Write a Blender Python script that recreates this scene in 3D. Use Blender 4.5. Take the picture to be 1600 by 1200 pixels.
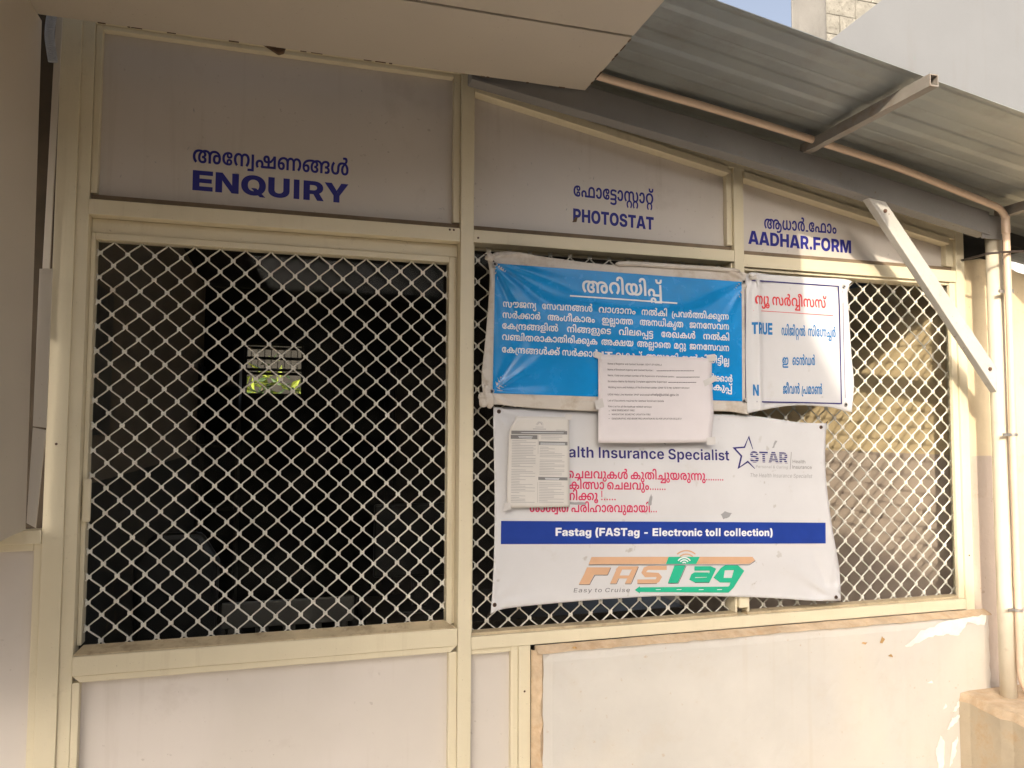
import bpy, bmesh, math, random
import numpy as np
from mathutils import Vector, Matrix, geometry

random.seed(7)
R = math.radians
for o in list(bpy.data.objects):
    bpy.data.objects.remove(o)
SC = bpy.context.scene
COL = SC.collection

# ------------------------------------------------------------------ camera
FOC = 1180.0                                   # focal length in photo pixels (photo 1600 wide)
YAW, PITCH, ROLL = R(16.523), R(3.303), R(0.195)
CAM = np.array([0.0, -2.15, 1.55])
_f = np.array([math.sin(YAW)*math.cos(PITCH), math.cos(YAW)*math.cos(PITCH), math.sin(PITCH)])
_r = np.array([math.cos(YAW), -math.sin(YAW), 0.0])
_u = np.cross(_r, _f)
_r2 = math.cos(ROLL)*_r + math.sin(ROLL)*_u
_u2 = -math.sin(ROLL)*_r + math.cos(ROLL)*_u
ROT = np.stack([_r2, _u2, -_f], 1)
cd = bpy.data.cameras.new('camera')
cd.sensor_width = 36.0
cd.lens = FOC/1600*36.0
cd.clip_start = 0.05
cd.clip_end = 400
cam = bpy.data.objects.new('camera', cd)
m4 = Matrix.Identity(4)
for i in range(3):
    for j in range(3):
        m4[i][j] = ROT[i, j]
    m4[i][3] = CAM[i]
cam.matrix_world = m4
COL.objects.link(cam)
SC.camera = cam

# ------------------------------------------------------------------ sky, sun, exposure
SUN_TRAVEL = Vector((1.0, 1.73, -0.85)).normalized()   # direction the sunlight travels
elev = math.asin(-SUN_TRAVEL.z)
W = bpy.data.worlds.new('World')
SC.world = W
W.use_nodes = True
nt = W.node_tree
sky = nt.nodes.new('ShaderNodeTexSky')
sky.sky_type = 'NISHITA'
sky.sun_disc = False
sky.sun_elevation = elev
sky.sun_rotation = math.atan2(-SUN_TRAVEL.x, -SUN_TRAVEL.y)
sky.dust_density = 8.0
sky.air_density = 0.7
sky.ozone_density = 0.4
hs = nt.nodes.new('ShaderNodeHueSaturation')
hs.inputs['Saturation'].default_value = 0.62
hs.inputs['Value'].default_value = 1.15
nt.links.new(sky.outputs[0], hs.inputs['Color'])
nt.links.new(hs.outputs[0], nt.nodes['Background'].inputs[0])
nt.nodes['Background'].inputs[1].default_value = 0.15
sl = bpy.data.lights.new('sun', 'SUN')
sl.energy = 2.2
sl.angle = R(0.53)
sl.color = (1.0, 0.87, 0.68)
so = bpy.data.objects.new('sun', sl)
so.rotation_euler = SUN_TRAVEL.to_track_quat('-Z', 'Y').to_euler()
so.location = (-6, -10, 8)
COL.objects.link(so)
SC.view_settings.view_transform = 'Standard'
SC.view_settings.look = 'None'
SC.view_settings.exposure = 0.98
SC.view_settings.gamma = 1.0
SC.render.engine = 'CYCLES'
SC.cycles.max_bounces = 8
SC.cycles.diffuse_bounces = 5
SC.cycles.transparent_max_bounces = 12


# ------------------------------------------------------------------ measuring helpers
def _ray(px, py):
    return ROT @ np.array([(px-800)/FOC, -(py-600)/FOC, -1.0])


def P(px, py, Y=0.0):          # point of the plane y = Y seen at a photo pixel
    d = _ray(px, py)
    return CAM + d*((Y-CAM[1])/d[1])


def PX(px, py, X):
    d = _ray(px, py)
    return CAM + d*((X-CAM[0])/d[0])


def PZ(px, py, Z):
    d = _ray(px, py)
    return CAM + d*((Z-CAM[2])/d[2])


# ------------------------------------------------------------------ object helpers
def put(name, mesh, parent=None):
    o = bpy.data.objects.new(name, mesh)
    COL.objects.link(o)
    if parent is not None:
        o.parent = parent
    return o


def thing(name, label, cat, group=None):
    o = bpy.data.objects.new(name, None)
    o.empty_display_size = 0.05
    COL.objects.link(o)
    return tag(o, label, cat, group)


def tag(o, label, cat, group=None):
    o['label'] = label
    o['category'] = cat
    if group:
        o['group'] = group
    return o


class MB:
    def __init__(s):
        s.v = []
        s.f = []

    def add(s, vs, fs):
        b = len(s.v)
        s.v += [tuple(map(float, q)) for q in vs]
        s.f += [tuple(b+i for i in f) for f in fs]
        return s

    def box(s, x0, x1, y0, y1, z0, z1):
        return s.add([(x0, y0, z0), (x1, y0, z0), (x1, y1, z0), (x0, y1, z0),
                      (x0, y0, z1), (x1, y0, z1), (x1, y1, z1), (x0, y1, z1)],
                     [(0, 3, 2, 1), (4, 5, 6, 7), (0, 1, 5, 4), (1, 2, 6, 5), (2, 3, 7, 6), (3, 0, 4, 7)])

    def hexa(s, a):            # 8 corners in the order of box()
        return s.add(a, [(0, 3, 2, 1), (4, 5, 6, 7), (0, 1, 5, 4), (1, 2, 6, 5), (2, 3, 7, 6), (3, 0, 4, 7)])

    def slab(s, poly, y0, y1):  # polygon of (x, z), counter-clockwise seen from -y, extruded along y
        n = len(poly)
        vs = [(x, y0, z) for x, z in poly] + [(x, y1, z) for x, z in poly]
        fs = [tuple(range(n)), tuple(range(2*n-1, n-1, -1))]
        fs += [(i, i+n, (i+1) % n+n, (i+1) % n) for i in range(n)]
        return s.add(vs, fs)

    def bar(s, a, b, w, h, up=(0, 0, 1)):   # rectangular bar from a to b, w across, h along up
        a, b, up = Vector(a), Vector(b), Vector(up)
        d = (b-a).normalized()
        side = d.cross(up).normalized()
        u = side.cross(d).normalized()
        vs = []
        for c in (a, b):
            for i, j in ((-1, -1), (1, -1), (1, 1), (-1, 1)):
                vs.append(c+side*(i*w/2)+u*(j*h/2))
        return s.add(vs, [(0, 1, 2, 3), (7, 6, 5, 4), (0, 4, 5, 1), (1, 5, 6, 2), (2, 6, 7, 3), (3, 7, 4, 0)])

    def tube(s, pts, r, n=10, cap=True, rad=None):
        pts = [Vector(p) for p in pts]
        d0 = (pts[1]-pts[0]).normalized()
        ref = Vector((0, 0, 1)) if abs(d0.z) < 0.9 else Vector((1, 0, 0))
        u = d0.cross(ref).normalized()
        b = len(s.v)
        for k, p in enumerate(pts):
            a = pts[max(k-1, 0)]
            c = pts[min(k+1, len(pts)-1)]
            d = (c-a).normalized()
            u = (u-d*u.dot(d)).normalized()
            v = d.cross(u)
            rr = rad[k] if rad else r
            for i in range(n):
                t = 2*math.pi*i/n
                q = p+u*(rr*math.cos(t))+v*(rr*math.sin(t))
                s.v.append((q.x, q.y, q.z))
        for k in range(len(pts)-1):
            for i in range(n):
                j = (i+1) % n
                s.f.append((b+k*n+i, b+k*n+j, b+(k+1)*n+j, b+(k+1)*n+i))
        if cap:
            s.f.append(tuple(b+i for i in range(n-1, -1, -1)))
            e = b+(len(pts)-1)*n
            s.f.append(tuple(e+i for i in range(n)))
        return s

    def build(s, name, mat, parent=None, bevel=0.0, smooth=False, fix=True, seg=2):
        me = bpy.data.meshes.new(name)
        me.from_pydata(s.v, [], s.f)
        me.validate()
        if fix:
            bm = bmesh.new()
            bm.from_mesh(me)
            bmesh.ops.recalc_face_normals(bm, faces=bm.faces)
            bm.to_mesh(me)
            bm.free()
        for q in (mat if isinstance(mat, (list, tuple)) else [mat]):
            me.materials.append(q)
        if smooth:
            me.polygons.foreach_set('use_smooth', [True]*len(me.polygons))
        o = put(name, me, parent)
        if bevel:
            md = o.modifiers.new('soft_edges', 'BEVEL')
            md.width = bevel
            md.segments = seg
            md.limit_method = 'ANGLE'
            md.angle_limit = R(40)
            md.harden_normals = False
        return o


def smooth_path(pts, n=6):     # Catmull-Rom through the points
    pts = [Vector(p) for p in pts]
    out = []
    for i in range(len(pts)-1):
        p0 = pts[max(i-1, 0)]
        p1, p2 = pts[i], pts[i+1]
        p3 = pts[min(i+2, len(pts)-1)]
        for k in range(n):
            t = k/n
            out.append(0.5*((2*p1)+(p2-p0)*t+(2*p0-5*p1+4*p2-p3)*t*t+(3*p1-p0-3*p2+p3)*t**3))
    out.append(pts[-1])
    return out


# ------------------------------------------------------------------ materials
def mat(name, col, rough=0.5, var=0.10, scale=3.0, dirt=None, dirt_amt=0.0, dirt_scale=9.0, dirt_lo=0.55,
        speck=None, speck_amt=0.0, speck_scale=60.0, bump=0.0, bump_scale=80.0, metal=0.0, streak=False,
        spec=0.5, zsplit=None, wash=None, gouge=0.0, runs=None):
    m = bpy.data.materials.new(name)
    m.use_nodes = True
    t = m.node_tree
    N = t.nodes
    L = t.links
    b = N['Principled BSDF']
    b.inputs['Roughness'].default_value = rough
    b.inputs['Metallic'].default_value = metal
    b.inputs['Specular IOR Level'].default_value = spec
    geo = N.new('ShaderNodeNewGeometry')
    pos = geo.outputs['Position']

    def noise(sc, det=4.0, ro=0.55, vec=pos, dist=0.0):
        n = N.new('ShaderNodeTexNoise')
        n.inputs['Scale'].default_value = sc
        n.inputs['Detail'].default_value = det
        n.inputs['Roughness'].default_value = ro
        n.inputs['Distortion'].default_value = dist
        L.new(vec, n.inputs['Vector'])
        return n.outputs['Fac']

    def ramp(fac, lo, hi):
        r = N.new('ShaderNodeMapRange')
        r.inputs[1].default_value = lo
        r.inputs[2].default_value = hi
        r.clamp = True
        L.new(fac, r.inputs[0])
        return r.outputs[0]

    def mul(fac, k):
        q = N.new('ShaderNodeMath')
        q.operation = 'MULTIPLY'
        L.new(fac, q.inputs[0])
        if isinstance(k, (int, float)):
            q.inputs[1].default_value = k
        else:
            L.new(k, q.inputs[1])
        return q.outputs[0]

    def mix(fac, a, bcol):
        x = N.new('ShaderNodeMix')
        x.data_type = 'RGBA'
        for sock, val in ((x.inputs[0], fac), (x.inputs[6], a), (x.inputs[7], bcol)):
            if isinstance(val, (tuple, list)):
                sock.default_value = (*val, 1.0) if len(val) == 3 else val
            elif isinstance(val, (int, float)):
                sock.default_value = val
            else:
                L.new(val, sock)
        return x.outputs[2]

    base = col
    if zsplit:
        z, other = zsplit
        sep = N.new('ShaderNodeSeparateXYZ')
        L.new(pos, sep.inputs[0])
        ad = N.new('ShaderNodeMath')
        ad.operation = 'MULTIPLY_ADD'
        L.new(noise(14.0), ad.inputs[0])
        ad.inputs[1].default_value = 0.006
        L.new(sep.outputs[2], ad.inputs[2])
        base = mix(ramp(ad.outputs[0], z+0.001, z+0.005), other, col)
    dark = tuple(c*(1-2.2*var) for c in col)
    if isinstance(base, tuple):
        out = mix(ramp(noise(scale, 5.0, 0.6), 0.30, 0.72), dark, tuple(min(1, c*(1+0.5*var)) for c in col))
    else:
        g = N.new('ShaderNodeMix')
        g.data_type = 'RGBA'
        g.blend_type = 'MULTIPLY'
        g.inputs[0].default_value = 1.0
        L.new(base, g.inputs[6])
        sh = mix(ramp(noise(scale, 5.0, 0.6), 0.30, 0.72), (1-2.2*var,)*3, (1.0, 1.0, 1.0))
        L.new(sh, g.inputs[7])
        out = g.outputs[2]
    if wash:
        wcol, wamt, wscale = wash
        out = mix(mul(ramp(noise(wscale, 3.0, 0.5, dist=0.6), 0.45, 0.70), wamt), out, wcol)
    if dirt:
        vec = pos
        if streak:
            mp = N.new('ShaderNodeMapping')
            mp.inputs['Scale'].default_value = (1.0, 1.0, 0.12)
            L.new(pos, mp.inputs['Vector'])
            vec = mp.outputs[0]
        out = mix(mul(ramp(noise(dirt_scale, 8.0, 0.68, vec=vec), dirt_lo, dirt_lo+0.2), dirt_amt), out, dirt)
    if runs:                                     # rain runs and wiped smears down the face
        rcol, ramt = runs
        mp2 = N.new('ShaderNodeMapping')
        mp2.inputs['Scale'].default_value = (26.0, 26.0, 1.1)
        L.new(pos, mp2.inputs['Vector'])
        r1 = ramp(noise(1.0, 5.0, 0.6, vec=mp2.outputs[0], dist=0.4), 0.55, 0.80)
        r2 = ramp(noise(2.1, 3.0, 0.5), 0.42, 0.68)
        out = mix(mul(mul(r1, r2), ramt), out, rcol)
    if speck:
        a = mul(ramp(noise(speck_scale, 2.0, 0.5), 0.70, 0.75), ramp(noise(speck_scale*0.07, 3.0, 0.5), 0.42, 0.62))
        out = mix(mul(a, speck_amt), out, speck)
    L.new(out, b.inputs['Base Color'])
    rr = N.new('ShaderNodeMapRange')
    L.new(noise(scale*4, 4.0), rr.inputs[0])
    rr.inputs[3].default_value = max(0.05, rough-0.10)
    rr.inputs[4].default_value = min(1.0, rough+0.12)
    L.new(rr.outputs[0], b.inputs['Roughness'])
    if bump:
        bp = N.new('ShaderNodeBump')
        bp.inputs['Strength'].default_value = 1.0
        bp.inputs['Distance'].default_value = bump
        h = noise(bump_scale, 6.0, 0.6)
        if gouge:
            ad = N.new('ShaderNodeMath')
            ad.operation = 'MULTIPLY_ADD'
            L.new(ramp(noise(11.0, 4.0, 0.6), 0.56, 0.66), ad.inputs[0])
            ad.inputs[1].default_value = -gouge
            L.new(h, ad.inputs[2])
            h = ad.outputs[0]
        L.new(h, bp.inputs['Height'])
        L.new(bp.outputs[0], b.inputs['Normal'])
    return m


def flat(name, col, rough=0.6, spec=0.3):      # ink, vinyl and other small printed areas
    return mat(name, col, rough, var=0.04, scale=12.0, spec=spec)


def glass_mat():
    m = bpy.data.materials.new('window_glass')
    m.use_nodes = True
    t = m.node_tree
    N, L = t.nodes, t.links
    N.remove(N['Principled BSDF'])
    tr = N.new('ShaderNodeBsdfTransparent')
    tr.inputs[0].default_value = (0.97, 0.975, 0.965, 1)
    gl = N.new('ShaderNodeBsdfGlossy')
    gl.inputs['Roughness'].default_value = 0.03
    gl.inputs[0].default_value = (0.9, 0.9, 0.9, 1)
    fr = N.new('ShaderNodeFresnel')
    fr.inputs[0].default_value = 1.13
    geo = N.new('ShaderNodeNewGeometry')
    n = N.new('ShaderNodeTexNoise')
    n.inputs['Scale'].default_value = 5.0
    L.new(geo.outputs['Position'], n.inputs['Vector'])
    df = N.new('ShaderNodeBsdfDiffuse')
    df.inputs[0].default_value = (0.5, 0.48, 0.42, 1)
    mx = N.new('ShaderNodeMixShader')
    L.new(fr.outputs[0], mx.inputs[0])
    L.new(tr.outputs[0], mx.inputs[1])
    L.new(gl.outputs[0], mx.inputs[2])
    m2 = N.new('ShaderNodeMixShader')
    q = N.new('ShaderNodeMapRange')
    q.inputs[1].default_value = 0.45
    q.inputs[2].default_value = 0.8
    q.inputs[3].default_value = 0.0
    q.inputs[4].default_value = 0.012
    L.new(n.outputs['Fac'], q.inputs[0])
    L.new(q.outputs[0], m2.inputs[0])
    L.new(mx.outputs[0], m2.inputs[1])
    L.new(df.outputs[0], m2.inputs[2])
    L.new(m2.outputs[0], N['Material Output'].inputs[0])
    return m


BROWN = (0.16, 0.10, 0.055)
SAND = (0.50, 0.32, 0.15)
M = dict(
    frame=mat('cream_powder_coat', (0.70, 0.63, 0.46), 0.38, 0.05, 2.5, BROWN, 0.30, 16, 0.62, BROWN, 0.5, 190, bump=0.0004, bump_scale=140, runs=((0.34, 0.25, 0.14), 0.5)),
    dirty=mat('cream_coat_dusty', (0.55, 0.45, 0.29), 0.7, 0.12, 9, BROWN, 0.55, 24, 0.50, (0.62, 0.56, 0.45), 0.6, 50, bump=0.001, bump_scale=160),
    gap=mat('dark_gap_shade', (0.10, 0.075, 0.05), 0.9, 0.2, 9),
    bead=mat('brown_dusty_bead', (0.24, 0.18, 0.12), 0.8, 0.2, 10),
    panel=mat('aluminium_composite_panel', (0.61, 0.565, 0.515), 0.34, 0.045, 1.3, (0.28, 0.22, 0.17), 0.28, 5, 0.58, (0.15, 0.11, 0.08), 0.35, 75, bump=0.0003, bump_scale=9, wash=((0.66, 0.61, 0.58), 0.5, 2.2), runs=((0.30, 0.24, 0.18), 0.5)),
    soffit=mat('beige_canopy_panel', (0.53, 0.48, 0.405), 0.38, 0.04, 1.6, BROWN, 0.25, 10, 0.66, BROWN, 0.4, 130, bump=0.0004, bump_scale=6),
    sheet=mat('galvanised_sheet', (0.33, 0.355, 0.35), 0.40, 0.10, 2.5, (0.20, 0.185, 0.15), 0.5, 6, 0.50, metal=0.35, bump=0.0006, bump_scale=30),
    steel=mat('grey_primer_steel', (0.24, 0.235, 0.23), 0.5, 0.07, 5, (0.20, 0.15, 0.10), 0.5, 22, 0.60, (0.16, 0.08, 0.04), 0.7, 50, bump=0.0005, bump_scale=120),
    brace=mat('pale_grey_painted_steel', (0.50, 0.485, 0.455), 0.5, 0.07, 5, (0.20, 0.15, 0.10), 0.5, 22, 0.60, (0.16, 0.08, 0.04), 0.7, 90, bump=0.0005, bump_scale=120),
    arm=mat('rusty_square_tube', (0.30, 0.275, 0.245), 0.55, 0.12, 8, (0.20, 0.12, 0.07), 0.6, 20, 0.52, bump=0.0006, bump_scale=100),
    pvc=mat('peach_pvc_conduit', (0.74, 0.56, 0.42), 0.4, 0.05, 6, (0.40, 0.28, 0.2), 0.35, 25, 0.58),
    pole=mat('cream_painted_pole', (0.66, 0.60, 0.48), 0.42, 0.06, 6, BROWN, 0.35, 18, 0.60, bump=0.0004, bump_scale=90),
    grille=mat('white_coated_grille', (0.72, 0.70, 0.62), 0.42, 0.10, 14, (0.36, 0.22, 0.13), 0.6, 26, 0.55, (0.30, 0.16, 0.09), 0.7, 70),
    stub=mat('two_tone_painted_wall', (0.74, 0.615, 0.41), 0.75, 0.07, 3.2, (0.34, 0.24, 0.14), 0.38, 12, 0.56, (0.25, 0.17, 0.10), 0.6, 40, bump=0.0022, bump_scale=45, zsplit=(1.452, (0.54, 0.45, 0.375))),
    stub_sunlit=mat('peach_sun_lightened_wall', (0.90, 0.70, 0.43), 0.75, 0.06, 3.2, (0.34, 0.24, 0.14), 0.25, 12, 0.58, bump=0.001, bump_scale=45, zsplit=(1.452, (0.66, 0.53, 0.45))),  # outer wall colour lightened to imitate sun on the inner face
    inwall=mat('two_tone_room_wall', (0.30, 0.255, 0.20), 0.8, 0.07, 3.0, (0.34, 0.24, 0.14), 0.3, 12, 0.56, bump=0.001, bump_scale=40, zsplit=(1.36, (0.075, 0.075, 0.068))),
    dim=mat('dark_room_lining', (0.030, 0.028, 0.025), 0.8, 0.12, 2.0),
    low=mat('cream_limewashed_wall', (0.575, 0.55, 0.505), 0.72, 0.06, 2.4, (0.48, 0.40, 0.30), 0.25, 9, 0.55, (0.42, 0.29, 0.16), 0.5, 60, bump=0.0016, bump_scale=26, wash=((0.66, 0.59, 0.48), 0.5, 1.9), runs=((0.45, 0.36, 0.25), 0.35)),
    ledge=mat('sandy_mortar_ledge', (0.62, 0.48, 0.33), 0.9, 0.12, 16, (0.42, 0.26, 0.13), 0.5, 20, 0.45, bump=0.003, bump_scale=90),
    plinth=mat('worn_cement_plinth', (0.48, 0.40, 0.29), 0.85, 0.10, 6, (0.42, 0.27, 0.13), 0.7, 12, 0.52, (0.30, 0.20, 0.11), 0.7, 45, bump=0.004, bump_scale=36),
    flake=mat('flaking_whitewash', (0.86, 0.82, 0.73), 0.85, 0.08, 20, bump=0.001, bump_scale=120),
    chip=mat('bare_orange_plaster', (0.55, 0.34, 0.14), 0.9, 0.25, 30),
    plaster=mat('grey_building_plaster', (0.155, 0.162, 0.172), 0.85, 0.06, 0.7, (0.13, 0.125, 0.12), 0.45, 3.0, 0.54, (0.10, 0.17, 0.14), 0.4, 9, bump=0.004, bump_scale=12, streak=True),
    concrete=mat('weathered_concrete', (0.175, 0.17, 0.16), 0.9, 0.10, 3, (0.10, 0.095, 0.085), 0.6, 5, 0.5, bump=0.006, bump_scale=20, streak=True),
    block=mat('porous_cement_block', (0.24, 0.23, 0.20), 0.95, 0.15, 8, (0.09, 0.08, 0.065), 0.8, 30, 0.52, bump=0.02, bump_scale=16),
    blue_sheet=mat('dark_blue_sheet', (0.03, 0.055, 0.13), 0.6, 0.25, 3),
    whiteboard=mat('greyish_white_panel', (0.62, 0.64, 0.66), 0.5, 0.06, 8, (0.2, 0.18, 0.16), 0.6, 14, 0.56),
    cable=mat('black_rubber_cable', (0.05, 0.035, 0.03), 0.6, 0.1, 20),
    flex=mat('grey_flexible_conduit', (0.30, 0.32, 0.36), 0.5, 0.06, 20),
    metal=mat('zinc_metal', (0.42, 0.41, 0.40), 0.35, 0.1, 40, metal=0.7),
    rust=mat('rusty_eyelet', (0.16, 0.09, 0.06), 0.6, 0.2, 60, metal=0.3),
    wood=mat('brown_wood_scrap', (0.13, 0.08, 0.05), 0.9, 0.2, 40),
    flexw=mat('white_flex_banner', (0.60, 0.60, 0.615), 0.42, 0.035, 4, (0.40, 0.35, 0.28), 0.40, 9, 0.60, (0.30, 0.27, 0.22), 0.55, 36, bump=0.0006, bump_scale=14, spec=0.4),
    flexd=mat('grimy_banner_hem', (0.58, 0.54, 0.49), 0.5, 0.06, 8, (0.30, 0.22, 0.14), 0.6, 16, 0.50, bump=0.0008, bump_scale=24, spec=0.4),
    blue=mat('cyan_banner_print', (0.006, 0.26, 0.66), 0.24, 0.09, 6, (0.05, 0.24, 0.46), 0.4, 10, 0.55, bump=0.0006, bump_scale=16, spec=0.5),
    royal=mat('royal_blue_print', (0.012, 0.045, 0.30), 0.38, 0.08, 10, spec=0.4),
    navy=flat('navy_vinyl', (0.022, 0.024, 0.24), 0.4),
    navyink=flat('navy_ink', (0.025, 0.02, 0.15)),
    white=flat('white_print', (0.74, 0.76, 0.80)),
    red=flat('red_ink', (0.62, 0.05, 0.06)),
    pink=flat('crimson_ink', (0.58, 0.03, 0.11)),
    cyanink=flat('blue_ink', (0.015, 0.17, 0.44)),
    grey=flat('grey_ink', (0.12, 0.12, 0.13)),
    lightgrey=flat('light_grey_ink', (0.33, 0.33, 0.34)),
    midgrey=flat('mid_grey_ink', (0.20, 0.20, 0.20)),
    orange=flat('tan_orange_ink', (0.60, 0.37, 0.23)),
    green=flat('teal_green_ink', (0.02, 0.42, 0.25)),
    black=flat('black_ink', (0.03, 0.03, 0.035)),
    paper=mat('pinkish_paper', (0.66, 0.625, 0.645), 0.8, 0.03, 6, bump=0.0005, bump_scale=12, spec=0.2),
    paper2=mat('old_white_paper', (0.62, 0.60, 0.57), 0.8, 0.04, 6, bump=0.0005, bump_scale=14, spec=0.2),
    glass=glass_mat(),
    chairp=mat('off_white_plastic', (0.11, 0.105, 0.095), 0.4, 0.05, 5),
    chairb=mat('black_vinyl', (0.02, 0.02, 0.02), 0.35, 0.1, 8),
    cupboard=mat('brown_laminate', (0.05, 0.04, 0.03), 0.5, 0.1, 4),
    ground=mat('sandy_ground', (0.26, 0.21, 0.15), 0.95, 0.15, 0.8, (0.16, 0.13, 0.09), 0.6, 3, 0.5, bump=0.01, bump_scale=12),
    tile=mat('pale_polished_pavement', (0.43, 0.385, 0.32), 0.30, 0.06, 1.5, (0.40, 0.32, 0.22), 0.4, 5, 0.55, spec=0.9),
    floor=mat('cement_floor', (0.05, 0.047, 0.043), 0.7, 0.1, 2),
    tape=mat('clear_sticky_tape', (0.62, 0.60, 0.585), 0.2, 0.05, 20, spec=0.8),
    plate=mat('reflector_steel', (0.62, 0.60, 0.57), 0.22, 0.08, 8, (0.3, 0.25, 0.2), 0.4, 12, 0.58, metal=1.0),
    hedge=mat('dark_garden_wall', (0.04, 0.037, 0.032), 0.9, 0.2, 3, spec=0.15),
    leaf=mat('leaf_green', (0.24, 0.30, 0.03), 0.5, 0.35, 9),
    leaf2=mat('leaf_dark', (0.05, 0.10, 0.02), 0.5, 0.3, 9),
    bark=mat('bark', (0.14, 0.10, 0.07), 0.9, 0.2, 12),
    tin=mat('red_oxide_tin', (0.12, 0.07, 0.05), 0.6, 0.1, 3),
)


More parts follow.
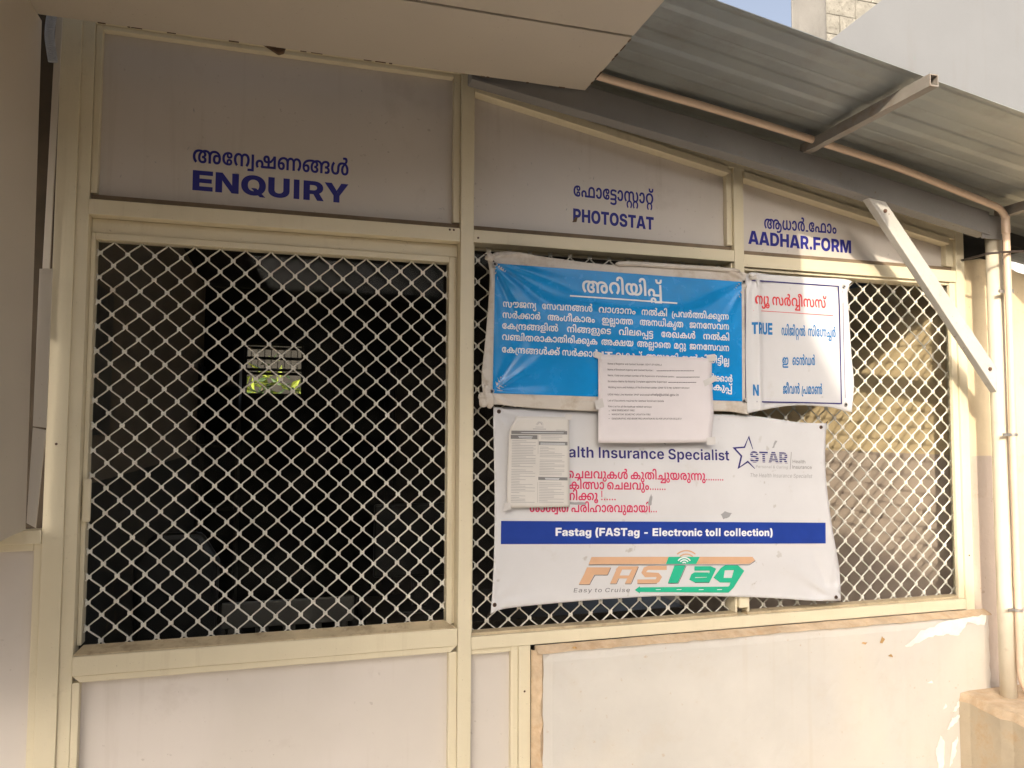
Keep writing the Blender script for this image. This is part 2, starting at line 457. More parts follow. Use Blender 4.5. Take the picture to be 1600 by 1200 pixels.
# ------------------------------------------------------------------ letter outlines (quadratic contours, ~ marks control points)
GLYPH = {
 'm9': '1658|404,574 463,574~ 592,553~ 649,529 659,525~ 675,513~ 684,508 716,496~ 768,457~ 800,406~ 800,373 800,347~ 783,305~ 744,270~ 712,255 710,265 756,247~ 811,185~ 811,138 811,98~ 769,30~ 672,-12~ 589,-12 496,-12~ 381,55~ 328,168~ 328,238 328,295~ 365,399~ 445,488~ 510,522 516,525~ 527,532~ 534,534 575,553~ 680,574~ 738,574 807,574~ 903,548~ 973,503~ 1002,473 1063,220 1063,0 915,0 915,250 915,326~ 892,411~ 858,438 835,456~ 777,473~ 736,473 705,473~ 649,465~ 629,460 584,448~ 521,399~ 483,336~ 466,270~ 466,240 466,160~ 527,91~ 584,91 627,91~ 669,120~ 669,148 669,174~ 623,204~ 576,204 549,204 549,308 568,308 618,308~ 658,343~ 658,371 658,400~ 604,448~ 533,461 509,466~ 448,473~ 413,473 335,473~ 235,424~ 187,337~ 187,281 187,235~ 210,161~ 255,97~ 289,64 191,-12 146,25~ 77,108~ 37,213~ 37,281 37,335~ 75,439~ 159,524~ 301,574~;1379,-12 1301,-12~ 1205,48~ 1160,147~ 1160,206 1160,297~ 1262,410~ 1359,410 1419,410~ 1510,350~ 1565,256~ 1568,204 1513,207 1507,232~ 1475,279~ 1427,310~ 1395,310 1346,310~ 1303,252~ 1303,202 1303,170~ 1320,120~ 1357,93~ 1386,93 1415,93~ 1456,124~ 1478,188~ 1478,239 1478,253~ 1475,290~ 1472,307 1471,312~ 1475,323~ 1473,327 1467,364~ 1414,427~ 1320,467~ 1250,467 1206,467~ 1148,453~ 1122,433 1104,419~ 1077,376~ 1063,304~ 1063,244 1063,211 976,471 1005,499~ 1078,546~ 1181,574~ 1256,574 1345,574~ 1482,522~ 1575,429~ 1622,307~ 1622,237 1622,151~ 1563,41~ 1454,-12~',
 'm72': '654|396,-12 321,-12~ 190,22~ 90,95~ 34,207~ 34,285 34,360~ 92,470~ 193,540~ 324,574~ 398,574 478,574~ 574,534~ 617,467~ 617,426 617,381~ 575,320~ 499,288~ 449,288 386,288~ 313,326~ 282,388~ 282,423 282,444~ 293,479~ 299,491 433,510 414,498~ 394,457~ 394,432 394,408~ 416,377~ 443,377 469,377~ 492,403~ 492,422 492,450~ 451,475~ 419,475 402,475~ 372,475~ 361,473 303,473~ 222,425~ 179,340~ 179,284 179,228~ 220,140~ 300,90~ 357,89 368,88~ 396,87~ 411,87 435,87~ 468,99~ 486,122~ 486,141 486,161~ 465,187~ 442,187 414,187~ 388,154~ 388,130 388,106~ 408,66~ 427,54 293,73 287,84~ 276,120~ 276,143 276,177~ 307,238~ 381,276~ 446,276 495,276~ 569,244~ 611,182~ 611,135 611,95~ 565,28~ 470,-12~',
 'm42': '993|315,574 362,574~ 425,557~ 476,524~ 503,498 490,498 528,537~ 620,574~ 686,574 772,574~ 892,502~ 956,378~ 956,299 956,235~ 924,126~ 861,32~ 815,-12 711,64 746,103~ 788,177~ 807,250~ 807,289 807,351~ 770,430~ 708,468~ 670,468 641,468~ 605,449~ 594,435 581,417~ 570,364~ 570,321 570,0 423,0 423,323 423,368~ 413,418~ 400,436 390,450~ 353,468~ 323,468 289,468~ 226,432~ 186,355~ 186,294 186,253~ 205,177~ 247,103~ 282,64 178,-12 133,32~ 70,125~ 37,232~ 37,295 37,375~ 102,501~ 226,574~',
 'm161': '274|211,562 211,-177 -161,-177 -161,-70 63,-70 63,562',
 'm57': '1280|265,362 346,362~ 449,305~ 498,218~ 498,171 498,140~ 479,88~ 470,69 460,105 734,105 792,0 373,0 321,58 333,75~ 355,126~ 355,161 355,202~ 311,258~ 266,258 235,258~ 195,233~ 175,189~ 175,162 175,121~ 204,67~ 220,44 106,-12 69,29~ 29,115~ 29,170 29,228~ 89,314~ 195,362~;717,0 717,386 717,412~ 711,442~ 705,452 700,460~ 682,470~ 668,470 644,470~ 613,440~ 613,408 613,389~ 629,353~ 678,330~ 726,330 772,330 832,330~ 924,372~ 994,441~ 1048,523~ 1071,562 1217,562 1217,0;667,574 709,574~ 777,555~ 801,535 830,512~ 861,438~ 861,371 861,105 1071,105 1071,305 1071,323~ 1073,358~ 1076,391~ 1077,403 1080,390 1045,334~ 951,262~ 846,229~ 794,229 728,229 634,229~ 522,279~ 473,362~ 473,412 473,455~ 518,528~ 604,574~',
 'm37': '1485|399,574 489,574~ 610,523~ 658,473 621,494 656,535~ 753,574~ 811,574 876,574~ 960,534~ 995,496 983,496 1024,537~ 1116,574~ 1180,574 1265,574~ 1385,502~ 1448,378~ 1448,299 1448,234~ 1414,124~ 1352,30~ 1308,-12 1203,64 1238,103~ 1280,177~ 1299,250~ 1299,289 1299,349~ 1264,428~ 1203,468~ 1165,468 1145,468~ 1104,451~ 1090,434 1075,415~ 1066,359~ 1066,302 1066,0 919,0 919,311 919,361~ 907,420~ 890,439 878,453~ 839,468~ 811,468 786,468~ 747,451~ 733,436 717,417~ 703,360~ 703,301 703,0 556,0 556,268 556,345~ 532,415~ 511,433 492,450~ 440,468~ 396,468 332,468~ 231,417~ 172,315~ 172,240 172,237 172,181~ 196,116~ 237,88~ 262,88 283,88~ 312,106~ 327,141~ 327,167 327,205~ 292,247~ 255,247 218,247~ 150,206~ 116,168 104,267 132,296~ 229,347~ 291,347 348,347~ 428,304~ 469,227~ 469,174 469,116~ 421,33~ 331,-12~ 267,-12 207,-12~ 102,40~ 37,152~ 37,242 37,350~ 133,498~ 298,574~',
 'm175': '1727|536,469 414,469~ 251,412~ 169,309~ 169,239 169,182~ 193,116~ 234,88~ 260,88 281,88~ 310,106~ 325,141~ 325,166 325,204~ 289,247~ 253,247 216,247~ 148,206~ 114,168 102,267 129,296~ 226,347~ 288,347 346,347~ 425,304~ 467,227~ 467,174 467,116~ 419,33~ 329,-12~ 265,-12 201,-12~ 96,40~ 34,149~ 34,234 34,323~ 108,452~ 242,535~ 426,574~ 537,574 626,574~ 744,556~ 799,539 806,537~ 820,524~ 827,522 882,509~ 953,463~ 989,405~ 989,373 989,347~ 972,305~ 933,270~ 901,255 899,265 945,247~ 1000,185~ 1000,138 1000,98~ 958,30~ 862,-12~ 779,-12 686,-12~ 570,55~ 517,168~ 517,238 517,295~ 554,399~ 635,488~ 699,522 705,525~ 717,532~ 723,534 765,553~ 870,574~ 927,574 997,574~ 1093,548~ 1163,503~ 1192,473 1252,252 1252,0 1104,0 1104,250 1104,326~ 1081,411~ 1047,438 1024,456~ 966,473~ 924,473 890,473~ 838,465~ 818,460 773,448~ 711,399~ 672,336~ 655,270~ 655,240 655,160~ 716,91~ 774,91 816,91~ 858,120~ 858,148 858,174~ 813,204~ 766,204 738,204 738,308 757,308 807,308~ 847,343~ 847,371 847,406~ 785,450~ 716,457 691,462~ 631,467~ 567,469~;1445,574 1524,574~ 1629,532~ 1682,460~ 1682,416 1682,385~ 1664,335~ 1623,295~ 1588,278 1586,283 1640,264~ 1693,193~ 1693,144 1693,71~ 1591,-12~ 1491,-12 1451,-12~ 1395,-4~ 1374,0 1392,103 1410,99~ 1443,93~ 1465,93 1509,93~ 1546,122~ 1546,156 1546,170~ 1534,195~ 1521,205 1508,215~ 1467,226~ 1428,226 1391,226 1391,330 1425,330 1457,330~ 1503,341~ 1517,355 1525,363~ 1535,386~ 1535,400 1535,434~ 1486,469~ 1439,469 1389,469~ 1321,439~ 1298,410 1282,389~ 1261,336~ 1252,262~ 1252,209 1252,74 1115,74 1115,242 1134,370 1155,434~ 1239,525~ 1364,574~',
 'm120': '1159|892,800 958,800~ 1029,758~ 1056,696~ 1056,665 1056,611~ 994,517~ 938,470 922,454 878,420~ 824,341~ 800,259~ 800,222 800,182~ 818,124~ 857,93~ 887,93 929,93~ 972,155~ 972,225 972,255~ 961,315~ 936,372~ 896,422~ 867,441 844,455~ 787,471~ 745,471 706,471~ 638,450~ 615,431 582,403~ 559,313~ 559,255 559,249 559,210~ 547,139~ 522,78~ 500,55 470,23~ 378,-12~ 310,-12 228,-12~ 105,56~ 37,180~ 37,264 37,330~ 70,439~ 133,532~ 179,575 281,499 246,461~ 204,387~ 186,312~ 186,271 186,208~ 218,131~ 272,95~ 304,95 336,95~ 375,115~ 387,134 400,154~ 409,215~ 409,253 409,265 409,357~ 456,470~ 495,503 542,542~ 660,574~ 751,574 797,574~ 879,558~ 914,544 932,536 994,506~ 1079,412~ 1122,296~ 1122,233 1122,117~ 1002,-12~ 885,-12 809,-12~ 706,44~ 653,151~ 653,227 653,267~ 679,353~ 747,446~ 809,495 824,520 865,555~ 910,607~ 910,639 910,665~ 879,695~ 842,695 823,695~ 789,689~ 778,686 752,782 776,790~ 852,800~',
 'm45': '1250|265,362 346,362~ 449,305~ 498,218~ 498,171 498,140~ 479,88~ 470,69 455,105 753,105 753,0 373,0 321,58 333,75~ 355,126~ 355,161 355,202~ 311,258~ 266,258 235,258~ 195,233~ 175,189~ 175,162 175,121~ 204,67~ 220,44 106,-12 69,29~ 29,115~ 29,170 29,228~ 89,314~ 195,362~;909,574 978,574~ 1083,538~ 1118,505 1157,470~ 1192,369~ 1192,286 1192,0 627,0 627,277 627,339~ 643,423~ 676,481~ 701,505 736,537~ 841,574~;911,469 877,469~ 829,450~ 812,433 795,414~ 774,350~ 774,282 774,105 1045,105 1045,271 1045,345~ 1025,414~ 1008,433 992,450~ 943,469~',
 'm64': '577|537,283 537,224~ 512,118~ 452,35~ 350,-12~ 272,-12 206,-12~ 116,24~ 59,81~ 28,150~ 20,183 170,208 177,183~ 198,129~ 239,92~ 274,92 314,92~ 363,140~ 385,225~ 385,281 385,337~ 363,422~ 315,470~ 277,470 245,470~ 203,435~ 179,383~ 173,355 23,381 34,415~ 70,483~ 129,540~ 219,574~ 283,574 356,574~ 454,527~ 512,446~ 537,341~',
 'm184': '612|294,574 389,574~ 541,534~ 591,507 531,412 480,438~ 375,466~ 304,466 259,466~ 203,449~ 177,420~ 177,401 177,388~ 185,369~ 193,361 209,347~ 264,339~ 307,339 339,339 424,339~ 522,304~ 551,272 568,253~ 583,200~ 583,171 583,123~ 526,46~ 413,0~ 330,0 35,0 35,105 307,105 354,105~ 407,116~ 420,130 427,138~ 434,158~ 434,171 434,184~ 423,208~ 410,216 397,224~ 361,231~ 326,231 289,231 208,231~ 92,262~ 62,297 46,316~ 28,366~ 28,398 28,448~ 86,528~ 204,574~;312,-252 252,-252~ 147,-235~ 56,-203~ 14,-181 72,-85 108,-104~ 177,-130~ 255,-144~ 302,-144 351,-144~ 410,-126~ 437,-94~ 437,-73 437,-47~ 403,-8~ 373,3 455,86 494,73~ 551,29~ 583,-33~ 583,-75 583,-127~ 524,-207~ 404,-252~',
 'm231': '1334|681,574 741,574~ 827,541~ 859,508 881,486~ 908,430~ 922,356~ 922,307 922,271 922,217~ 931,154~ 944,134 956,115~ 997,95~ 1028,95 1062,95~ 1116,131~ 1148,208~ 1148,271 1148,312~ 1129,387~ 1088,461~ 1053,499 1155,575 1201,532~ 1264,438~ 1297,330~ 1297,264 1297,136~ 1147,-2~ 1021,-2 956,-2~ 863,27~ 832,58 810,82~ 783,142~ 772,216~ 772,260 772,287 772,349~ 763,409~ 750,429 738,449~ 698,467~ 669,467 646,467~ 606,452~ 595,438 579,419~ 565,362~ 565,312 565,0 418,0 418,303 418,360~ 410,415~ 395,434 382,451~ 340,468~ 320,468 282,468~ 221,428~ 186,349~ 186,289 186,250~ 205,177~ 247,103~ 282,64 178,-12 133,32~ 70,125~ 37,233~ 37,299 37,378~ 100,502~ 220,574~ 305,574 370,574~ 461,537~ 501,496 490,496 526,531~ 610,574~;493,85 576,85~ 685,24~ 739,-73~ 739,-129 739,-199~ 682,-298~ 635,-337 553,-274 579,-247~ 614,-188~ 614,-136 614,-94~ 583,-36~ 528,-6~ 491,-6 436,-6~ 370,-74~ 370,-136 370,-184~ 403,-245~ 431,-274 349,-337 304,-299~ 245,-200~ 245,-129 245,-74~ 300,23~ 410,85~;1027,80 1110,80~ 1219,20~ 1273,-76~ 1273,-129 1273,-199~ 1216,-298~ 1169,-337 1087,-274 1113,-247~ 1148,-188~ 1148,-136 1148,-74~ 1081,-6~ 1025,-6 970,-6~ 904,-74~ 904,-136 904,-184~ 937,-245~ 965,-274 883,-337 838,-299~ 779,-200~ 779,-129 779,-77~ 834,19~ 944,80~',
 'm220': '743|373,574 463,574~ 590,527~ 669,446~ 706,345~ 706,291 706,228~ 667,128~ 597,47~ 550,12 452,88 482,116~ 528,173~ 554,243~ 554,290 554,343~ 508,422~ 427,467~ 374,467 318,467~ 235,423~ 189,344~ 189,291 189,226~ 240,134~ 291,88 191,12 147,47~ 77,128~ 37,229~ 37,292 37,344~ 75,445~ 156,526~ 284,574~;371,79 450,79~ 559,19~ 617,-76~ 617,-129 617,-199~ 560,-298~ 513,-337 431,-274 457,-247~ 492,-188~ 492,-136 492,-97~ 461,-42~ 406,-12~ 369,-12 314,-12~ 248,-78~ 248,-136 248,-184~ 281,-245~ 309,-274 227,-337 182,-299~ 123,-200~ 123,-129 123,-77~ 180,18~ 291,79~',
 'm77': '0|-117,596 -190,596~ -283,638~ -327,713~ -327,762 -327,782~ -321,818~ -315,831 -186,809 -189,800~ -192,778~ -192,769 -192,740~ -172,708~ -137,695~ -115,695 -92,695~ -57,708~ -36,740~ -36,769 -36,778~ -39,800~ -41,809 83,831 88,818~ 94,782~ 94,762 94,713~ 50,638~ -43,596~',
 'm10': '1831|404,574 463,574~ 592,553~ 649,529 659,525~ 675,513~ 684,508 716,496~ 768,457~ 800,406~ 800,373 800,347~ 783,305~ 744,270~ 712,255 710,265 756,247~ 811,185~ 811,138 811,98~ 769,30~ 672,-12~ 589,-12 496,-12~ 381,55~ 328,168~ 328,238 328,295~ 365,399~ 445,488~ 510,522 516,525~ 527,532~ 534,534 575,553~ 680,574~ 738,574 807,574~ 903,548~ 973,503~ 1002,473 1063,220 1063,0 915,0 915,250 915,326~ 892,411~ 858,438 835,456~ 777,473~ 736,473 705,473~ 649,465~ 629,460 584,448~ 521,399~ 483,336~ 466,270~ 466,240 466,160~ 527,91~ 584,91 627,91~ 669,120~ 669,148 669,174~ 623,204~ 576,204 549,204 549,308 568,308 618,308~ 658,343~ 658,371 658,400~ 604,448~ 533,461 509,466~ 448,473~ 413,473 335,473~ 235,424~ 187,337~ 187,281 187,235~ 210,161~ 255,97~ 289,64 191,-12 146,25~ 77,108~ 37,213~ 37,281 37,335~ 75,439~ 159,524~ 301,574~;1244,574 1336,574~ 1477,514~ 1566,409~ 1581,341 1588,315~ 1594,259~ 1594,229 1594,146~ 1539,39~ 1433,-12~ 1357,-12 1285,-12~ 1189,40~ 1141,127~ 1141,182 1141,286~ 1293,401~ 1429,401 1455,401~ 1490,400~ 1504,398 1540,394 1624,381~ 1742,298~ 1804,175~ 1804,100 1804,39~ 1766,-70~ 1684,-153~ 1554,-201~ 1463,-201 1412,-201~ 1320,-187~ 1282,-174 1323,-72 1355,-83~ 1416,-93~ 1458,-93 1519,-93~ 1598,-59~ 1644,-3~ 1663,66~ 1663,100 1663,149~ 1636,219~ 1587,269~ 1554,284 1516,291 1500,296~ 1460,300~ 1439,300 1386,300~ 1317,270~ 1284,216~ 1284,179 1284,154~ 1301,114~ 1336,91~ 1363,91 1409,91~ 1455,156~ 1455,230 1455,265~ 1443,329~ 1432,355 1424,378 1407,407~ 1353,447~ 1282,467~ 1237,467 1203,467~ 1147,453~ 1121,433 1103,419~ 1077,376~ 1063,303~ 1063,242 1063,211 975,470 1003,499~ 1076,546~ 1176,574~',
 'm41': '993|678,-12 632,-12~ 568,5~ 517,39~ 490,64 503,64 465,25~ 373,-12~ 307,-12 222,-12~ 101,60~ 37,185~ 37,263 37,327~ 69,436~ 132,531~ 178,574 282,498 247,460~ 205,386~ 186,312~ 186,273 186,212~ 223,132~ 286,94~ 323,94 352,94~ 388,114~ 399,127 413,145~ 423,198~ 423,241 423,562 570,562 570,239 570,194~ 580,144~ 593,126 604,112~ 640,94~ 670,94 704,94~ 767,130~ 807,207~ 807,268 807,309~ 788,385~ 746,460~ 711,498 815,574 861,530~ 923,437~ 956,331~ 956,267 956,187~ 891,61~ 767,-12~',
 'm118': '820|546,-12 470,-12~ 367,44~ 314,151~ 314,227 314,267~ 340,353~ 408,446~ 470,495 485,520 527,555~ 571,607~ 571,639 571,665~ 540,695~ 503,695 485,695~ 450,689~ 439,686 413,782 437,790~ 513,800~ 553,800 619,800~ 690,758~ 717,696~ 717,665 717,611~ 657,517~ 599,470 583,454 539,420~ 485,341~ 461,259~ 461,222 461,182~ 479,124~ 518,93~ 548,93 590,93~ 633,155~ 633,225 633,255~ 620,316~ 594,374~ 553,423~ 524,440 501,454~ 447,471~ 400,471 331,471~ 236,425~ 187,340~ 187,281 187,235~ 210,161~ 255,97~ 289,64 191,-12 146,25~ 77,108~ 37,213~ 37,281 37,339~ 78,444~ 164,526~ 300,574~ 396,574 448,574~ 538,558~ 576,541 580,540~ 587,536~ 591,534 655,504~ 740,408~ 783,293~ 783,232 783,116~ 663,-12~',
 'R-': '330|40,-10 300,-10 300,85 40,85',
 'm6': '502|251,-12 183,-12~ 83,37~ 29,124~ 29,180 29,237~ 86,324~ 186,372~ 250,372 316,372~ 416,325~ 473,239~ 473,180 473,122~ 416,35~ 316,-12~;250,270 214,270~ 165,225~ 165,179 165,136~ 214,90~ 251,90 287,90~ 337,134~ 337,180 337,225~ 288,270~',
 'm51': '743|373,574 463,574~ 590,525~ 669,441~ 706,336~ 706,280 706,214~ 667,110~ 597,25~ 550,-12 452,64 482,94~ 528,155~ 554,230~ 554,279 554,335~ 508,420~ 427,467~ 374,467 318,467~ 235,421~ 189,337~ 189,281 189,235~ 212,161~ 257,97~ 291,64 191,-12 147,25~ 77,110~ 37,215~ 37,281 37,335~ 75,439~ 156,524~ 284,574~',
 'm65': '274|-21,851 23,851~ 93,834~ 120,816 154,794~ 193,733~ 211,636~ 211,557 211,0 63,0 63,534 63,584~ 59,655~ 48,702~ 38,716 28,730~ 0,746~ -23,746 -40,746~ -72,731~ -91,700~ -91,676 -91,667~ -88,648~ -86,640 -230,623 -234,635~ -238,662~ -238,677 -238,735~ -181,812~ -83,851~',
 'm49': '1145|735,-12 676,-12~ 590,6~ 538,29 532,32~ 511,40~ 505,44 442,81~ 368,176~ 336,281~ 336,333 336,370~ 349,427~ 360,450 370,458 392,503~ 461,554~ 543,574~ 583,574 697,574~ 826,455~ 826,333 826,240~ 736,99~ 664,54 654,47~ 639,39~ 627,34 581,11~ 475,-12~ 412,-12 320,-12~ 180,37~ 85,128~ 37,255~ 37,333 37,404~ 93,513~ 206,574~ 290,574 355,574~ 464,526~ 498,472 381,409 363,439~ 318,469~ 289,469 255,469~ 209,435~ 185,374~ 185,332 185,260~ 242,151~ 348,90~ 421,90 447,90~ 491,96~ 510,100 521,103~ 541,105~ 550,109 583,124~ 641,187~ 677,277~ 677,333 677,384~ 649,443~ 606,469~ 582,469 553,469~ 508,440~ 484,379~ 484,332 484,279~ 515,190~ 571,125~ 609,106 619,102~ 631,105~ 641,102 657,97~ 706,90~ 734,90 801,90~ 901,142~ 956,243~ 956,315 956,363~ 928,459~ 893,507 1005,574 1057,514~ 1106,384~ 1106,316 1106,252~ 1068,135~ 982,42~ 839,-12~',
 'm208': '974|369,-51 435,-51~ 518,-90~ 557,-151~ 557,-185 557,-211~ 544,-243~ 536,-256 519,-223 764,-223 764,74 911,74 911,-322 465,-322 420,-264 428,-253~ 435,-224~ 435,-208 435,-179~ 403,-143~ 371,-143 338,-143~ 306,-180~ 306,-208 306,-233~ 323,-270~ 333,-283 237,-326 213,-297~ 182,-236~ 182,-192 182,-149~ 230,-86~ 315,-51~;265,362 346,362~ 449,305~ 498,218~ 498,171 498,140~ 479,88~ 470,69 460,105 764,105 764,562 911,562 911,0 373,0 321,58 333,75~ 355,126~ 355,161 355,202~ 311,258~ 266,258 235,258~ 195,233~ 175,189~ 175,162 175,121~ 204,67~ 220,44 106,-12 69,29~ 29,115~ 29,170 29,228~ 89,314~ 195,362~',
 'm58': '1334|681,574 741,574~ 827,541~ 859,508 881,486~ 908,430~ 922,356~ 922,307 922,271 922,217~ 931,154~ 944,134 956,115~ 997,95~ 1028,95 1062,95~ 1116,131~ 1148,208~ 1148,271 1148,312~ 1129,387~ 1088,461~ 1053,499 1155,575 1201,532~ 1264,439~ 1297,330~ 1297,264 1297,180~ 1229,56~ 1106,-12~ 1022,-12 956,-12~ 861,23~ 831,55 810,79~ 784,140~ 772,216~ 772,260 772,287 772,349~ 763,409~ 750,429 738,449~ 698,467~ 669,467 646,467~ 606,452~ 595,438 579,419~ 565,362~ 565,312 565,0 418,0 418,303 418,360~ 410,415~ 395,434 382,451~ 340,468~ 320,468 282,468~ 221,428~ 186,349~ 186,289 186,250~ 205,177~ 247,103~ 282,64 178,-12 132,32~ 69,126~ 37,235~ 37,299 37,378~ 100,502~ 220,574~ 305,574 370,574~ 461,537~ 501,496 490,496 526,531~ 610,574~',
 'm83': '828|561,574 634,574~ 737,507~ 792,388~ 792,309 792,208~ 720,64~ 581,-12~ 478,-12 399,-12~ 280,16~ 227,44 281,144 328,120~ 411,95~ 466,95 532,95~ 610,148~ 643,242~ 643,305 643,390~ 591,469~ 550,469 528,469~ 500,452~ 492,437 485,424~ 480,389~ 480,355 480,262 334,262 334,333 334,376~ 328,425~ 320,438 310,455~ 279,469~ 262,469 219,469~ 178,413~ 178,380 178,349~ 187,306~ 193,289 51,258 41,286~ 31,354~ 31,379 31,431~ 77,519~ 172,574~ 246,574 305,574~ 384,539~ 411,509 399,511 430,545~ 510,574~',
 'm30': '1007|319,574 380,574~ 469,555~ 537,518~ 565,492 525,499 563,538~ 661,574~ 724,574 813,574~ 920,514~ 969,421~ 969,370 969,328~ 948,263~ 904,213~ 869,193 651,159 529,151 501,147~ 428,146~ 397,146 242,146 213,146~ 182,141~ 173,134 169,130~ 164,121~ 164,114 164,103~ 176,88~ 201,81~ 220,81 254,81~ 316,90~ 383,108~ 423,120 457,131~ 527,151~ 592,168~ 648,182~ 668,185 694,192~ 723,209~ 741,224~ 763,234~ 781,234 821,234~ 894,212~ 942,160~ 942,114 942,53~ 854,-12~ 770,-12 705,-12~ 628,27~ 594,88~ 594,121 594,159~ 633,211~ 653,220 773,221 763,215~ 733,191~ 709,156~ 709,130 709,99~ 738,73~ 766,73 797,73~ 823,97~ 823,115 823,130~ 810,149~ 785,159~ 767,159 742,159~ 701,140~ 676,120 678,145 667,134~ 624,102~ 563,68~ 521,53 460,31~ 362,2~ 267,-12~ 210,-12 161,-12~ 80,11~ 33,66~ 33,113 33,146~ 61,194~ 87,209 113,224~ 189,237~ 253,237 561,237 615,237~ 689,240~ 743,249~ 763,257 797,271~ 830,321~ 830,361 830,391~ 804,441~ 750,471~ 706,471 680,471~ 644,456~ 633,444 618,428~ 607,378~ 607,334 607,264 474,264 474,306 474,359~ 458,425~ 430,449 414,463~ 358,483~ 313,483 277,483~ 195,471~ 173,451 169,448~ 166,437~ 164,433 157,423~ 151,400~ 151,386 151,352~ 184,327~ 208,327 228,327~ 251,341~ 261,363~ 261,375 261,398~ 230,425~ 201,425 180,425~ 140,415~ 124,410 76,429 101,455~ 193,480~ 239,480 282,480~ 344,453~ 377,403~ 377,368 377,336~ 344,279~ 271,244~ 210,244 133,244~ 39,320~ 39,387 39,444~ 104,528~ 229,574~',
 'm160': '291|-13,-67 -14,-72~ -16,-85~ -16,-93 -16,-110~ -4,-144~ 30,-165~ 62,-165 101,-165~ 139,-128~ 139,-94 139,-76~ 131,-36~ 111,24~ 92,70 70,123~ 38,244~ 38,305 38,377~ 81,507~ 112,562 263,562 236,514~ 201,432~ 185,355~ 185,314 185,263~ 211,168~ 230,115 250,63~ 274,-9~ 286,-65~ 286,-94 286,-185~ 168,-270~ 61,-270 -55,-270~ -163,-174~ -163,-97 -163,-86~ -161,-63~ -160,-54',
 'm55': '1059|373,574 462,574~ 587,526~ 666,444~ 703,343~ 703,290 703,227~ 671,136~ 615,62~ 580,22 607,105 849,105 849,562 996,562 996,0 507,0 458,70 485,97~ 529,156~ 554,230~ 554,279 554,335~ 508,420~ 427,467~ 374,467 318,467~ 235,421~ 189,337~ 189,281 189,235~ 212,161~ 257,97~ 291,64 191,-12 147,25~ 77,110~ 37,215~ 37,281 37,335~ 75,439~ 156,524~ 284,574~',
 'm169': '1025|728,574 815,574~ 926,532~ 980,460~ 980,416 980,385~ 962,335~ 921,295~ 886,278 884,283 938,264~ 991,193~ 991,144 991,71~ 889,-12~ 789,-12 749,-12~ 694,-4~ 672,0 690,103 708,99~ 741,93~ 763,93 807,93~ 844,122~ 844,156 844,170~ 832,195~ 819,205 806,215~ 765,226~ 726,226 689,226 689,330 723,330 755,330~ 800,341~ 815,355 823,363~ 833,386~ 833,400 833,434~ 781,469~ 722,469 682,469~ 630,448~ 613,434 585,408~ 562,321~ 562,262 562,245 562,206~ 550,137~ 525,79~ 503,55 473,23~ 378,-12~ 311,-12 228,-12~ 104,56~ 37,180~ 37,264 37,330~ 70,439~ 134,532~ 179,575 281,499 247,461~ 205,387~ 186,312~ 186,271 186,208~ 218,131~ 273,95~ 306,95 338,95~ 378,115~ 390,134 403,154~ 412,214~ 412,260 412,272 412,367~ 458,479~ 504,513 544,543~ 651,574~',
 'm119': '1343|813,574 885,574~ 983,561~ 1057,540~ 1090,527 1126,511 1215,462~ 1306,316~ 1306,223 1306,116~ 1186,-12~ 1068,-12 993,-12~ 890,44~ 837,151~ 837,227 837,267~ 863,353~ 931,446~ 993,495 1008,520 1050,555~ 1094,607~ 1094,639 1094,665~ 1062,695~ 1026,695 1008,695~ 973,689~ 962,686 936,782 960,790~ 1035,800~ 1076,800 1142,800~ 1213,758~ 1240,696~ 1240,665 1240,611~ 1180,517~ 1122,470 1106,454 1062,420~ 1008,341~ 984,259~ 984,222 984,182~ 1002,124~ 1041,93~ 1071,93 1113,93~ 1156,154~ 1156,219 1156,262~ 1124,345~ 1068,412~ 1032,430 989,443 949,458~ 864,469~ 815,469 771,469~ 683,457~ 643,443 604,432 550,404~ 473,294~ 473,208 473,167~ 499,116~ 541,93~ 564,93 588,93~ 630,117~ 655,176~ 655,228 655,280~ 621,368~ 557,435~ 513,455 488,462 469,467~ 429,472~ 407,472 331,472~ 234,423~ 187,337~ 187,281 187,235~ 210,161~ 255,97~ 289,64 191,-12 146,25~ 77,108~ 37,213~ 37,281 37,335~ 74,439~ 157,524~ 292,574~ 391,574 450,574~ 544,554~ 586,534 614,523 701,478~ 803,327~ 803,229 803,149~ 748,41~ 640,-12~ 561,-12 487,-12~ 381,42~ 325,145~ 325,216 325,279~ 369,383~ 454,468~ 517,500 536,515 587,544~ 722,574~',
 'm23': '1151|231,-12 133,-12~ 29,80~ 29,161 29,211~ 76,283~ 114,305 140,320~ 201,339~ 290,347~ 358,347 806,347 898,347~ 1012,326~ 1053,298 1084,277~ 1122,211~ 1122,161 1122,76~ 1006,-12~ 917,-12 893,-12~ 850,-6~ 827,0 852,101 863,98~ 891,93~ 906,93 941,93~ 979,128~ 979,161 979,184~ 960,213~ 945,222 924,236~ 868,242~ 818,242 322,242 275,242~ 222,235~ 202,222 189,213~ 170,184~ 170,164 170,140~ 188,108~ 227,92~ 256,92 282,92~ 339,111~ 373,137 435,45 402,23~ 340,-2~ 273,-12~;580,574 676,574~ 796,499~ 852,367~ 852,283 852,188~ 788,56~ 667,-12~ 581,-12 515,-12~ 410,29~ 376,66 341,106~ 306,217~ 306,283 306,418~ 450,574~;580,469 514,469~ 450,373~ 450,282 450,222~ 479,137~ 536,93~ 579,93 621,93~ 678,136~ 708,221~ 708,282 708,344~ 679,427~ 622,469~',
 'm162': '304|309,562 261,459~ 207,287~ 186,141~ 186,74 186,8~ 216,-62~ 270,-89~ 304,-89 319,-89~ 345,-87~ 360,-85 373,-190 354,-195~ 312,-198~ 290,-198 202,-198~ 91,-133~ 39,-12~ 39,71 39,154~ 64,306~ 116,467~ 156,562',
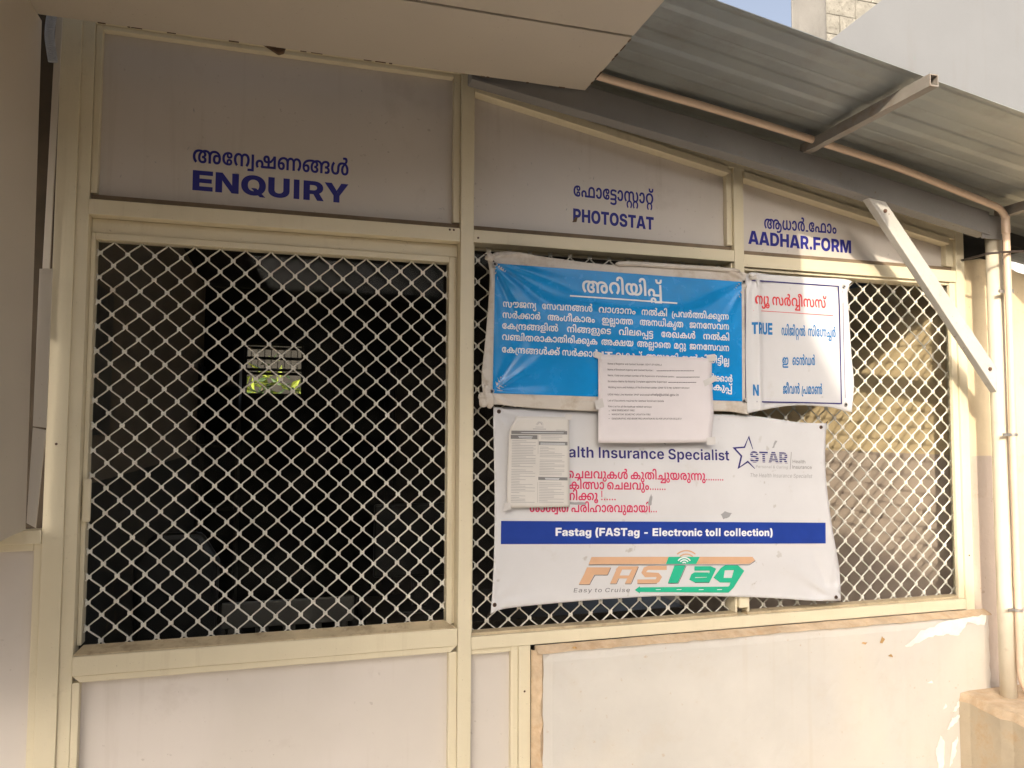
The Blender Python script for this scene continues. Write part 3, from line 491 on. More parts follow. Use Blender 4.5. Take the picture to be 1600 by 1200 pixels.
 'm44': '974|265,362 346,362~ 449,305~ 498,218~ 498,171 498,140~ 479,88~ 470,69 460,105 764,105 764,562 911,562 911,0 373,0 321,58 333,75~ 355,126~ 355,161 355,202~ 311,258~ 266,258 235,258~ 195,233~ 175,189~ 175,162 175,121~ 204,67~ 220,44 106,-12 69,29~ 29,115~ 29,170 29,228~ 89,314~ 195,362~',
 'm196': '1973|393,574 450,574~ 544,553~ 586,533 614,523 701,478~ 803,327~ 803,229 803,149~ 748,41~ 641,-12~ 564,-12 488,-12~ 382,44~ 325,152~ 325,230 325,291~ 372,398~ 460,486~ 520,518 546,533 593,554~ 683,574~ 738,574 805,574~ 899,548~ 969,503~ 998,473 1008,449 1057,250 1057,0 910,0 910,250 910,327~ 886,411~ 853,438 837,451~ 778,473~ 729,473 710,473~ 665,468~ 644,461 629,460 581,442~ 511,372~ 473,283~ 473,234 473,178~ 499,117~ 541,93~ 564,93 588,93~ 630,117~ 655,176~ 655,228 655,280~ 621,368~ 558,435~ 513,455 488,462 469,467~ 428,472~ 407,472 331,472~ 234,423~ 187,337~ 187,281 187,235~ 210,161~ 255,97~ 289,64 191,-12 146,25~ 77,108~ 37,213~ 37,281 37,335~ 74,439~ 157,524~ 294,574~;1244,574 1293,574~ 1384,555~ 1426,535 1454,523 1541,478~ 1643,327~ 1643,229 1643,149~ 1588,41~ 1481,-12~ 1404,-12 1327,-12~ 1220,44~ 1165,152~ 1165,230 1165,291~ 1213,398~ 1301,486~ 1361,518 1397,533 1436,552~ 1535,574~ 1599,574 1692,574~ 1821,525~ 1900,441~ 1936,336~ 1936,280 1936,212~ 1897,107~ 1827,25~ 1780,-12 1685,64 1715,94~ 1760,155~ 1786,230~ 1786,279 1786,338~ 1740,424~ 1652,472~ 1588,472 1555,472~ 1507,468~ 1486,462 1470,460 1418,440~ 1348,368~ 1313,280~ 1313,234 1313,178~ 1338,117~ 1380,93~ 1404,93 1428,93~ 1470,117~ 1495,176~ 1495,228 1495,280~ 1461,368~ 1397,435~ 1353,455 1328,462 1316,466~ 1289,470~ 1259,472~ 1240,472 1192,472~ 1134,448~ 1117,435 1083,408~ 1057,321~ 1057,241 1057,20 920,20 920,284 970,473 999,500~ 1073,546~ 1174,574~',
 'm163': '1666|580,574 676,574~ 796,499~ 852,367~ 852,283 852,188~ 788,56~ 667,-12~ 581,-12 515,-12~ 410,29~ 376,66 341,106~ 306,217~ 306,283 306,418~ 450,574~;580,469 514,469~ 450,373~ 450,282 450,222~ 479,137~ 536,93~ 579,93 621,93~ 678,136~ 708,221~ 708,282 708,344~ 679,427~ 622,469~;231,-12 133,-12~ 29,80~ 29,161 29,211~ 76,283~ 114,305 140,320~ 201,339~ 290,347~ 358,347 1087,347 1143,347~ 1212,338~ 1257,321~ 1276,308 1313,284~ 1347,214~ 1347,169 1347,86~ 1244,-12~ 1146,-12 1075,-12~ 972,39~ 917,140~ 917,215 917,237~ 919,274~ 922,291 924,299~ 925,311~ 927,318 941,380~ 1004,475~ 1098,540~ 1218,574~ 1287,574 1380,574~ 1511,525~ 1592,441~ 1629,336~ 1629,280 1629,213~ 1589,108~ 1519,25~ 1473,-12 1375,64 1405,94~ 1451,155~ 1477,229~ 1477,279 1477,335~ 1429,420~ 1341,467~ 1281,467 1223,467~ 1133,429~ 1073,359~ 1058,310 1056,303~ 1055,287~ 1054,279 1051,266~ 1049,235~ 1049,215 1049,168~ 1073,112~ 1114,88~ 1140,88 1171,88~ 1205,124~ 1205,157 1205,175~ 1194,207~ 1179,219 1166,230~ 1124,242~ 1071,242 322,242 275,242~ 222,235~ 202,222 189,213~ 170,184~ 170,164 170,140~ 188,108~ 227,92~ 256,92 282,92~ 339,111~ 373,137 435,45 402,23~ 340,-2~ 273,-12~',
 'm67': '379|177,-235 80,-235~ -33,-133~ -33,-53 -33,1~ 21,83~ 115,128~ 176,128 238,128~ 333,84~ 387,3~ 387,-53 387,-108~ 333,-190~ 239,-235~;177,-139 212,-139~ 259,-96~ 259,-53 259,-11~ 213,32~ 176,32 142,32~ 95,-11~ 95,-54 95,-95~ 142,-139~;141,574 207,574~ 284,527~ 316,450~ 316,405 316,328~ 279,185~ 252,99 115,113 140,190~ 167,322~ 167,375 167,414~ 139,467~ 100,467 85,467~ 58,464~ 45,460 23,561 46,566~ 103,574~',
 'm203': '1347|673,574 738,574~ 823,535~ 857,497 846,497 886,538~ 978,574~ 1042,574 1127,574~ 1247,502~ 1311,378~ 1311,299 1311,235~ 1279,126~ 1216,32~ 1170,-12 1066,64 1101,103~ 1143,177~ 1162,250~ 1162,289 1162,349~ 1127,428~ 1066,468~ 1027,468 1005,468~ 966,452~ 953,435 938,416~ 929,362~ 929,310 929,0 782,0 782,312 782,362~ 769,420~ 752,439 740,453~ 702,468~ 675,468 648,468~ 609,450~ 596,436 580,417~ 565,361~ 565,302 565,0 418,0 418,324 418,369~ 408,418~ 395,436 385,450~ 349,468~ 320,468 288,468~ 226,432~ 186,355~ 186,294 186,253~ 205,177~ 247,103~ 282,64 178,-12 133,32~ 70,125~ 37,232~ 37,295 37,375~ 101,501~ 225,574~ 313,574 359,574~ 422,557~ 474,523~ 500,497 486,495 527,536~ 615,574~',
 'm25': '975|664,574 748,574~ 871,507~ 938,384~ 938,300 938,236~ 906,127~ 843,32~ 797,-12 693,64 728,103~ 770,177~ 789,252~ 789,292 789,352~ 756,430~ 700,467~ 665,467 636,467~ 597,447~ 585,428 572,408~ 562,342~ 562,283 562,260 562,216~ 550,140~ 525,79~ 503,55 473,23~ 378,-12~ 312,-12 228,-12~ 105,56~ 37,180~ 37,264 37,330~ 70,439~ 134,532~ 179,575 281,499 247,461~ 205,387~ 186,312~ 186,271 186,208~ 218,131~ 273,95~ 306,95 338,95~ 378,115~ 390,134 403,154~ 412,217~ 412,271 412,301 412,372~ 445,474~ 480,509 509,538~ 594,574~',
 'm66': '274|-92,851 -33,851~ 59,831~ 102,804 165,764~ 211,629~ 211,516 211,0 63,0 63,509 63,578~ 52,672~ 23,732~ -4,748 -22,759~ -70,766~ -102,766 -121,766~ -156,756~ -178,732~ -178,711 -178,694~ -156,667~ -133,667 -102,667~ -82,700~ -82,722 -82,745~ -108,783~ -127,796 3,777 11,767~ 21,734~ 21,714 21,677~ -10,615~ -78,578~ -134,578 -181,578~ -250,609~ -286,667~ -286,709 -286,750~ -246,814~ -160,851~',
 'm50': '819|395,574 493,574~ 638,522~ 734,429~ 782,306~ 782,236 782,151~ 724,41~ 615,-12~ 540,-12 462,-12~ 365,48~ 320,147~ 320,206 320,297~ 423,410~ 520,410 580,410~ 671,350~ 725,256~ 728,204 673,207 667,232~ 636,279~ 588,310~ 556,310 507,310~ 463,252~ 463,202 463,170~ 481,120~ 518,93~ 547,93 576,93~ 616,124~ 638,188~ 638,239 638,253~ 635,290~ 632,307 631,312~ 631,325~ 629,329 622,366~ 567,429~ 475,467~ 410,467 334,467~ 235,421~ 187,337~ 187,281 187,235~ 210,161~ 256,97~ 289,64 191,-12 147,25~ 77,110~ 37,215~ 37,281 37,338~ 77,443~ 162,526~ 299,574~',
 'm11': '1056|363,574 427,574~ 518,549~ 583,507~ 608,482 568,489 604,536~ 708,574~ 765,574 830,574~ 926,530~ 988,455~ 1019,361~ 1019,311 1019,220~ 969,101~ 917,62 889,42~ 818,14~ 720,0~ 652,0 305,0 262,0~ 225,-5~ 215,-10 202,-16~ 192,-34~ 192,-45 192,-56~ 200,-74~ 210,-81 221,-87~ 259,-94~ 302,-94 1000,-94 1000,-201 283,-201 225,-201~ 135,-183~ 107,-166 76,-146~ 44,-88~ 44,-51 44,-13~ 76,50~ 110,71 128,82~ 173,97~ 238,105~ 284,105 599,105 671,105~ 758,119~ 809,146~ 827,164 853,190~ 870,261~ 870,302 870,342~ 846,418~ 791,468~ 745,468 726,468~ 690,454~ 678,438 665,422~ 654,370~ 654,317 654,146 509,146 509,300 509,357~ 486,421~ 465,438 447,454~ 392,470~ 348,470 317,470~ 263,460~ 217,440~ 182,409~ 171,388 167,381~ 163,362~ 161,354 160,346~ 157,324~ 157,309 157,268~ 195,219~ 229,219 261,219~ 290,256~ 290,283 290,301~ 277,328~ 250,344~ 229,344 196,344~ 150,326~ 126,315 45,325 64,348~ 133,397~ 217,430~ 258,430 317,430~ 390,389~ 425,323~ 425,284 425,242~ 385,170~ 299,126~ 231,126 174,126~ 86,174~ 37,261~ 37,321 37,393~ 117,507~ 263,574~',
 'm222': '938|330,574 397,574~ 497,538~ 530,505 568,467~ 600,372~ 600,301 600,213 205,213 205,105 728,105 728,562 875,562 875,0 618,0 590,0~ 528,3~ 502,4 200,4 167,2~ 111,0~ 82,0 58,0 58,303 58,383~ 96,474~ 127,505 160,538~ 263,574~;329,469 262,469~ 205,387~ 205,323 205,318 453,318 453,322 453,390~ 393,469~;660,-337 614,-337~ 542,-314~ 515,-292 490,-270~ 465,-198~ 465,-149 465,-144 465,-107~ 450,-51~ 432,-32 417,-16~ 370,0~ 338,0 309,0~ 248,-22~ 203,-74~ 198,-119 198,-119~ 198,-139~ 198,-161 198,-198~ 217,-238~ 244,-254~ 256,-254 280,-254~ 308,-229~ 308,-203 308,-178~ 280,-151~ 252,-151 221,-151~ 170,-185~ 144,-208 122,-138 156,-109~ 234,-68~ 281,-68 350,-68~ 416,-143~ 416,-202 416,-263~ 338,-337~ 257,-337 178,-337~ 86,-236~ 86,-151 86,-96~ 128,-13~ 200,43~ 293,71~ 343,71 366,71~ 410,68~ 451,62~ 469,55 503,43~ 557,1~ 590,-70~ 590,-127 590,-134 590,-165~ 595,-205~ 604,-219 614,-232~ 641,-246~ 663,-246 701,-246~ 750,-192~ 750,-130 750,-86~ 721,-10~ 692,22 786,79 829,36~ 875,-68~ 875,-130 875,-193~ 825,-286~ 730,-337~',
 'm69': '291|51,-334 -13,-334~ -104,-297~ -151,-226~ -151,-175 -151,-106~ -55,-23~ 35,-23 74,-23~ 148,-44~ 200,-79 168,-168 140,-145~ 84,-124~ 49,-124 19,-124~ -13,-150~ -13,-177 -13,-202~ 22,-229~ 51,-229 82,-229~ 124,-209~ 147,-162~ 147,-122 147,-99~ 133,-37~ 109,32~ 95,65 71,122~ 38,244~ 38,305 38,377~ 81,507~ 112,562 263,562 236,514~ 201,432~ 185,355~ 185,315 185,263~ 211,166~ 233,108 251,62~ 276,-15~ 290,-86~ 290,-122 290,-196~ 223,-290~ 114,-334~',
 'm38': '1133|564,-12 488,-12~ 381,44~ 325,152~ 325,230 325,291~ 373,398~ 461,486~ 521,518 557,533 596,552~ 693,574~ 759,574 852,574~ 981,525~ 1060,441~ 1096,336~ 1096,280 1096,212~ 1057,107~ 987,25~ 940,-12 845,64 875,94~ 920,155~ 946,230~ 946,279 946,338~ 900,424~ 812,472~ 748,472 715,472~ 667,467~ 646,462 630,460 579,440~ 509,369~ 473,280~ 473,234 473,178~ 499,117~ 541,93~ 564,93 588,93~ 630,117~ 655,176~ 655,228 655,280~ 621,368~ 557,435~ 513,455 488,462 469,467~ 429,472~ 407,472 331,472~ 234,423~ 187,337~ 187,281 187,235~ 210,161~ 255,97~ 289,64 191,-12 146,25~ 77,108~ 37,213~ 37,281 37,335~ 74,439~ 156,524~ 292,574~ 390,574 449,574~ 544,554~ 586,534 614,523 701,478~ 803,327~ 803,229 803,149~ 748,41~ 641,-12~',
 'm201': '1045|315,574 367,574~ 439,553~ 497,512~ 528,481 570,248 570,0 423,0 423,324 423,369~ 413,418~ 400,436 390,450~ 353,468~ 323,468 289,468~ 226,432~ 186,355~ 186,294 186,253~ 205,177~ 247,103~ 282,64 178,-12 133,32~ 70,125~ 37,232~ 37,295 37,375~ 102,501~ 226,574~;763,574 842,574~ 947,532~ 1000,460~ 1000,416 1000,385~ 982,335~ 941,295~ 906,278 904,283 958,264~ 1011,193~ 1011,144 1011,71~ 909,-12~ 809,-12 769,-12~ 713,-4~ 692,0 710,103 728,99~ 761,93~ 783,93 827,93~ 864,122~ 864,156 864,170~ 852,195~ 839,205 826,215~ 785,226~ 746,226 709,226 709,330 743,330 775,330~ 821,341~ 835,355 843,363~ 853,386~ 853,400 853,434~ 804,469~ 757,469 707,469~ 639,439~ 616,410 600,389~ 579,336~ 570,262~ 570,209 570,74 433,74 433,242 452,370 473,434~ 557,525~ 682,574~',
 'm53': '784|409,469 361,469~ 278,458~ 213,433~ 171,394~ 163,367 162,364~ 164,359~ 163,356 160,348~ 157,327~ 157,309 157,268~ 195,219~ 229,219 261,219~ 290,256~ 290,283 290,301~ 277,328~ 250,344~ 229,344 198,344~ 151,327~ 126,315 48,325 67,348~ 135,396~ 218,429~ 258,429 318,429~ 391,389~ 425,323~ 425,284 425,242~ 385,170~ 300,126~ 232,126 175,126~ 87,174~ 37,262~ 37,322 37,371~ 81,462~ 175,533~ 322,574~ 425,574 533,574~ 672,536~ 740,462~ 740,407 740,366~ 694,306~ 606,268~ 543,258 489,310 489,335 498,335 524,335~ 558,340~ 571,349 582,356~ 592,378~ 592,393 592,418~ 561,451~ 481,469~;750,156 750,120~ 724,63~ 701,43 682,27~ 633,9~ 556,0~ 495,0 305,0 262,0~ 225,-5~ 215,-10 202,-16~ 192,-34~ 192,-45 192,-56~ 200,-74~ 210,-81 221,-87~ 259,-94~ 302,-94 730,-94 730,-201 283,-201 225,-201~ 135,-183~ 107,-166 76,-146~ 44,-88~ 44,-51 44,-13~ 76,50~ 110,71 128,82~ 172,97~ 237,105~ 283,105 479,105 521,105~ 568,112~ 581,122 592,129~ 603,152~ 603,167 603,183~ 591,209~ 577,217 567,224~ 533,230~ 500,230 489,230 489,324 602,308 680,283~ 750,209~',
 'm71': '789|268,-12 207,-12~ 102,41~ 37,153~ 37,243 37,317~ 90,438~ 190,526~ 331,574~ 419,574 503,574~ 628,529~ 711,449~ 752,342~ 752,280 752,213~ 712,108~ 642,25~ 596,-12 500,64 530,94~ 576,155~ 602,229~ 602,279 602,335~ 558,420~ 470,467~ 404,467 334,467~ 229,406~ 172,303~ 172,239 172,182~ 196,116~ 237,88~ 262,88 283,88~ 312,106~ 327,141~ 327,166 327,204~ 292,247~ 255,247 218,247~ 150,206~ 116,168 104,267 132,296~ 226,347~ 289,347 347,347~ 427,304~ 469,227~ 469,174 469,116~ 421,33~ 332,-12~',
 'm33': '612|294,574 389,574~ 541,534~ 591,507 531,412 480,438~ 375,466~ 304,466 259,466~ 203,449~ 177,420~ 177,401 177,388~ 185,369~ 193,361 209,347~ 264,339~ 307,339 335,339 423,339~ 523,304~ 551,270 568,250~ 583,198~ 583,166 583,114~ 524,33~ 404,-12~ 312,-12 220,-12~ 76,25~ 14,58 72,155 108,136~ 177,110~ 255,96~ 302,96 349,96~ 407,114~ 434,146~ 434,167 434,181~ 424,205~ 411,213 398,222~ 356,231~ 308,231 289,231 208,231~ 92,262~ 62,297 46,316~ 28,366~ 28,398 28,448~ 86,528~ 204,574~',
 'm52': '938|875,562 875,0 58,0 58,303 58,383~ 96,474~ 127,505 160,538~ 263,574~ 330,574 397,574~ 497,538~ 530,505 568,467~ 600,372~ 600,301 600,213 205,213 205,105 728,105 728,562;329,469 262,469~ 205,387~ 205,323 205,318 453,318 453,322 453,390~ 393,469~',
 'm24': '1107|419,574 504,574~ 629,529~ 711,450~ 751,346~ 751,287 751,226~ 719,136~ 665,61~ 631,22 614,0 552,0 508,61 534,93~ 576,155~ 602,230~ 602,279 602,339~ 554,423~ 465,467~ 404,467 334,467~ 229,408~ 172,306~ 172,241 172,237 172,181~ 196,115~ 237,88~ 262,88 283,88~ 312,106~ 327,141~ 327,166 327,204~ 292,247~ 255,247 218,247~ 150,206~ 116,168 104,267 132,296~ 226,347~ 289,347 347,347~ 427,304~ 469,227~ 469,174 469,116~ 421,33~ 332,-12~ 268,-12 207,-12~ 102,41~ 37,153~ 37,243 37,343~ 132,491~ 304,574~;1044,562 1044,0 593,0 650,105 897,105 897,562',
 'm180': '1830|267,-12 207,-12~ 102,40~ 37,152~ 37,242 37,350~ 133,498~ 298,574~ 399,574 489,574~ 610,523~ 658,473 640,463 703,209 703,0 556,0 556,269 556,346~ 532,415~ 511,433 492,450~ 440,468~ 396,468 332,468~ 231,417~ 172,315~ 172,240 172,237 172,181~ 196,115~ 237,88~ 262,88 283,88~ 312,106~ 327,141~ 327,167 327,205~ 292,247~ 255,247 218,247~ 150,206~ 116,168 104,267 132,296~ 229,347~ 291,347 348,347~ 428,304~ 469,227~ 469,174 469,116~ 421,33~ 331,-12~;876,574 917,574~ 994,563~ 1034,546 1043,522 1123,490~ 1213,383~ 1213,306 1213,251~ 1163,176~ 1074,137~ 1013,137 949,137~ 860,178~ 813,254~ 813,306 813,369~ 888,475~ 979,520 999,542 1034,556~ 1117,574~ 1168,574 1259,574~ 1381,523~ 1452,441~ 1483,345~ 1483,300 1483,239~ 1451,149~ 1397,74~ 1363,35 1240,73 1266,105~ 1308,167~ 1334,242~ 1334,292 1334,345~ 1291,426~ 1207,472~ 1147,472 1138,472~ 1109,469~ 1092,465 1083,476 1036,463~ 977,410~ 949,344~ 949,313 949,283~ 968,249~ 997,236~ 1013,236 1030,236~ 1059,249~ 1077,283~ 1077,313 1077,345~ 1049,409~ 999,462~ 965,475 934,466 920,470~ 895,472~ 884,472 838,472~ 778,449~ 761,436 727,409~ 703,327~ 703,250 703,10 566,10 566,242 616,472 646,502~ 715,548~ 810,574~;1767,562 1767,0 829,0 829,105 1620,105 1620,562',
 'm167': '1903|580,574 675,574~ 795,499~ 852,367~ 852,283 852,188~ 787,56~ 666,-12~ 581,-12 515,-12~ 410,29~ 376,66 341,106~ 306,217~ 306,283 306,418~ 450,574~;579,469 514,469~ 450,373~ 450,282 450,222~ 479,137~ 536,93~ 578,93 621,93~ 678,136~ 708,221~ 708,282 708,344~ 679,427~ 622,469~;231,-12 133,-12~ 29,80~ 29,161 29,211~ 76,283~ 114,305 140,320~ 201,339~ 290,347~ 358,347 804,347 898,347~ 1011,324~ 1051,297 1082,277~ 1116,217~ 1116,177 1116,141~ 1089,93~ 1040,63~ 1007,54 1055,105 1358,105 1358,0 925,0 899,102 937,107~ 973,139~ 973,170 973,184~ 959,211~ 945,220 926,232~ 867,242~ 821,242 322,242 275,242~ 222,235~ 202,222 189,213~ 170,184~ 170,164 170,140~ 188,108~ 227,92~ 256,92 282,92~ 339,111~ 373,137 435,45 402,23~ 340,-2~ 273,-12~;1340,0 1340,386 1340,412~ 1334,442~ 1328,452 1323,460~ 1305,470~ 1291,470 1267,470~ 1236,440~ 1236,408 1236,389~ 1253,353~ 1301,330~ 1349,330 1395,330 1455,330~ 1547,372~ 1617,441~ 1671,523~ 1694,562 1840,562 1840,0;1290,574 1332,574~ 1400,555~ 1424,535 1453,512~ 1484,438~ 1484,371 1484,105 1694,105 1694,305 1694,323~ 1696,358~ 1699,391~ 1700,403 1703,390 1668,334~ 1574,262~ 1469,229~ 1417,229 1351,229 1257,229~ 1145,279~ 1096,362~ 1096,412 1096,455~ 1141,528~ 1227,574~',
 'm48': '813|396,574 489,574~ 622,534~ 666,499 698,473~ 738,406~ 757,316~ 757,255 757,0 56,0 56,257 56,315~ 75,404~ 114,473~ 145,498 188,534~ 307,574~;322,468 292,468~ 245,436~ 229,408 216,385~ 203,320~ 203,273 203,68 167,70 227,120~ 325,226~ 383,336~ 383,392 383,413~ 373,447~ 346,468~;528,370 528,322~ 489,230~ 420,140~ 374,94 348,100 373,103~ 426,105~ 439,105 610,105 610,254 610,318~ 586,401~ 533,456~ 488,475 492,479 504,463~ 528,410~',
 'm68': '379|177,-235 80,-235~ -33,-133~ -33,-53 -33,1~ 21,83~ 115,128~ 176,128 238,128~ 333,84~ 387,3~ 387,-53 387,-108~ 333,-190~ 239,-235~;177,37 134,37~ 76,-8~ 76,-54 76,-99~ 134,-144~ 177,-144 219,-144~ 278,-99~ 278,-53 278,-8~ 221,37~;178,-100 121,-100~ 64,-35~ 64,17 64,35~ 86,77~ 105,100 153,76 135,69~ 120,43~ 120,31 120,16~ 134,-6~ 160,-18~ 179,-18 197,-18~ 223,-6~ 237,16~ 237,31 237,40~ 222,63~ 205,70 252,100 274,76~ 293,38~ 293,16 293,-13~ 271,-66~ 221,-100~;141,574 207,574~ 284,527~ 316,450~ 316,405 316,328~ 279,185~ 252,99 115,113 140,190~ 167,322~ 167,375 167,414~ 139,467~ 100,467 85,467~ 58,464~ 45,460 23,561 46,566~ 103,574~',
 'm225': '1059|373,574 462,574~ 587,526~ 666,444~ 703,343~ 703,290 703,227~ 671,136~ 615,62~ 580,22 607,105 849,105 849,562 996,562 996,0 724,0 693,3 657,2~ 585,0~ 548,0 507,0 458,70 485,97~ 529,156~ 554,230~ 554,279 554,335~ 508,420~ 427,467~ 374,467 318,467~ 235,421~ 189,337~ 189,281 189,235~ 212,161~ 257,97~ 291,64 191,-12 147,25~ 77,110~ 37,215~ 37,281 37,335~ 75,439~ 156,524~ 284,574~;996,125 996,-284 430,-284 379,-188 559,-59 600,-30~ 686,22~ 730,46 842,17 620,-142 595,-159~ 546,-193~ 521,-207 532,-188 558,-186~ 620,-184~ 660,-184 852,-184 852,61',
 'm156': '1334|681,574 741,574~ 827,541~ 859,508 881,486~ 908,430~ 922,356~ 922,307 922,271 922,217~ 931,154~ 944,134 956,115~ 997,95~ 1028,95 1062,95~ 1116,131~ 1148,208~ 1148,271 1148,312~ 1129,387~ 1088,461~ 1053,499 1155,575 1201,532~ 1264,439~ 1297,330~ 1297,264 1297,180~ 1229,56~ 1106,-12~ 1022,-12 956,-12~ 861,23~ 831,55 810,79~ 784,140~ 772,216~ 772,260 772,287 772,349~ 763,409~ 750,429 738,449~ 698,467~ 669,467 646,467~ 606,452~ 595,438 579,419~ 565,362~ 565,312 565,0 418,0 418,303 418,360~ 410,415~ 395,434 382,451~ 340,468~ 320,468 282,468~ 221,428~ 186,349~ 186,289 186,250~ 205,177~ 247,103~ 282,64 178,-12 132,32~ 69,126~ 37,235~ 37,299 37,378~ 100,502~ 220,574~ 305,574 370,574~ 461,537~ 501,496 490,496 526,531~ 610,574~;1217,596 1144,596~ 1051,638~ 1007,713~ 1007,762 1007,782~ 1013,818~ 1019,831 1148,809 1145,800~ 1142,778~ 1142,769 1142,740~ 1162,708~ 1197,695~ 1219,695 1242,695~ 1277,708~ 1298,740~ 1298,769 1298,778~ 1295,800~ 1293,809 1417,831 1422,818~ 1428,782~ 1428,762 1428,713~ 1384,638~ 1291,596~',
 'm35': '1334|653,-12 594,-12~ 507,21~ 475,54 454,76~ 426,132~ 412,206~ 412,255 412,291 412,345~ 403,408~ 390,428 378,448~ 338,467~ 306,467 273,467~ 218,432~ 186,354~ 186,291 186,251~ 205,175~ 247,102~ 281,63 179,-13 134,31~ 70,124~ 37,232~ 37,298 37,382~ 105,506~ 229,574~ 313,574 378,574~ 473,539~ 503,507 525,484~ 550,422~ 562,347~ 562,302 562,275 562,213~ 571,153~ 584,133 596,114~ 636,95~ 665,95 688,95~ 728,111~ 739,124 756,143~ 769,200~ 769,250 769,562 916,562 916,259 916,202~ 924,148~ 939,128 953,111~ 994,94~ 1014,94 1052,94~ 1113,134~ 1148,214~ 1148,273 1148,312~ 1129,386~ 1087,460~ 1052,498 1156,574 1202,531~ 1264,437~ 1297,329~ 1297,263 1297,185~ 1234,60~ 1114,-12~ 1029,-12 965,-12~ 873,25~ 833,66 844,66 808,31~ 724,-12~',
 'm171': '1334|653,574 724,574~ 808,531~ 844,496 833,496 873,537~ 965,574~ 1029,574 1114,574~ 1234,502~ 1297,378~ 1297,299 1297,235~ 1265,126~ 1202,32~ 1156,-12 1052,64 1087,103~ 1129,177~ 1148,250~ 1148,289 1148,349~ 1113,428~ 1052,468~ 1014,468 994,468~ 953,451~ 939,434 924,415~ 916,360~ 916,303 916,0 769,0 769,312 769,362~ 756,419~ 739,438 728,452~ 688,467~ 665,467 637,467~ 596,449~ 584,429 571,409~ 562,349~ 562,287 562,260 562,216~ 550,140~ 525,79~ 503,55 473,23~ 378,-12~ 312,-12 228,-12~ 105,56~ 37,180~ 37,264 37,330~ 70,439~ 134,532~ 179,575 281,499 247,461~ 205,387~ 186,312~ 186,271 186,208~ 218,131~ 273,95~ 306,95 338,95~ 378,115~ 390,134 403,154~ 412,217~ 412,271 412,307 412,356~ 426,430~ 454,486~ 475,508 507,541~ 593,574~',
 'm176': '1015|952,562 952,0 681,0 644,4 607,2~ 532,0~ 496,0 20,0 20,105 476,105 401,88 424,101~ 461,154~ 461,194 461,234~ 425,282~ 385,282 344,282~ 304,234~ 304,193 304,183~ 305,169~ 306,162 164,151 163,162~ 159,194~ 159,207 159,290~ 275,386~ 385,386 450,386~ 535,353~ 584,301~ 604,238~ 604,208 604,183~ 592,140~ 569,103~ 554,86 527,105 805,105 805,562;952,125 952,-284 386,-284 335,-188 515,-59 556,-30~ 642,22~ 686,46 798,17 576,-142 551,-159~ 502,-193~ 477,-207 488,-188 514,-186~ 576,-184~ 616,-184 808,-184 808,61',
 'm117': '1181|315,574 362,574~ 428,557~ 484,522~ 514,495 570,232 570,0 423,0 423,324 423,368~ 413,418~ 400,436 390,450~ 353,468~ 323,468 289,468~ 226,432~ 186,355~ 186,294 186,253~ 205,177~ 247,103~ 282,64 178,-12 133,32~ 70,125~ 37,232~ 37,295 37,375~ 102,501~ 226,574~;906,-12 831,-12~ 728,44~ 675,151~ 675,227 675,267~ 701,353~ 769,446~ 831,495 846,520 887,555~ 932,607~ 932,639 932,665~ 901,695~ 864,695 845,695~ 811,689~ 800,686 774,782 798,790~ 874,800~ 914,800 980,800~ 1051,758~ 1078,696~ 1078,665 1078,611~ 1018,517~ 960,470 944,454 900,420~ 846,341~ 822,259~ 822,222 822,182~ 840,124~ 878,93~ 908,93 951,93~ 994,155~ 994,225 994,265~ 971,347~ 923,417~ 885,440 862,454~ 808,471~ 761,471 722,471~ 658,456~ 632,437 614,423~ 586,379~ 570,306~ 570,247 570,100 432,100 432,284 481,468 510,499~ 581,546~ 684,574~ 758,574 810,574~ 899,558~ 937,541 941,540~ 948,536~ 952,534 1016,504~ 1101,409~ 1144,294~ 1144,233 1144,117~ 1024,-12~',
 'm116': '1677|399,574 489,574~ 610,523~ 658,473 621,494 656,535~ 753,574~ 811,574 884,574~ 972,527~ 1009,486 1011,441 1066,302 1066,0 919,0 919,311 919,361~ 907,420~ 890,439 878,453~ 839,468~ 811,468 786,468~ 747,451~ 733,436 717,417~ 703,360~ 703,301 703,0 556,0 556,268 556,345~ 532,415~ 511,433 492,450~ 440,468~ 396,468 332,468~ 231,417~ 172,315~ 172,240 172,237 172,181~ 196,116~ 237,88~ 262,88 283,88~ 312,106~ 327,141~ 327,167 327,205~ 292,247~ 255,247 218,247~ 150,206~ 116,168 104,267 132,296~ 229,347~ 291,347 348,347~ 428,304~ 469,227~ 469,174 469,116~ 421,33~ 331,-12~ 267,-12 207,-12~ 102,40~ 37,152~ 37,242 37,350~ 133,498~ 298,574~;1402,-12 1327,-12~ 1224,44~ 1171,151~ 1171,227 1171,267~ 1197,353~ 1265,446~ 1327,495 1342,520 1383,555~ 1428,607~ 1428,639 1428,665~ 1397,695~ 1360,695 1341,695~ 1307,689~ 1296,686 1270,782 1294,790~ 1370,800~ 1410,800 1476,800~ 1547,758~ 1574,696~ 1574,665 1574,611~ 1514,517~ 1456,470 1440,454 1396,420~ 1342,341~ 1318,259~ 1318,222 1318,182~ 1336,124~ 1374,93~ 1404,93 1447,93~ 1490,155~ 1490,225 1490,265~ 1467,347~ 1419,417~ 1381,440 1358,454~ 1304,471~ 1257,471 1218,471~ 1154,456~ 1128,437 1110,423~ 1082,379~ 1066,306~ 1066,247 1066,100 928,100 928,284 977,468 1006,499~ 1077,546~ 1180,574~ 1254,574 1306,574~ 1395,558~ 1433,541 1437,540~ 1444,536~ 1448,534 1512,504~ 1597,409~ 1640,294~ 1640,233 1640,117~ 1520,-12~',
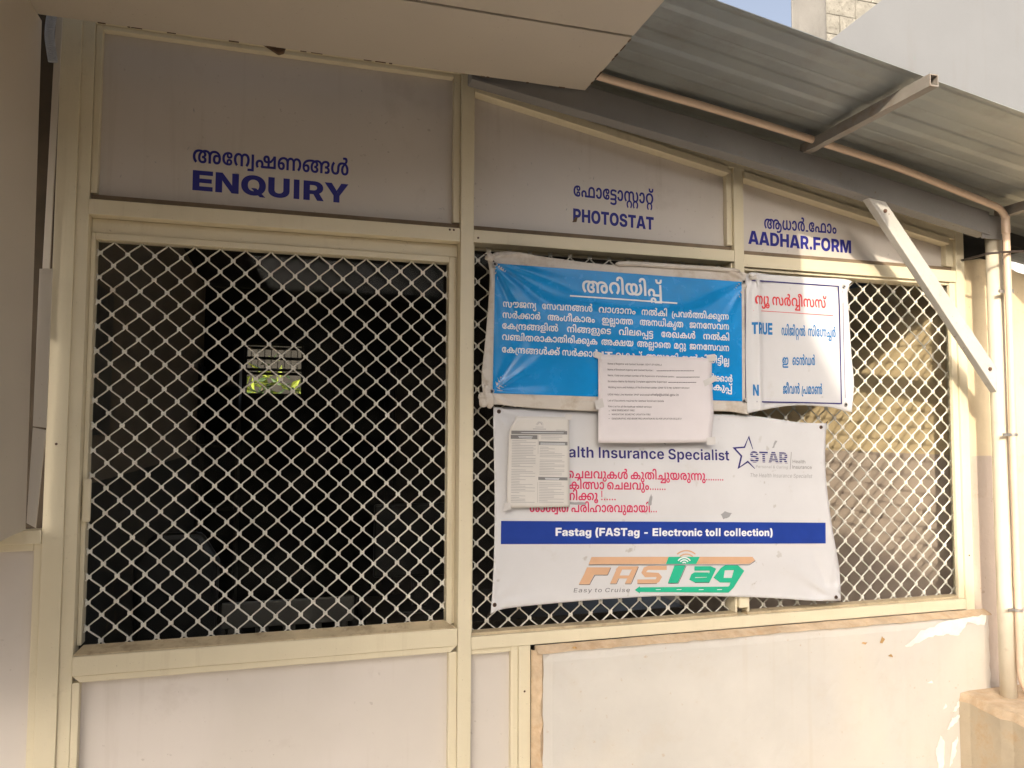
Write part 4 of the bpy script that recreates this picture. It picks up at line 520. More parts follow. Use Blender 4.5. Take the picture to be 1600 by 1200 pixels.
 'm28': '1015|952,562 952,0 20,0 20,105 476,105 401,88 424,101~ 461,154~ 461,194 461,234~ 425,282~ 385,282 344,282~ 304,234~ 304,193 304,183~ 305,169~ 306,162 164,151 163,162~ 159,194~ 159,207 159,290~ 275,386~ 385,386 450,386~ 535,353~ 584,301~ 604,238~ 604,208 604,183~ 592,140~ 569,103~ 554,86 527,105 805,105 805,562',
 'R.': '269|136,-7 108,-7~ 68,33~ 68,61 68,89~ 108,129~ 136,129 164,129~ 204,89~ 204,61 204,33~ 164,-7~',
 'm195': '1826|393,574 450,574~ 544,553~ 586,533 614,523 701,478~ 803,327~ 803,229 803,149~ 748,41~ 641,-12~ 564,-12 488,-12~ 382,44~ 325,152~ 325,230 325,291~ 372,398~ 460,486~ 520,518 546,533 593,554~ 683,574~ 738,574 805,574~ 899,548~ 969,503~ 998,473 1008,449 1057,250 1057,0 910,0 910,250 910,327~ 886,411~ 853,438 837,451~ 778,473~ 729,473 710,473~ 665,468~ 644,461 629,460 581,442~ 511,372~ 473,283~ 473,234 473,178~ 499,117~ 541,93~ 564,93 588,93~ 630,117~ 655,176~ 655,228 655,280~ 621,368~ 558,435~ 513,455 488,462 469,467~ 428,472~ 407,472 331,472~ 234,423~ 187,337~ 187,281 187,235~ 210,161~ 255,97~ 289,64 191,-12 146,25~ 77,108~ 37,213~ 37,281 37,335~ 74,439~ 157,524~ 294,574~;1173,574 1232,574~ 1319,541~ 1351,508 1373,486~ 1400,430~ 1414,356~ 1414,307 1414,271 1414,217~ 1423,154~ 1436,134 1448,115~ 1489,95~ 1520,95 1554,95~ 1608,131~ 1640,208~ 1640,271 1640,312~ 1621,387~ 1580,461~ 1545,499 1647,575 1693,532~ 1756,438~ 1789,330~ 1789,264 1789,180~ 1721,56~ 1597,-12~ 1513,-12 1448,-12~ 1353,23~ 1323,55 1302,79~ 1276,140~ 1264,216~ 1264,260 1264,287 1264,349~ 1255,409~ 1242,429 1230,449~ 1190,467~ 1161,467 1138,467~ 1098,452~ 1087,438 1071,419~ 1057,362~ 1057,312 1057,10 920,10 920,357 972,489 1010,529~ 1097,574~',
 'R!': '293|100,234 93,728 199,728 192,234;147,-7 118,-7~ 79,33~ 79,61 79,89~ 118,128~ 147,128 175,128~ 214,89~ 214,61 214,33~ 175,-7~',
 'm56': '1147|739,574 825,574~ 962,527~ 1059,438~ 1110,314~ 1110,236 1110,151~ 1052,41~ 943,-12~ 868,-12 790,-12~ 693,48~ 648,147~ 648,206 648,297~ 751,410~ 848,410 908,410~ 999,350~ 1053,256~ 1056,204 1000,207 995,232~ 963,279~ 915,310~ 883,310 835,310~ 791,252~ 791,202 791,170~ 808,120~ 846,93~ 875,93 903,93~ 944,124~ 966,188~ 966,239 966,253~ 964,290~ 961,307 960,312~ 964,325~ 961,328 955,365~ 902,428~ 809,467~ 743,467 695,467~ 635,450~ 612,431 579,403~ 556,312~ 556,253 556,249 556,191~ 529,90~ 497,55 467,23~ 374,-12~ 308,-12 225,-12~ 103,56~ 37,180~ 37,264 37,330~ 70,439~ 134,532~ 179,575 281,499 247,461~ 205,387~ 186,312~ 186,271 186,208~ 217,131~ 271,95~ 303,95 332,95~ 373,115~ 384,134 396,154~ 406,212~ 406,249 406,262 406,357~ 454,469~ 493,502 540,542~ 652,574~',
 'm59': '1314|265,362 346,362~ 449,305~ 498,218~ 498,171 498,140~ 479,88~ 470,69 460,105 734,105 793,0 373,0 321,58 333,75~ 355,126~ 355,161 355,202~ 311,258~ 266,258 235,258~ 195,233~ 175,189~ 175,162 175,121~ 204,67~ 220,44 106,-12 69,29~ 29,115~ 29,170 29,228~ 89,314~ 195,362~;944,574 1034,574~ 1161,525~ 1240,441~ 1277,336~ 1277,280 1277,214~ 1238,110~ 1168,25~ 1121,-12 1023,64 1053,94~ 1099,155~ 1125,230~ 1125,279 1125,335~ 1080,420~ 999,467~ 945,467 889,467~ 806,421~ 760,337~ 760,281 760,235~ 782,163~ 825,101~ 856,70 807,0 772,0 731,22 697,61~ 643,137~ 611,226~ 611,285 611,338~ 649,441~ 729,524~ 855,574~',
 'BI': '318|75,0 243,0 243,727 75,727',
 'BN': '735|43,0 43,728 237,728 429,419 441,401~ 476,339~ 515,268~ 532,236 509,184 507,222~ 504,319~ 503,409~ 503,437 503,728 692,728 692,0 497,0 320,284 306,307~ 263,380~ 214,471~ 188,519 225,532 228,480~ 232,382~ 232,306~ 232,284 232,0',
 'BM': '917|43,0 43,728 325,728 404,471 412,443~ 434,363~ 458,276~ 477,196~ 483,169 435,169 441,196~ 461,276~ 484,363~ 505,443~ 513,471 592,728 874,728 874,0 688,0 688,298 688,323~ 690,399~ 693,488~ 695,580~ 695,620 717,620 707,579~ 682,487~ 659,399~ 638,323~ 630,298 535,0 382,0 286,298 279,323~ 257,399~ 233,487~ 208,579~ 197,620 221,620 222,580~ 224,488~ 227,399~ 229,323~ 229,298 229,0',
 'BA': '751|1,0 248,728 501,728 750,0 537,0 447,301 422,387~ 374,558~ 350,654 401,654 376,558~ 327,387~ 301,301 208,0;178,130 178,277 573,277 573,130',
 'BE': '626|43,0 43,728 596,728 596,567 232,567 232,442 568,442 568,287 232,287 232,161 596,161 596,0',
 'Bn': '610|226,277 226,0 44,0 44,516 224,516 224,376 199,376 223,443~ 313,527~ 390,527 447,527~ 525,478~ 565,387~ 565,325 565,0 383,0 383,285 383,328~ 343,373~ 306,373 281,373~ 245,352~ 226,309~',
 'Bs': '549|280,-13 206,-13~ 92,31~ 25,112~ 20,167 199,167 203,141~ 243,110~ 277,110 309,110~ 344,131~ 344,149 344,163~ 314,182~ 284,187 189,203 112,217~ 32,294~ 32,356 32,408~ 88,484~ 195,526~ 270,526 345,526~ 454,482~ 514,402~ 515,346 349,346 349,371~ 308,404~ 277,404 246,404~ 213,382~ 213,365 213,351~ 240,332~ 264,327 371,309 452,294~ 529,226~ 529,169 529,115~ 467,33~ 355,-13~',
 'Bc': '576|295,-12 214,-12~ 92,56~ 24,177~ 24,258 24,338~ 92,460~ 214,527~ 295,527 350,527~ 443,495~ 511,437~ 551,356~ 553,307 379,307 377,325~ 365,354~ 344,374~ 316,385~ 298,385 270,385~ 229,354~ 208,297~ 208,258 208,218~ 229,161~ 270,131~ 298,131 316,131~ 344,142~ 364,162~ 377,192~ 379,210 553,210 553,161~ 514,80~ 445,21~ 351,-12~',
 'Be': '577|294,-12 214,-12~ 92,57~ 24,179~ 24,258 24,337~ 92,458~ 212,527~ 290,527 348,527~ 446,489~ 517,418~ 555,321~ 555,262 555,214 80,214 80,318 472,318 388,299 388,329~ 366,372~ 324,396~ 294,396 265,396~ 223,372~ 201,329~ 201,299 201,218 201,187~ 224,141~ 269,117~ 301,117 323,117~ 360,129~ 385,152~ 391,167 553,167 543,114~ 471,34~ 360,-12~',
 'BP': '644|43,0 43,728 346,728 432,728~ 557,667~ 625,555~ 625,478 625,401~ 557,289~ 431,228~ 346,228 151,228 151,384 333,384 366,384~ 414,407~ 440,449~ 440,478 440,507~ 414,548~ 366,571~ 333,571 232,571 232,0',
 'B(': '391|75,289 75,376~ 103,554~ 153,710~ 186,765 360,765 332,697~ 286,539~ 259,371~ 259,289 259,217~ 282,82~ 328,-61~ 360,-144 186,-144 132,-51~ 75,170~',
 'Bo': '600|300,-12 218,-12~ 93,55~ 24,176~ 24,258 24,340~ 93,461~ 218,527~ 300,527 383,527~ 507,461~ 576,340~ 576,258 576,176~ 507,55~ 383,-12~;300,131 327,131~ 369,160~ 393,217~ 393,258 393,299~ 369,355~ 327,384~ 300,384 274,384~ 232,355~ 208,299~ 208,258 208,217~ 232,160~ 274,131~',
 'BS': '677|340,-12 241,-12~ 104,47~ 32,160~ 32,241 212,241 213,209~ 245,163~ 303,139~ 342,139 377,139~ 428,157~ 457,189~ 457,210 457,230~ 432,258~ 378,279~ 335,288 262,302 156,323~ 46,430~ 46,510 46,578~ 119,681~ 251,739~ 338,739 427,739~ 555,682~ 626,574~ 629,499 454,499 451,541~ 390,589~ 341,589 310,589~ 263,571~ 236,540~ 236,519 236,500~ 259,473~ 309,454~ 349,446 410,434 472,422~ 561,386~ 617,335~ 644,267~ 644,224 644,150~ 573,44~ 436,-12~',
 'B)': '391|30,-144 63,-61~ 108,82~ 132,217~ 132,289 132,371~ 105,539~ 59,697~ 30,765 204,765 238,710~ 287,554~ 316,376~ 316,289 316,170~ 259,-51~ 204,-144',
 'BU': '705|352,-12 258,-12~ 119,55~ 43,176~ 43,257 43,728 227,728 227,273 227,237~ 259,181~ 315,149~ 353,149 390,149~ 446,181~ 478,236~ 478,273 478,728 662,728 662,257 662,176~ 586,55~ 446,-12~',
 'BD': '708|320,0 124,0 124,157 311,157 374,157~ 455,203~ 495,295~ 495,364 495,433~ 455,525~ 371,570~ 307,570 121,570 121,728 319,728 430,728~ 595,638~ 686,475~ 686,364 686,253~ 596,90~ 432,0~;232,728 232,0 43,0 43,728',
 'Ba': '575|202,-9 151,-9~ 71,24~ 26,92~ 26,143 26,187~ 57,246~ 112,284~ 184,304~ 225,307 271,310~ 326,320~ 351,338~ 351,352 351,355 351,368~ 335,388~ 306,399~ 286,399 265,399~ 233,387~ 216,363~ 214,347 46,347 51,404~ 109,485~ 215,527~ 292,527 350,527~ 439,503~ 500,456~ 531,389~ 531,346 531,0 353,0 353,72 351,72 335,43~ 292,7~ 237,-9~;260,107 284,107~ 327,125~ 353,160~ 353,184 353,228 346,225~ 328,220~ 307,215~ 282,211~ 268,208 247,205~ 215,190~ 197,168~ 197,153 197,139~ 213,118~ 241,107~',
 'B-': '645|491,350 491,211 153,211 153,350',
 'Bi': '271|44,0 44,516 226,516 226,0;135,558 92,558~ 37,608~ 37,647 37,686~ 92,736~ 135,736 178,736~ 233,686~ 233,647 233,608~ 178,558~',
 'BQ': '746|302,264 448,264 507,191 592,94 717,-55 555,-55 473,46 409,123;373,-12 274,-12~ 115,76~ 22,244~ 22,363 22,483~ 115,652~ 274,739~ 373,739 472,739~ 631,652~ 724,483~ 724,363 724,244~ 631,76~ 472,-12~;373,153 423,153~ 495,203~ 533,297~ 533,363 533,430~ 495,525~ 423,575~ 373,575 324,575~ 252,525~ 213,430~ 213,363 213,297~ 252,203~ 324,153~',
 'Bg': '618|305,-211 222,-211~ 115,-165~ 57,-87~ 49,-37 222,-37 226,-52~ 248,-73~ 282,-84~ 305,-84 349,-84~ 393,-35~ 393,14 393,93 393,93 380,63~ 337,24~ 281,6~ 247,6 179,6~ 79,72~ 24,189~ 24,264 24,340~ 81,459~ 180,527~ 245,527 279,527~ 333,508~ 377,472~ 392,445 393,445 393,516 574,516 574,33 574,-53~ 509,-160~ 389,-211~;299,146 329,146~ 373,176~ 399,231~ 399,267 399,304~ 373,358~ 329,388~ 299,388 271,388~ 230,359~ 208,305~ 208,267 208,230~ 230,175~ 271,146~',
 'BO': '746|373,-12 274,-12~ 115,76~ 22,244~ 22,363 22,483~ 115,652~ 274,739~ 373,739 472,739~ 631,652~ 724,483~ 724,363 724,244~ 631,76~ 472,-12~;373,153 423,153~ 495,203~ 533,297~ 533,363 533,430~ 495,525~ 423,575~ 373,575 324,575~ 252,525~ 213,430~ 213,363 213,297~ 252,203~ 324,153~',
 'Bl': '318|75,0 243,0 243,757 75,757',
 'Br': '405|44,0 44,516 221,516 221,423 222,423 236,474~ 296,517~ 348,517 362,517~ 385,516~ 395,516 395,369 386,369~ 345,369~ 327,369 297,369~ 251,342~ 226,291~ 226,256 226,0',
 'BY': '720|272,0 272,254 1,728 218,728 327,520 341,493~ 367,440~ 380,413 350,413 362,440~ 386,493~ 400,520 503,728 719,728 455,254 455,0',
 'BR': '662|43,0 43,728 347,728 433,728~ 558,667~ 626,555~ 626,478 626,403~ 555,294~ 426,235~ 337,235 159,235 159,382 334,382 367,382~ 415,406~ 441,449~ 441,478 441,507~ 415,549~ 367,573~ 334,573 232,573 232,0;448,0 288,330 483,330 647,0',
 'B.': '269|135,-9 95,-9~ 38,48~ 38,88 38,128~ 95,184~ 135,184 175,184~ 231,128~ 231,88 231,48~ 175,-9~',
 'Bt': '405|385,516 385,376 9,376 9,516;97,656 279,656 279,181 279,157~ 298,139~ 325,139 338,139~ 377,139~ 385,139 385,0 372,0~ 315,0~ 284,0 186,0~ 97,72~ 97,150',
 'BH': '724|43,0 43,728 232,728 232,450 492,450 492,728 681,728 681,0 492,0 492,290 232,290 232,0',
 'BT': '651|20,567 20,728 631,728 631,567 420,567 420,0 231,0 231,567',
 'BF': '599|43,0 43,728 579,728 579,567 232,567 232,425 558,425 558,270 232,270 232,0',
 'RW': '991|223,0 25,728 127,728 239,290 248,254~ 265,177~ 281,99~ 288,58 275,58 282,99~ 298,177~ 316,254~ 325,290 440,728 550,728 664,290 674,254~ 692,177~ 708,99~ 716,58 702,58 709,99~ 725,177~ 742,254~ 751,290 863,728 965,728 766,0 652,0 530,452 518,499~ 495,609~ 484,679 505,679 494,612~ 474,505~ 459,452 338,0',
 'Rk': '552|163,193 163,308 180,308 408,546 523,546 272,285 260,285;76,0 76,728 169,728 169,0;420,0 216,264 282,331 539,0',
 'R0': '648|324,-10 242,-10~ 127,78~ 67,245~ 67,363 67,481~ 128,648~ 242,737~ 324,737 406,737~ 521,648~ 581,481~ 581,363 581,245~ 521,78~ 407,-10~;324,76 376,76~ 449,143~ 487,272~ 487,363 487,456~ 449,585~ 376,652~ 324,652 272,652~ 199,585~ 162,456~ 162,363 162,272~ 199,143~ 272,76~',
 'R&': '647|283,-10 211,-10~ 106,43~ 50,134~ 50,190 50,238~ 88,307~ 156,366~ 200,398 311,478 324,488~ 355,515~ 376,552~ 376,577 376,611~ 330,655~ 292,655 265,655~ 224,633~ 201,594~ 201,568 201,541~ 226,492~ 269,438~ 296,405 632,0 522,0 245,330 206,376~ 145,450~ 109,524~ 109,568 109,617~ 154,692~ 235,735~ 289,735 344,735~ 424,692~ 467,620~ 467,576 467,543~ 442,486~ 399,438~ 370,417 225,309 181,277~ 145,221~ 145,188 145,153~ 179,100~ 239,71~ 278,71 321,71~ 401,107~ 464,173~ 501,266~ 501,324 589,324 589,253~ 556,159~ 513,102~ 497,88 478,66 442,28~ 335,-10~',
 'RI': '238|75,0 163,0 163,727 75,727',
 'RN': '754|86,0 86,728 201,728 490,272 502,253~ 536,195~ 574,123~ 593,81 580,81 575,123~ 571,201~ 570,268~ 570,291 570,728 669,728 669,0 553,0 294,406 276,436~ 239,498~ 193,581~ 158,643 176,643 178,589~ 182,496~ 185,427~ 185,407 185,0',
 'Rv': '566|233,0 25,546 127,546 241,226 260,176~ 285,75~ 299,27 267,27 281,75~ 307,176~ 325,226 439,546 541,546 333,0',
 'RM': '906|86,0 86,728 227,728 400,281 407,264~ 423,213~ 441,154~ 458,95~ 464,71 443,71 450,94~ 466,151~ 484,211~ 501,264~ 508,281 678,728 820,728 820,0 723,0 723,408 723,431~ 724,490~ 725,555~ 727,622~ 727,654 735,654 725,619~ 702,548~ 680,481~ 661,426~ 654,408 495,0 410,0 250,408 243,426~ 224,480~ 202,545~ 178,618~ 166,654 175,654 176,626~ 178,560~ 179,494~ 180,432~ 180,408 180,0',
 'RA': '696|25,0 288,728 404,728 670,0 566,0 415,424 401,466~ 362,590~ 336,683 355,683 329,589~ 290,464~ 277,424 130,0;160,200 160,284 535,284 535,200',
 'RE': '602|86,0 86,728 533,728 533,641 184,641 184,410 509,410 509,324 184,324 184,86 537,86 537,0',
 'R7': '648|137,0 458,636 458,642 87,642 87,728 561,728 561,637 240,0',
 'RB': '655|86,0 86,728 347,728 423,728~ 523,676~ 572,589~ 572,535 572,489~ 539,427~ 484,391~ 452,382 452,375 486,373~ 555,330~ 600,251~ 600,195 600,140~ 549,51~ 441,0~ 356,0;184,86 351,86 434,86~ 504,150~ 504,197 504,233~ 468,293~ 402,329~ 356,329 184,329;184,410 340,410 378,410~ 441,440~ 477,494~ 477,531 477,578~ 412,642~ 343,642 184,642',
 'Rn': '594|169,326 169,0 76,0 76,546 166,546 166,413 154,413 179,488~ 271,553~ 333,553 389,553~ 472,507~ 518,416~ 518,347 518,0 425,0 425,338 425,399~ 360,469~ 304,469 266,469~ 205,436~ 169,372~',
 'RG': '747|386,-10 288,-10~ 141,81~ 58,248~ 58,363 58,479~ 141,647~ 286,737~ 380,737 438,737~ 539,703~ 618,639~ 670,552~ 680,499 579,499 568,533~ 532,587~ 481,626~ 418,647~ 381,647 317,647~ 215,582~ 155,455~ 155,363 155,272~ 215,146~ 320,81~ 386,81 446,81~ 538,132~ 589,225~ 589,289 617,284 404,284 404,368 685,368 685,287 685,196~ 608,63~ 473,-10~',
 'Rs': '531|264,-12 207,-12~ 118,22~ 61,87~ 51,134 140,154 152,110~ 215,69~ 264,69 320,69~ 385,116~ 385,148 385,176~ 346,213~ 306,222 215,243 140,260~ 68,335~ 68,393 68,440~ 121,512~ 213,553~ 272,553 330,553~ 410,519~ 460,459~ 472,420 387,399 376,428~ 325,475~ 273,475 226,475~ 162,432~ 162,398 162,369~ 205,333~ 252,322 336,303 411,285~ 483,212~ 483,155 483,107~ 428,32~ 329,-12~',
 'RK': '677|154,204 154,306 178,341~ 227,404~ 279,465~ 307,495 520,728 648,728 338,392 332,393;86,0 86,728 184,728 184,484 182,324 184,276 184,0;533,0 274,366 335,442 649,0',
 'Rc': '573|300,-12 225,-12~ 112,59~ 50,186~ 50,270 50,355~ 112,482~ 225,553~ 300,553 341,553~ 412,532~ 471,492~ 512,435~ 523,399 434,375 428,396~ 404,431~ 370,456~ 326,470~ 300,470 247,470~ 178,415~ 145,324~ 145,270 145,216~ 178,126~ 247,71~ 300,71 327,71~ 372,85~ 407,112~ 430,149~ 436,171 525,147 515,109~ 472,51~ 413,10~ 341,-12~',
 'Re': '584|307,-12 227,-12~ 112,59~ 50,184~ 50,269 50,353~ 111,481~ 222,553~ 297,553 341,553~ 427,523~ 496,459~ 537,355~ 537,279 537,242 109,242 109,318 487,318 443,291 443,344~ 410,425~ 345,471~ 297,471 249,471~ 180,424~ 144,348~ 144,305 144,254 144,195~ 185,112~ 259,70~ 308,70 339,70~ 391,88~ 428,125~ 438,152 528,128 515,87~ 454,24~ 364,-12~',
 'Rp': '614|76,-204 76,546 167,546 167,458 176,458 185,473~ 219,518~ 281,553~ 334,553 402,553~ 505,485~ 564,359~ 564,272 564,184~ 506,57~ 402,-11~ 334,-11 283,-11~ 220,24~ 185,69~ 176,85 169,85 169,-204;318,71 368,71~ 435,125~ 469,216~ 469,272 469,328~ 436,418~ 368,470~ 318,470 269,470~ 202,421~ 168,332~ 168,272 168,213~ 203,122~ 270,71~',
 'RP': '640|86,0 86,728 338,728 423,728~ 533,665~ 587,560~ 587,495 587,429~ 533,323~ 423,261~ 338,261 161,261 161,346 332,346 388,346~ 458,385~ 489,452~ 489,495 489,537~ 458,604~ 388,642~ 331,642 184,642 184,0',
 'Rf': '373|335,546 335,467 10,467 10,546;116,0 116,616 116,664~ 161,729~ 233,762~ 274,762 305,762~ 348,751~ 358,747 333,668 326,671~ 304,677~ 286,677 246,677~ 210,636~ 210,598 210,0',
 'Rq': '614|538,-204 445,-204 445,85 438,85 429,69~ 394,24~ 331,-11~ 280,-11 212,-11~ 108,57~ 50,184~ 50,272 50,359~ 109,485~ 213,553~ 280,553 333,553~ 395,518~ 429,473~ 438,458 448,458 448,546 538,546;296,71 345,71~ 411,122~ 446,213~ 446,272 446,332~ 412,421~ 345,470~ 296,470 246,470~ 179,418~ 145,328~ 145,272 145,216~ 179,125~ 247,71~',
 'R9': '648|323,737 391,737~ 497,676~ 558,567~ 558,496 558,444~ 513,328~ 456,243 291,0 186,0 427,353 439,353 429,333~ 391,299~ 340,279~ 310,279 244,279~ 145,334~ 90,434~ 90,502 90,571~ 150,677~ 256,737~;324,654 283,654~ 219,615~ 183,547~ 183,503 183,458~ 219,390~ 283,352~ 324,352 365,352~ 429,390~ 465,457~ 465,501 465,546~ 429,615~ 365,654~',
 'Ro': '601|300,-12 225,-12~ 112,59~ 50,186~ 50,270 50,355~ 112,482~ 225,553~ 300,553 376,553~ 489,482~ 551,355~ 551,270 551,186~ 489,59~ 376,-12~;300,71 354,71~ 423,126~ 456,217~ 456,270 456,323~ 423,415~ 354,470~ 300,470 247,470~ 178,415~ 145,324~ 145,270 145,217~ 178,126~ 247,71~',
 'R4': '648|56,146 56,226 344,728 441,728 160,237 160,231 591,231 591,146;400,0 400,170 400,207 400,454 493,454 493,0',
 'Ru': '594|261,-7 206,-7~ 122,39~ 76,131~ 76,199 76,546 169,546 169,208 169,147~ 234,77~ 290,77 329,77~ 389,110~ 425,175~ 425,220 425,546 519,546 519,0 428,0 428,133 440,133 415,57~ 322,-7~',
 'RC': '731|382,-10 289,-10~ 142,80~ 58,248~ 58,363 58,479~ 142,647~ 289,737~ 382,737 438,737~ 537,705~ 616,642~ 668,553~ 678,497 579,497 572,533~ 535,589~ 482,627~ 418,647~ 383,647 318,647~ 215,581~ 155,455~ 155,363 155,272~ 215,146~ 319,81~ 383,81 418,81~ 482,101~ 535,139~ 572,195~ 579,231 678,231 669,176~ 617,87~ 539,24~ 439,-10~',
 'RS': '643|322,-12 243,-12~ 125,39~ 59,131~ 55,194 155,194 159,153~ 206,101~ 280,75~ 322,75 370,75~ 447,106~ 491,163~ 491,201 491,235~ 453,278~ 388,305~ 349,316 262,341 174,365~ 76,458~ 76,531 76,593~ 142,686~ 257,737~ 328,737 401,737~ 512,686~ 576,598~ 578,542 482,542 476,594~ 389,651~ 325,651 279,651~ 210,621~ 172,569~ 172,536 172,499~ 218,454~ 282,428~ 309,421 381,401 412,393~ 483,365~ 547,319~ 588,249~ 588,199 588,139~ 525,43~ 406,-12~',
 'R:': '269|136,-7 108,-7~ 68,33~ 68,61 68,89~ 108,129~ 136,129 164,129~ 204,89~ 204,61 204,33~ 164,-7~;136,385 108,385~ 68,425~ 68,453 68,481~ 108,521~ 136,521 164,521~ 204,481~ 204,453 204,425~ 164,385~',
 'RU': '743|372,-12 286,-12~ 156,56~ 86,173~ 86,248 86,728 184,728 184,256 184,205~ 230,125~ 314,79~ 372,79 430,79~ 514,125~ 559,205~ 559,256 559,728 657,728 657,248 657,173~ 586,56~ 458,-12~',
 'Ry': '566|67,-197 91,-118 101,-120 128,-127~ 172,-121~ 207,-84~ 219,-47 233,-3 25,546 127,546 241,226 260,175~ 284,75~ 299,27 266,27 280,75~ 306,176~ 324,226 439,546 541,546 302,-80 285,-123~ 238,-180~ 175,-208~ 135,-208 111,-208~ 75,-201~',
 'RD': '722|316,0 139,0 139,87 310,87 397,87~ 511,153~ 568,277~ 568,365 568,452~ 512,575~ 401,641~ 318,641 135,641 135,728 324,728 431,728~ 583,641~ 664,478~ 664,365 664,251~ 582,88~ 426,0~;184,728 184,0 86,0 86,728',
 'Ra': '563|228,-12 177,-12~ 92,26~ 43,101~ 43,155 43,202~ 80,261~ 141,295~ 216,312~ 255,316 303,323~ 364,330~ 394,346~ 394,366 394,369 394,402~ 369,448~ 320,472~ 283,472 245,472~ 190,449~ 156,413~ 148,394 59,421 79,471~ 150,528~ 237,553~ 280,553 309,553~ 381,539~ 446,499~ 488,423~ 488,361 488,0 396,0 396,74 390,74 381,55~ 339,14~ 274,-12~;246,68 294,68~ 360,105~ 394,164~ 394,197 394,271 389,265~ 353,255~ 309,247~ 266,242~ 254,240 222,237~ 169,218~ 136,182~ 136,151 136,124~ 165,87~ 214,68~',
 'Ri': '245|76,0 76,546 169,546 169,0;123,633 97,633~ 60,669~ 60,693 60,718~ 97,753~ 123,753 149,753~ 186,718~ 186,693 186,669~ 149,633~',
 'Rb': '614|334,-11 283,-11~ 220,24~ 185,69~ 176,85 167,85 167,0 76,0 76,728 169,728 169,458 176,458 185,473~ 219,518~ 281,553~ 334,553 402,553~ 505,485~ 564,359~ 564,272 564,184~ 506,57~ 402,-11~;318,71 368,71~ 435,125~ 469,216~ 469,272 469,328~ 436,418~ 368,470~ 318,470 269,470~ 202,421~ 168,332~ 168,272 168,213~ 203,122~ 270,71~',
 'R@': '971|511,-194 401,-194~ 233,-135~ 117,-20~ 58,148~ 58,256 58,360~ 118,526~ 232,642~ 397,704~ 501,704 602,704~ 756,639~ 860,528~ 913,387~ 913,312 913,258~ 901,153~ 866,67~ 798,14~ 741,14 715,14~ 656,30~ 611,66~ 607,96 603,96 590,65~ 524,18~ 468,18 403,18~ 315,82~ 270,192~ 270,261 270,327~ 323,431~ 414,491~ 473,491 520,491~ 583,457~ 597,438 602,438 602,480 681,480 681,157 681,128~ 713,86~ 743,86 778,86~ 816,134~ 831,234~ 831,311 831,373~ 790,487~ 708,577~ 583,630~ 499,630 415,630~ 283,579~ 192,482~ 144,342~ 144,254 144,165~ 192,25~ 286,-70~ 424,-120~ 515,-120 554,-120~ 629,-105~ 687,-87~ 702,-82 725,-154 702,-163~ 631,-182~ 549,-194~;473,95 519,95~ 577,133~ 604,208~ 604,265 604,322~ 575,387~ 517,414~ 475,414 435,414~ 379,373~ 349,305~ 349,265 349,220~ 374,142~ 428,95~',
 'RQ': '766|351,230 451,230 531,125 555,93 676,-68 575,-68 496,39 473,69;383,-10 289,-10~ 143,80~ 58,248~ 58,363 58,479~ 143,647~ 289,737~ 383,737 477,737~ 623,647~ 707,479~ 707,363 707,248~ 623,80~ 477,-10~;383,81 447,81~ 550,146~ 611,272~ 611,363 611,456~ 550,582~ 447,647~ 383,647 319,647~ 215,581~ 155,455~ 155,363 155,272~ 215,146~ 319,81~',
 'Rx': '549|31,0 246,316 245,244 42,546 150,546 216,442 242,401~ 280,328~ 301,295 254,295 275,328~ 310,401~ 336,442 404,546 510,546 305,241 305,310 519,0 411,0 333,121 307,161~ 270,231~ 250,263 297,263 277,231~ 243,161~ 217,121 138,0',
 'Rg': '615|299,-216 238,-216~ 148,-185~ 89,-133~ 72,-102 149,-57 160,-73~ 194,-110~ 252,-136~ 299,-136 363,-136~ 446,-75~ 446,-9 446,100 437,100 428,83~ 394,41~ 331,9~ 279,9 214,9~ 110,70~ 50,189~ 50,275 50,360~ 109,485~ 214,553~ 281,553 333,553~ 396,518~ 431,473~ 440,458 448,458 448,546 539,546 539,-12 539,-83~ 476,-173~ 366,-216~;297,90 346,90~ 412,135~ 447,219~ 447,277 447,334~ 413,421~ 346,470~ 297,470 247,470~ 179,418~ 145,331~ 145,277 145,222~ 179,137~ 247,90~',
 'Rd': '614|280,-11 212,-11~ 108,57~ 50,184~ 50,272 50,359~ 109,485~ 213,553~ 280,553 333,553~ 395,518~ 429,473~ 438,458 445,458 445,728 538,728 538,0 448,0 448,85 438,85 429,69~ 394,24~ 331,-11~;296,71 345,71~ 411,122~ 446,213~ 446,272 446,332~ 412,421~ 345,470~ 296,470 246,470~ 179,418~ 145,328~ 145,272 145,216~ 179,125~ 247,71~',
 'RL': '565|86,0 86,728 184,728 184,86 519,86 519,0',
 'R,': '269|50,-177 93,102 198,102 121,-177',
 'R5': '648|316,-10 251,-10~ 147,41~ 86,129~ 84,186 179,186 182,154~ 219,104~ 279,75~ 316,75 359,75~ 426,116~ 465,187~ 465,232 465,278~ 425,351~ 355,392~ 310,392 276,392~ 208,370~ 187,353 95,365 138,728 526,728 526,642 220,642 196,432 200,432 222,452~ 291,477~ 330,477 379,477~ 464,441~ 526,375~ 561,286~ 561,233 561,163~ 497,53~ 387,-10~',
 'Rl': '238|75,0 163,0 163,757 75,757',
 'RO': '765|383,-10 289,-10~ 143,80~ 58,248~ 58,363 58,479~ 143,647~ 289,737~ 383,737 477,737~ 623,647~ 707,479~ 707,363 707,248~ 623,80~ 477,-10~;383,81 447,81~ 550,146~ 611,272~ 611,363 611,456~ 550,582~ 447,647~ 383,647 319,647~ 215,581~ 155,455~ 155,363 155,272~ 215,146~ 319,81~',
 'R1': '648|108,0 108,82 561,82 561,0;399,728 399,0 302,0 302,637 297,637 122,508 122,611 281,728',
 'RV': '696|292,0 25,728 130,728 280,304 294,264~ 334,136~ 360,45 340,45 366,139~ 406,264~ 419,304 565,728 670,728 407,0',
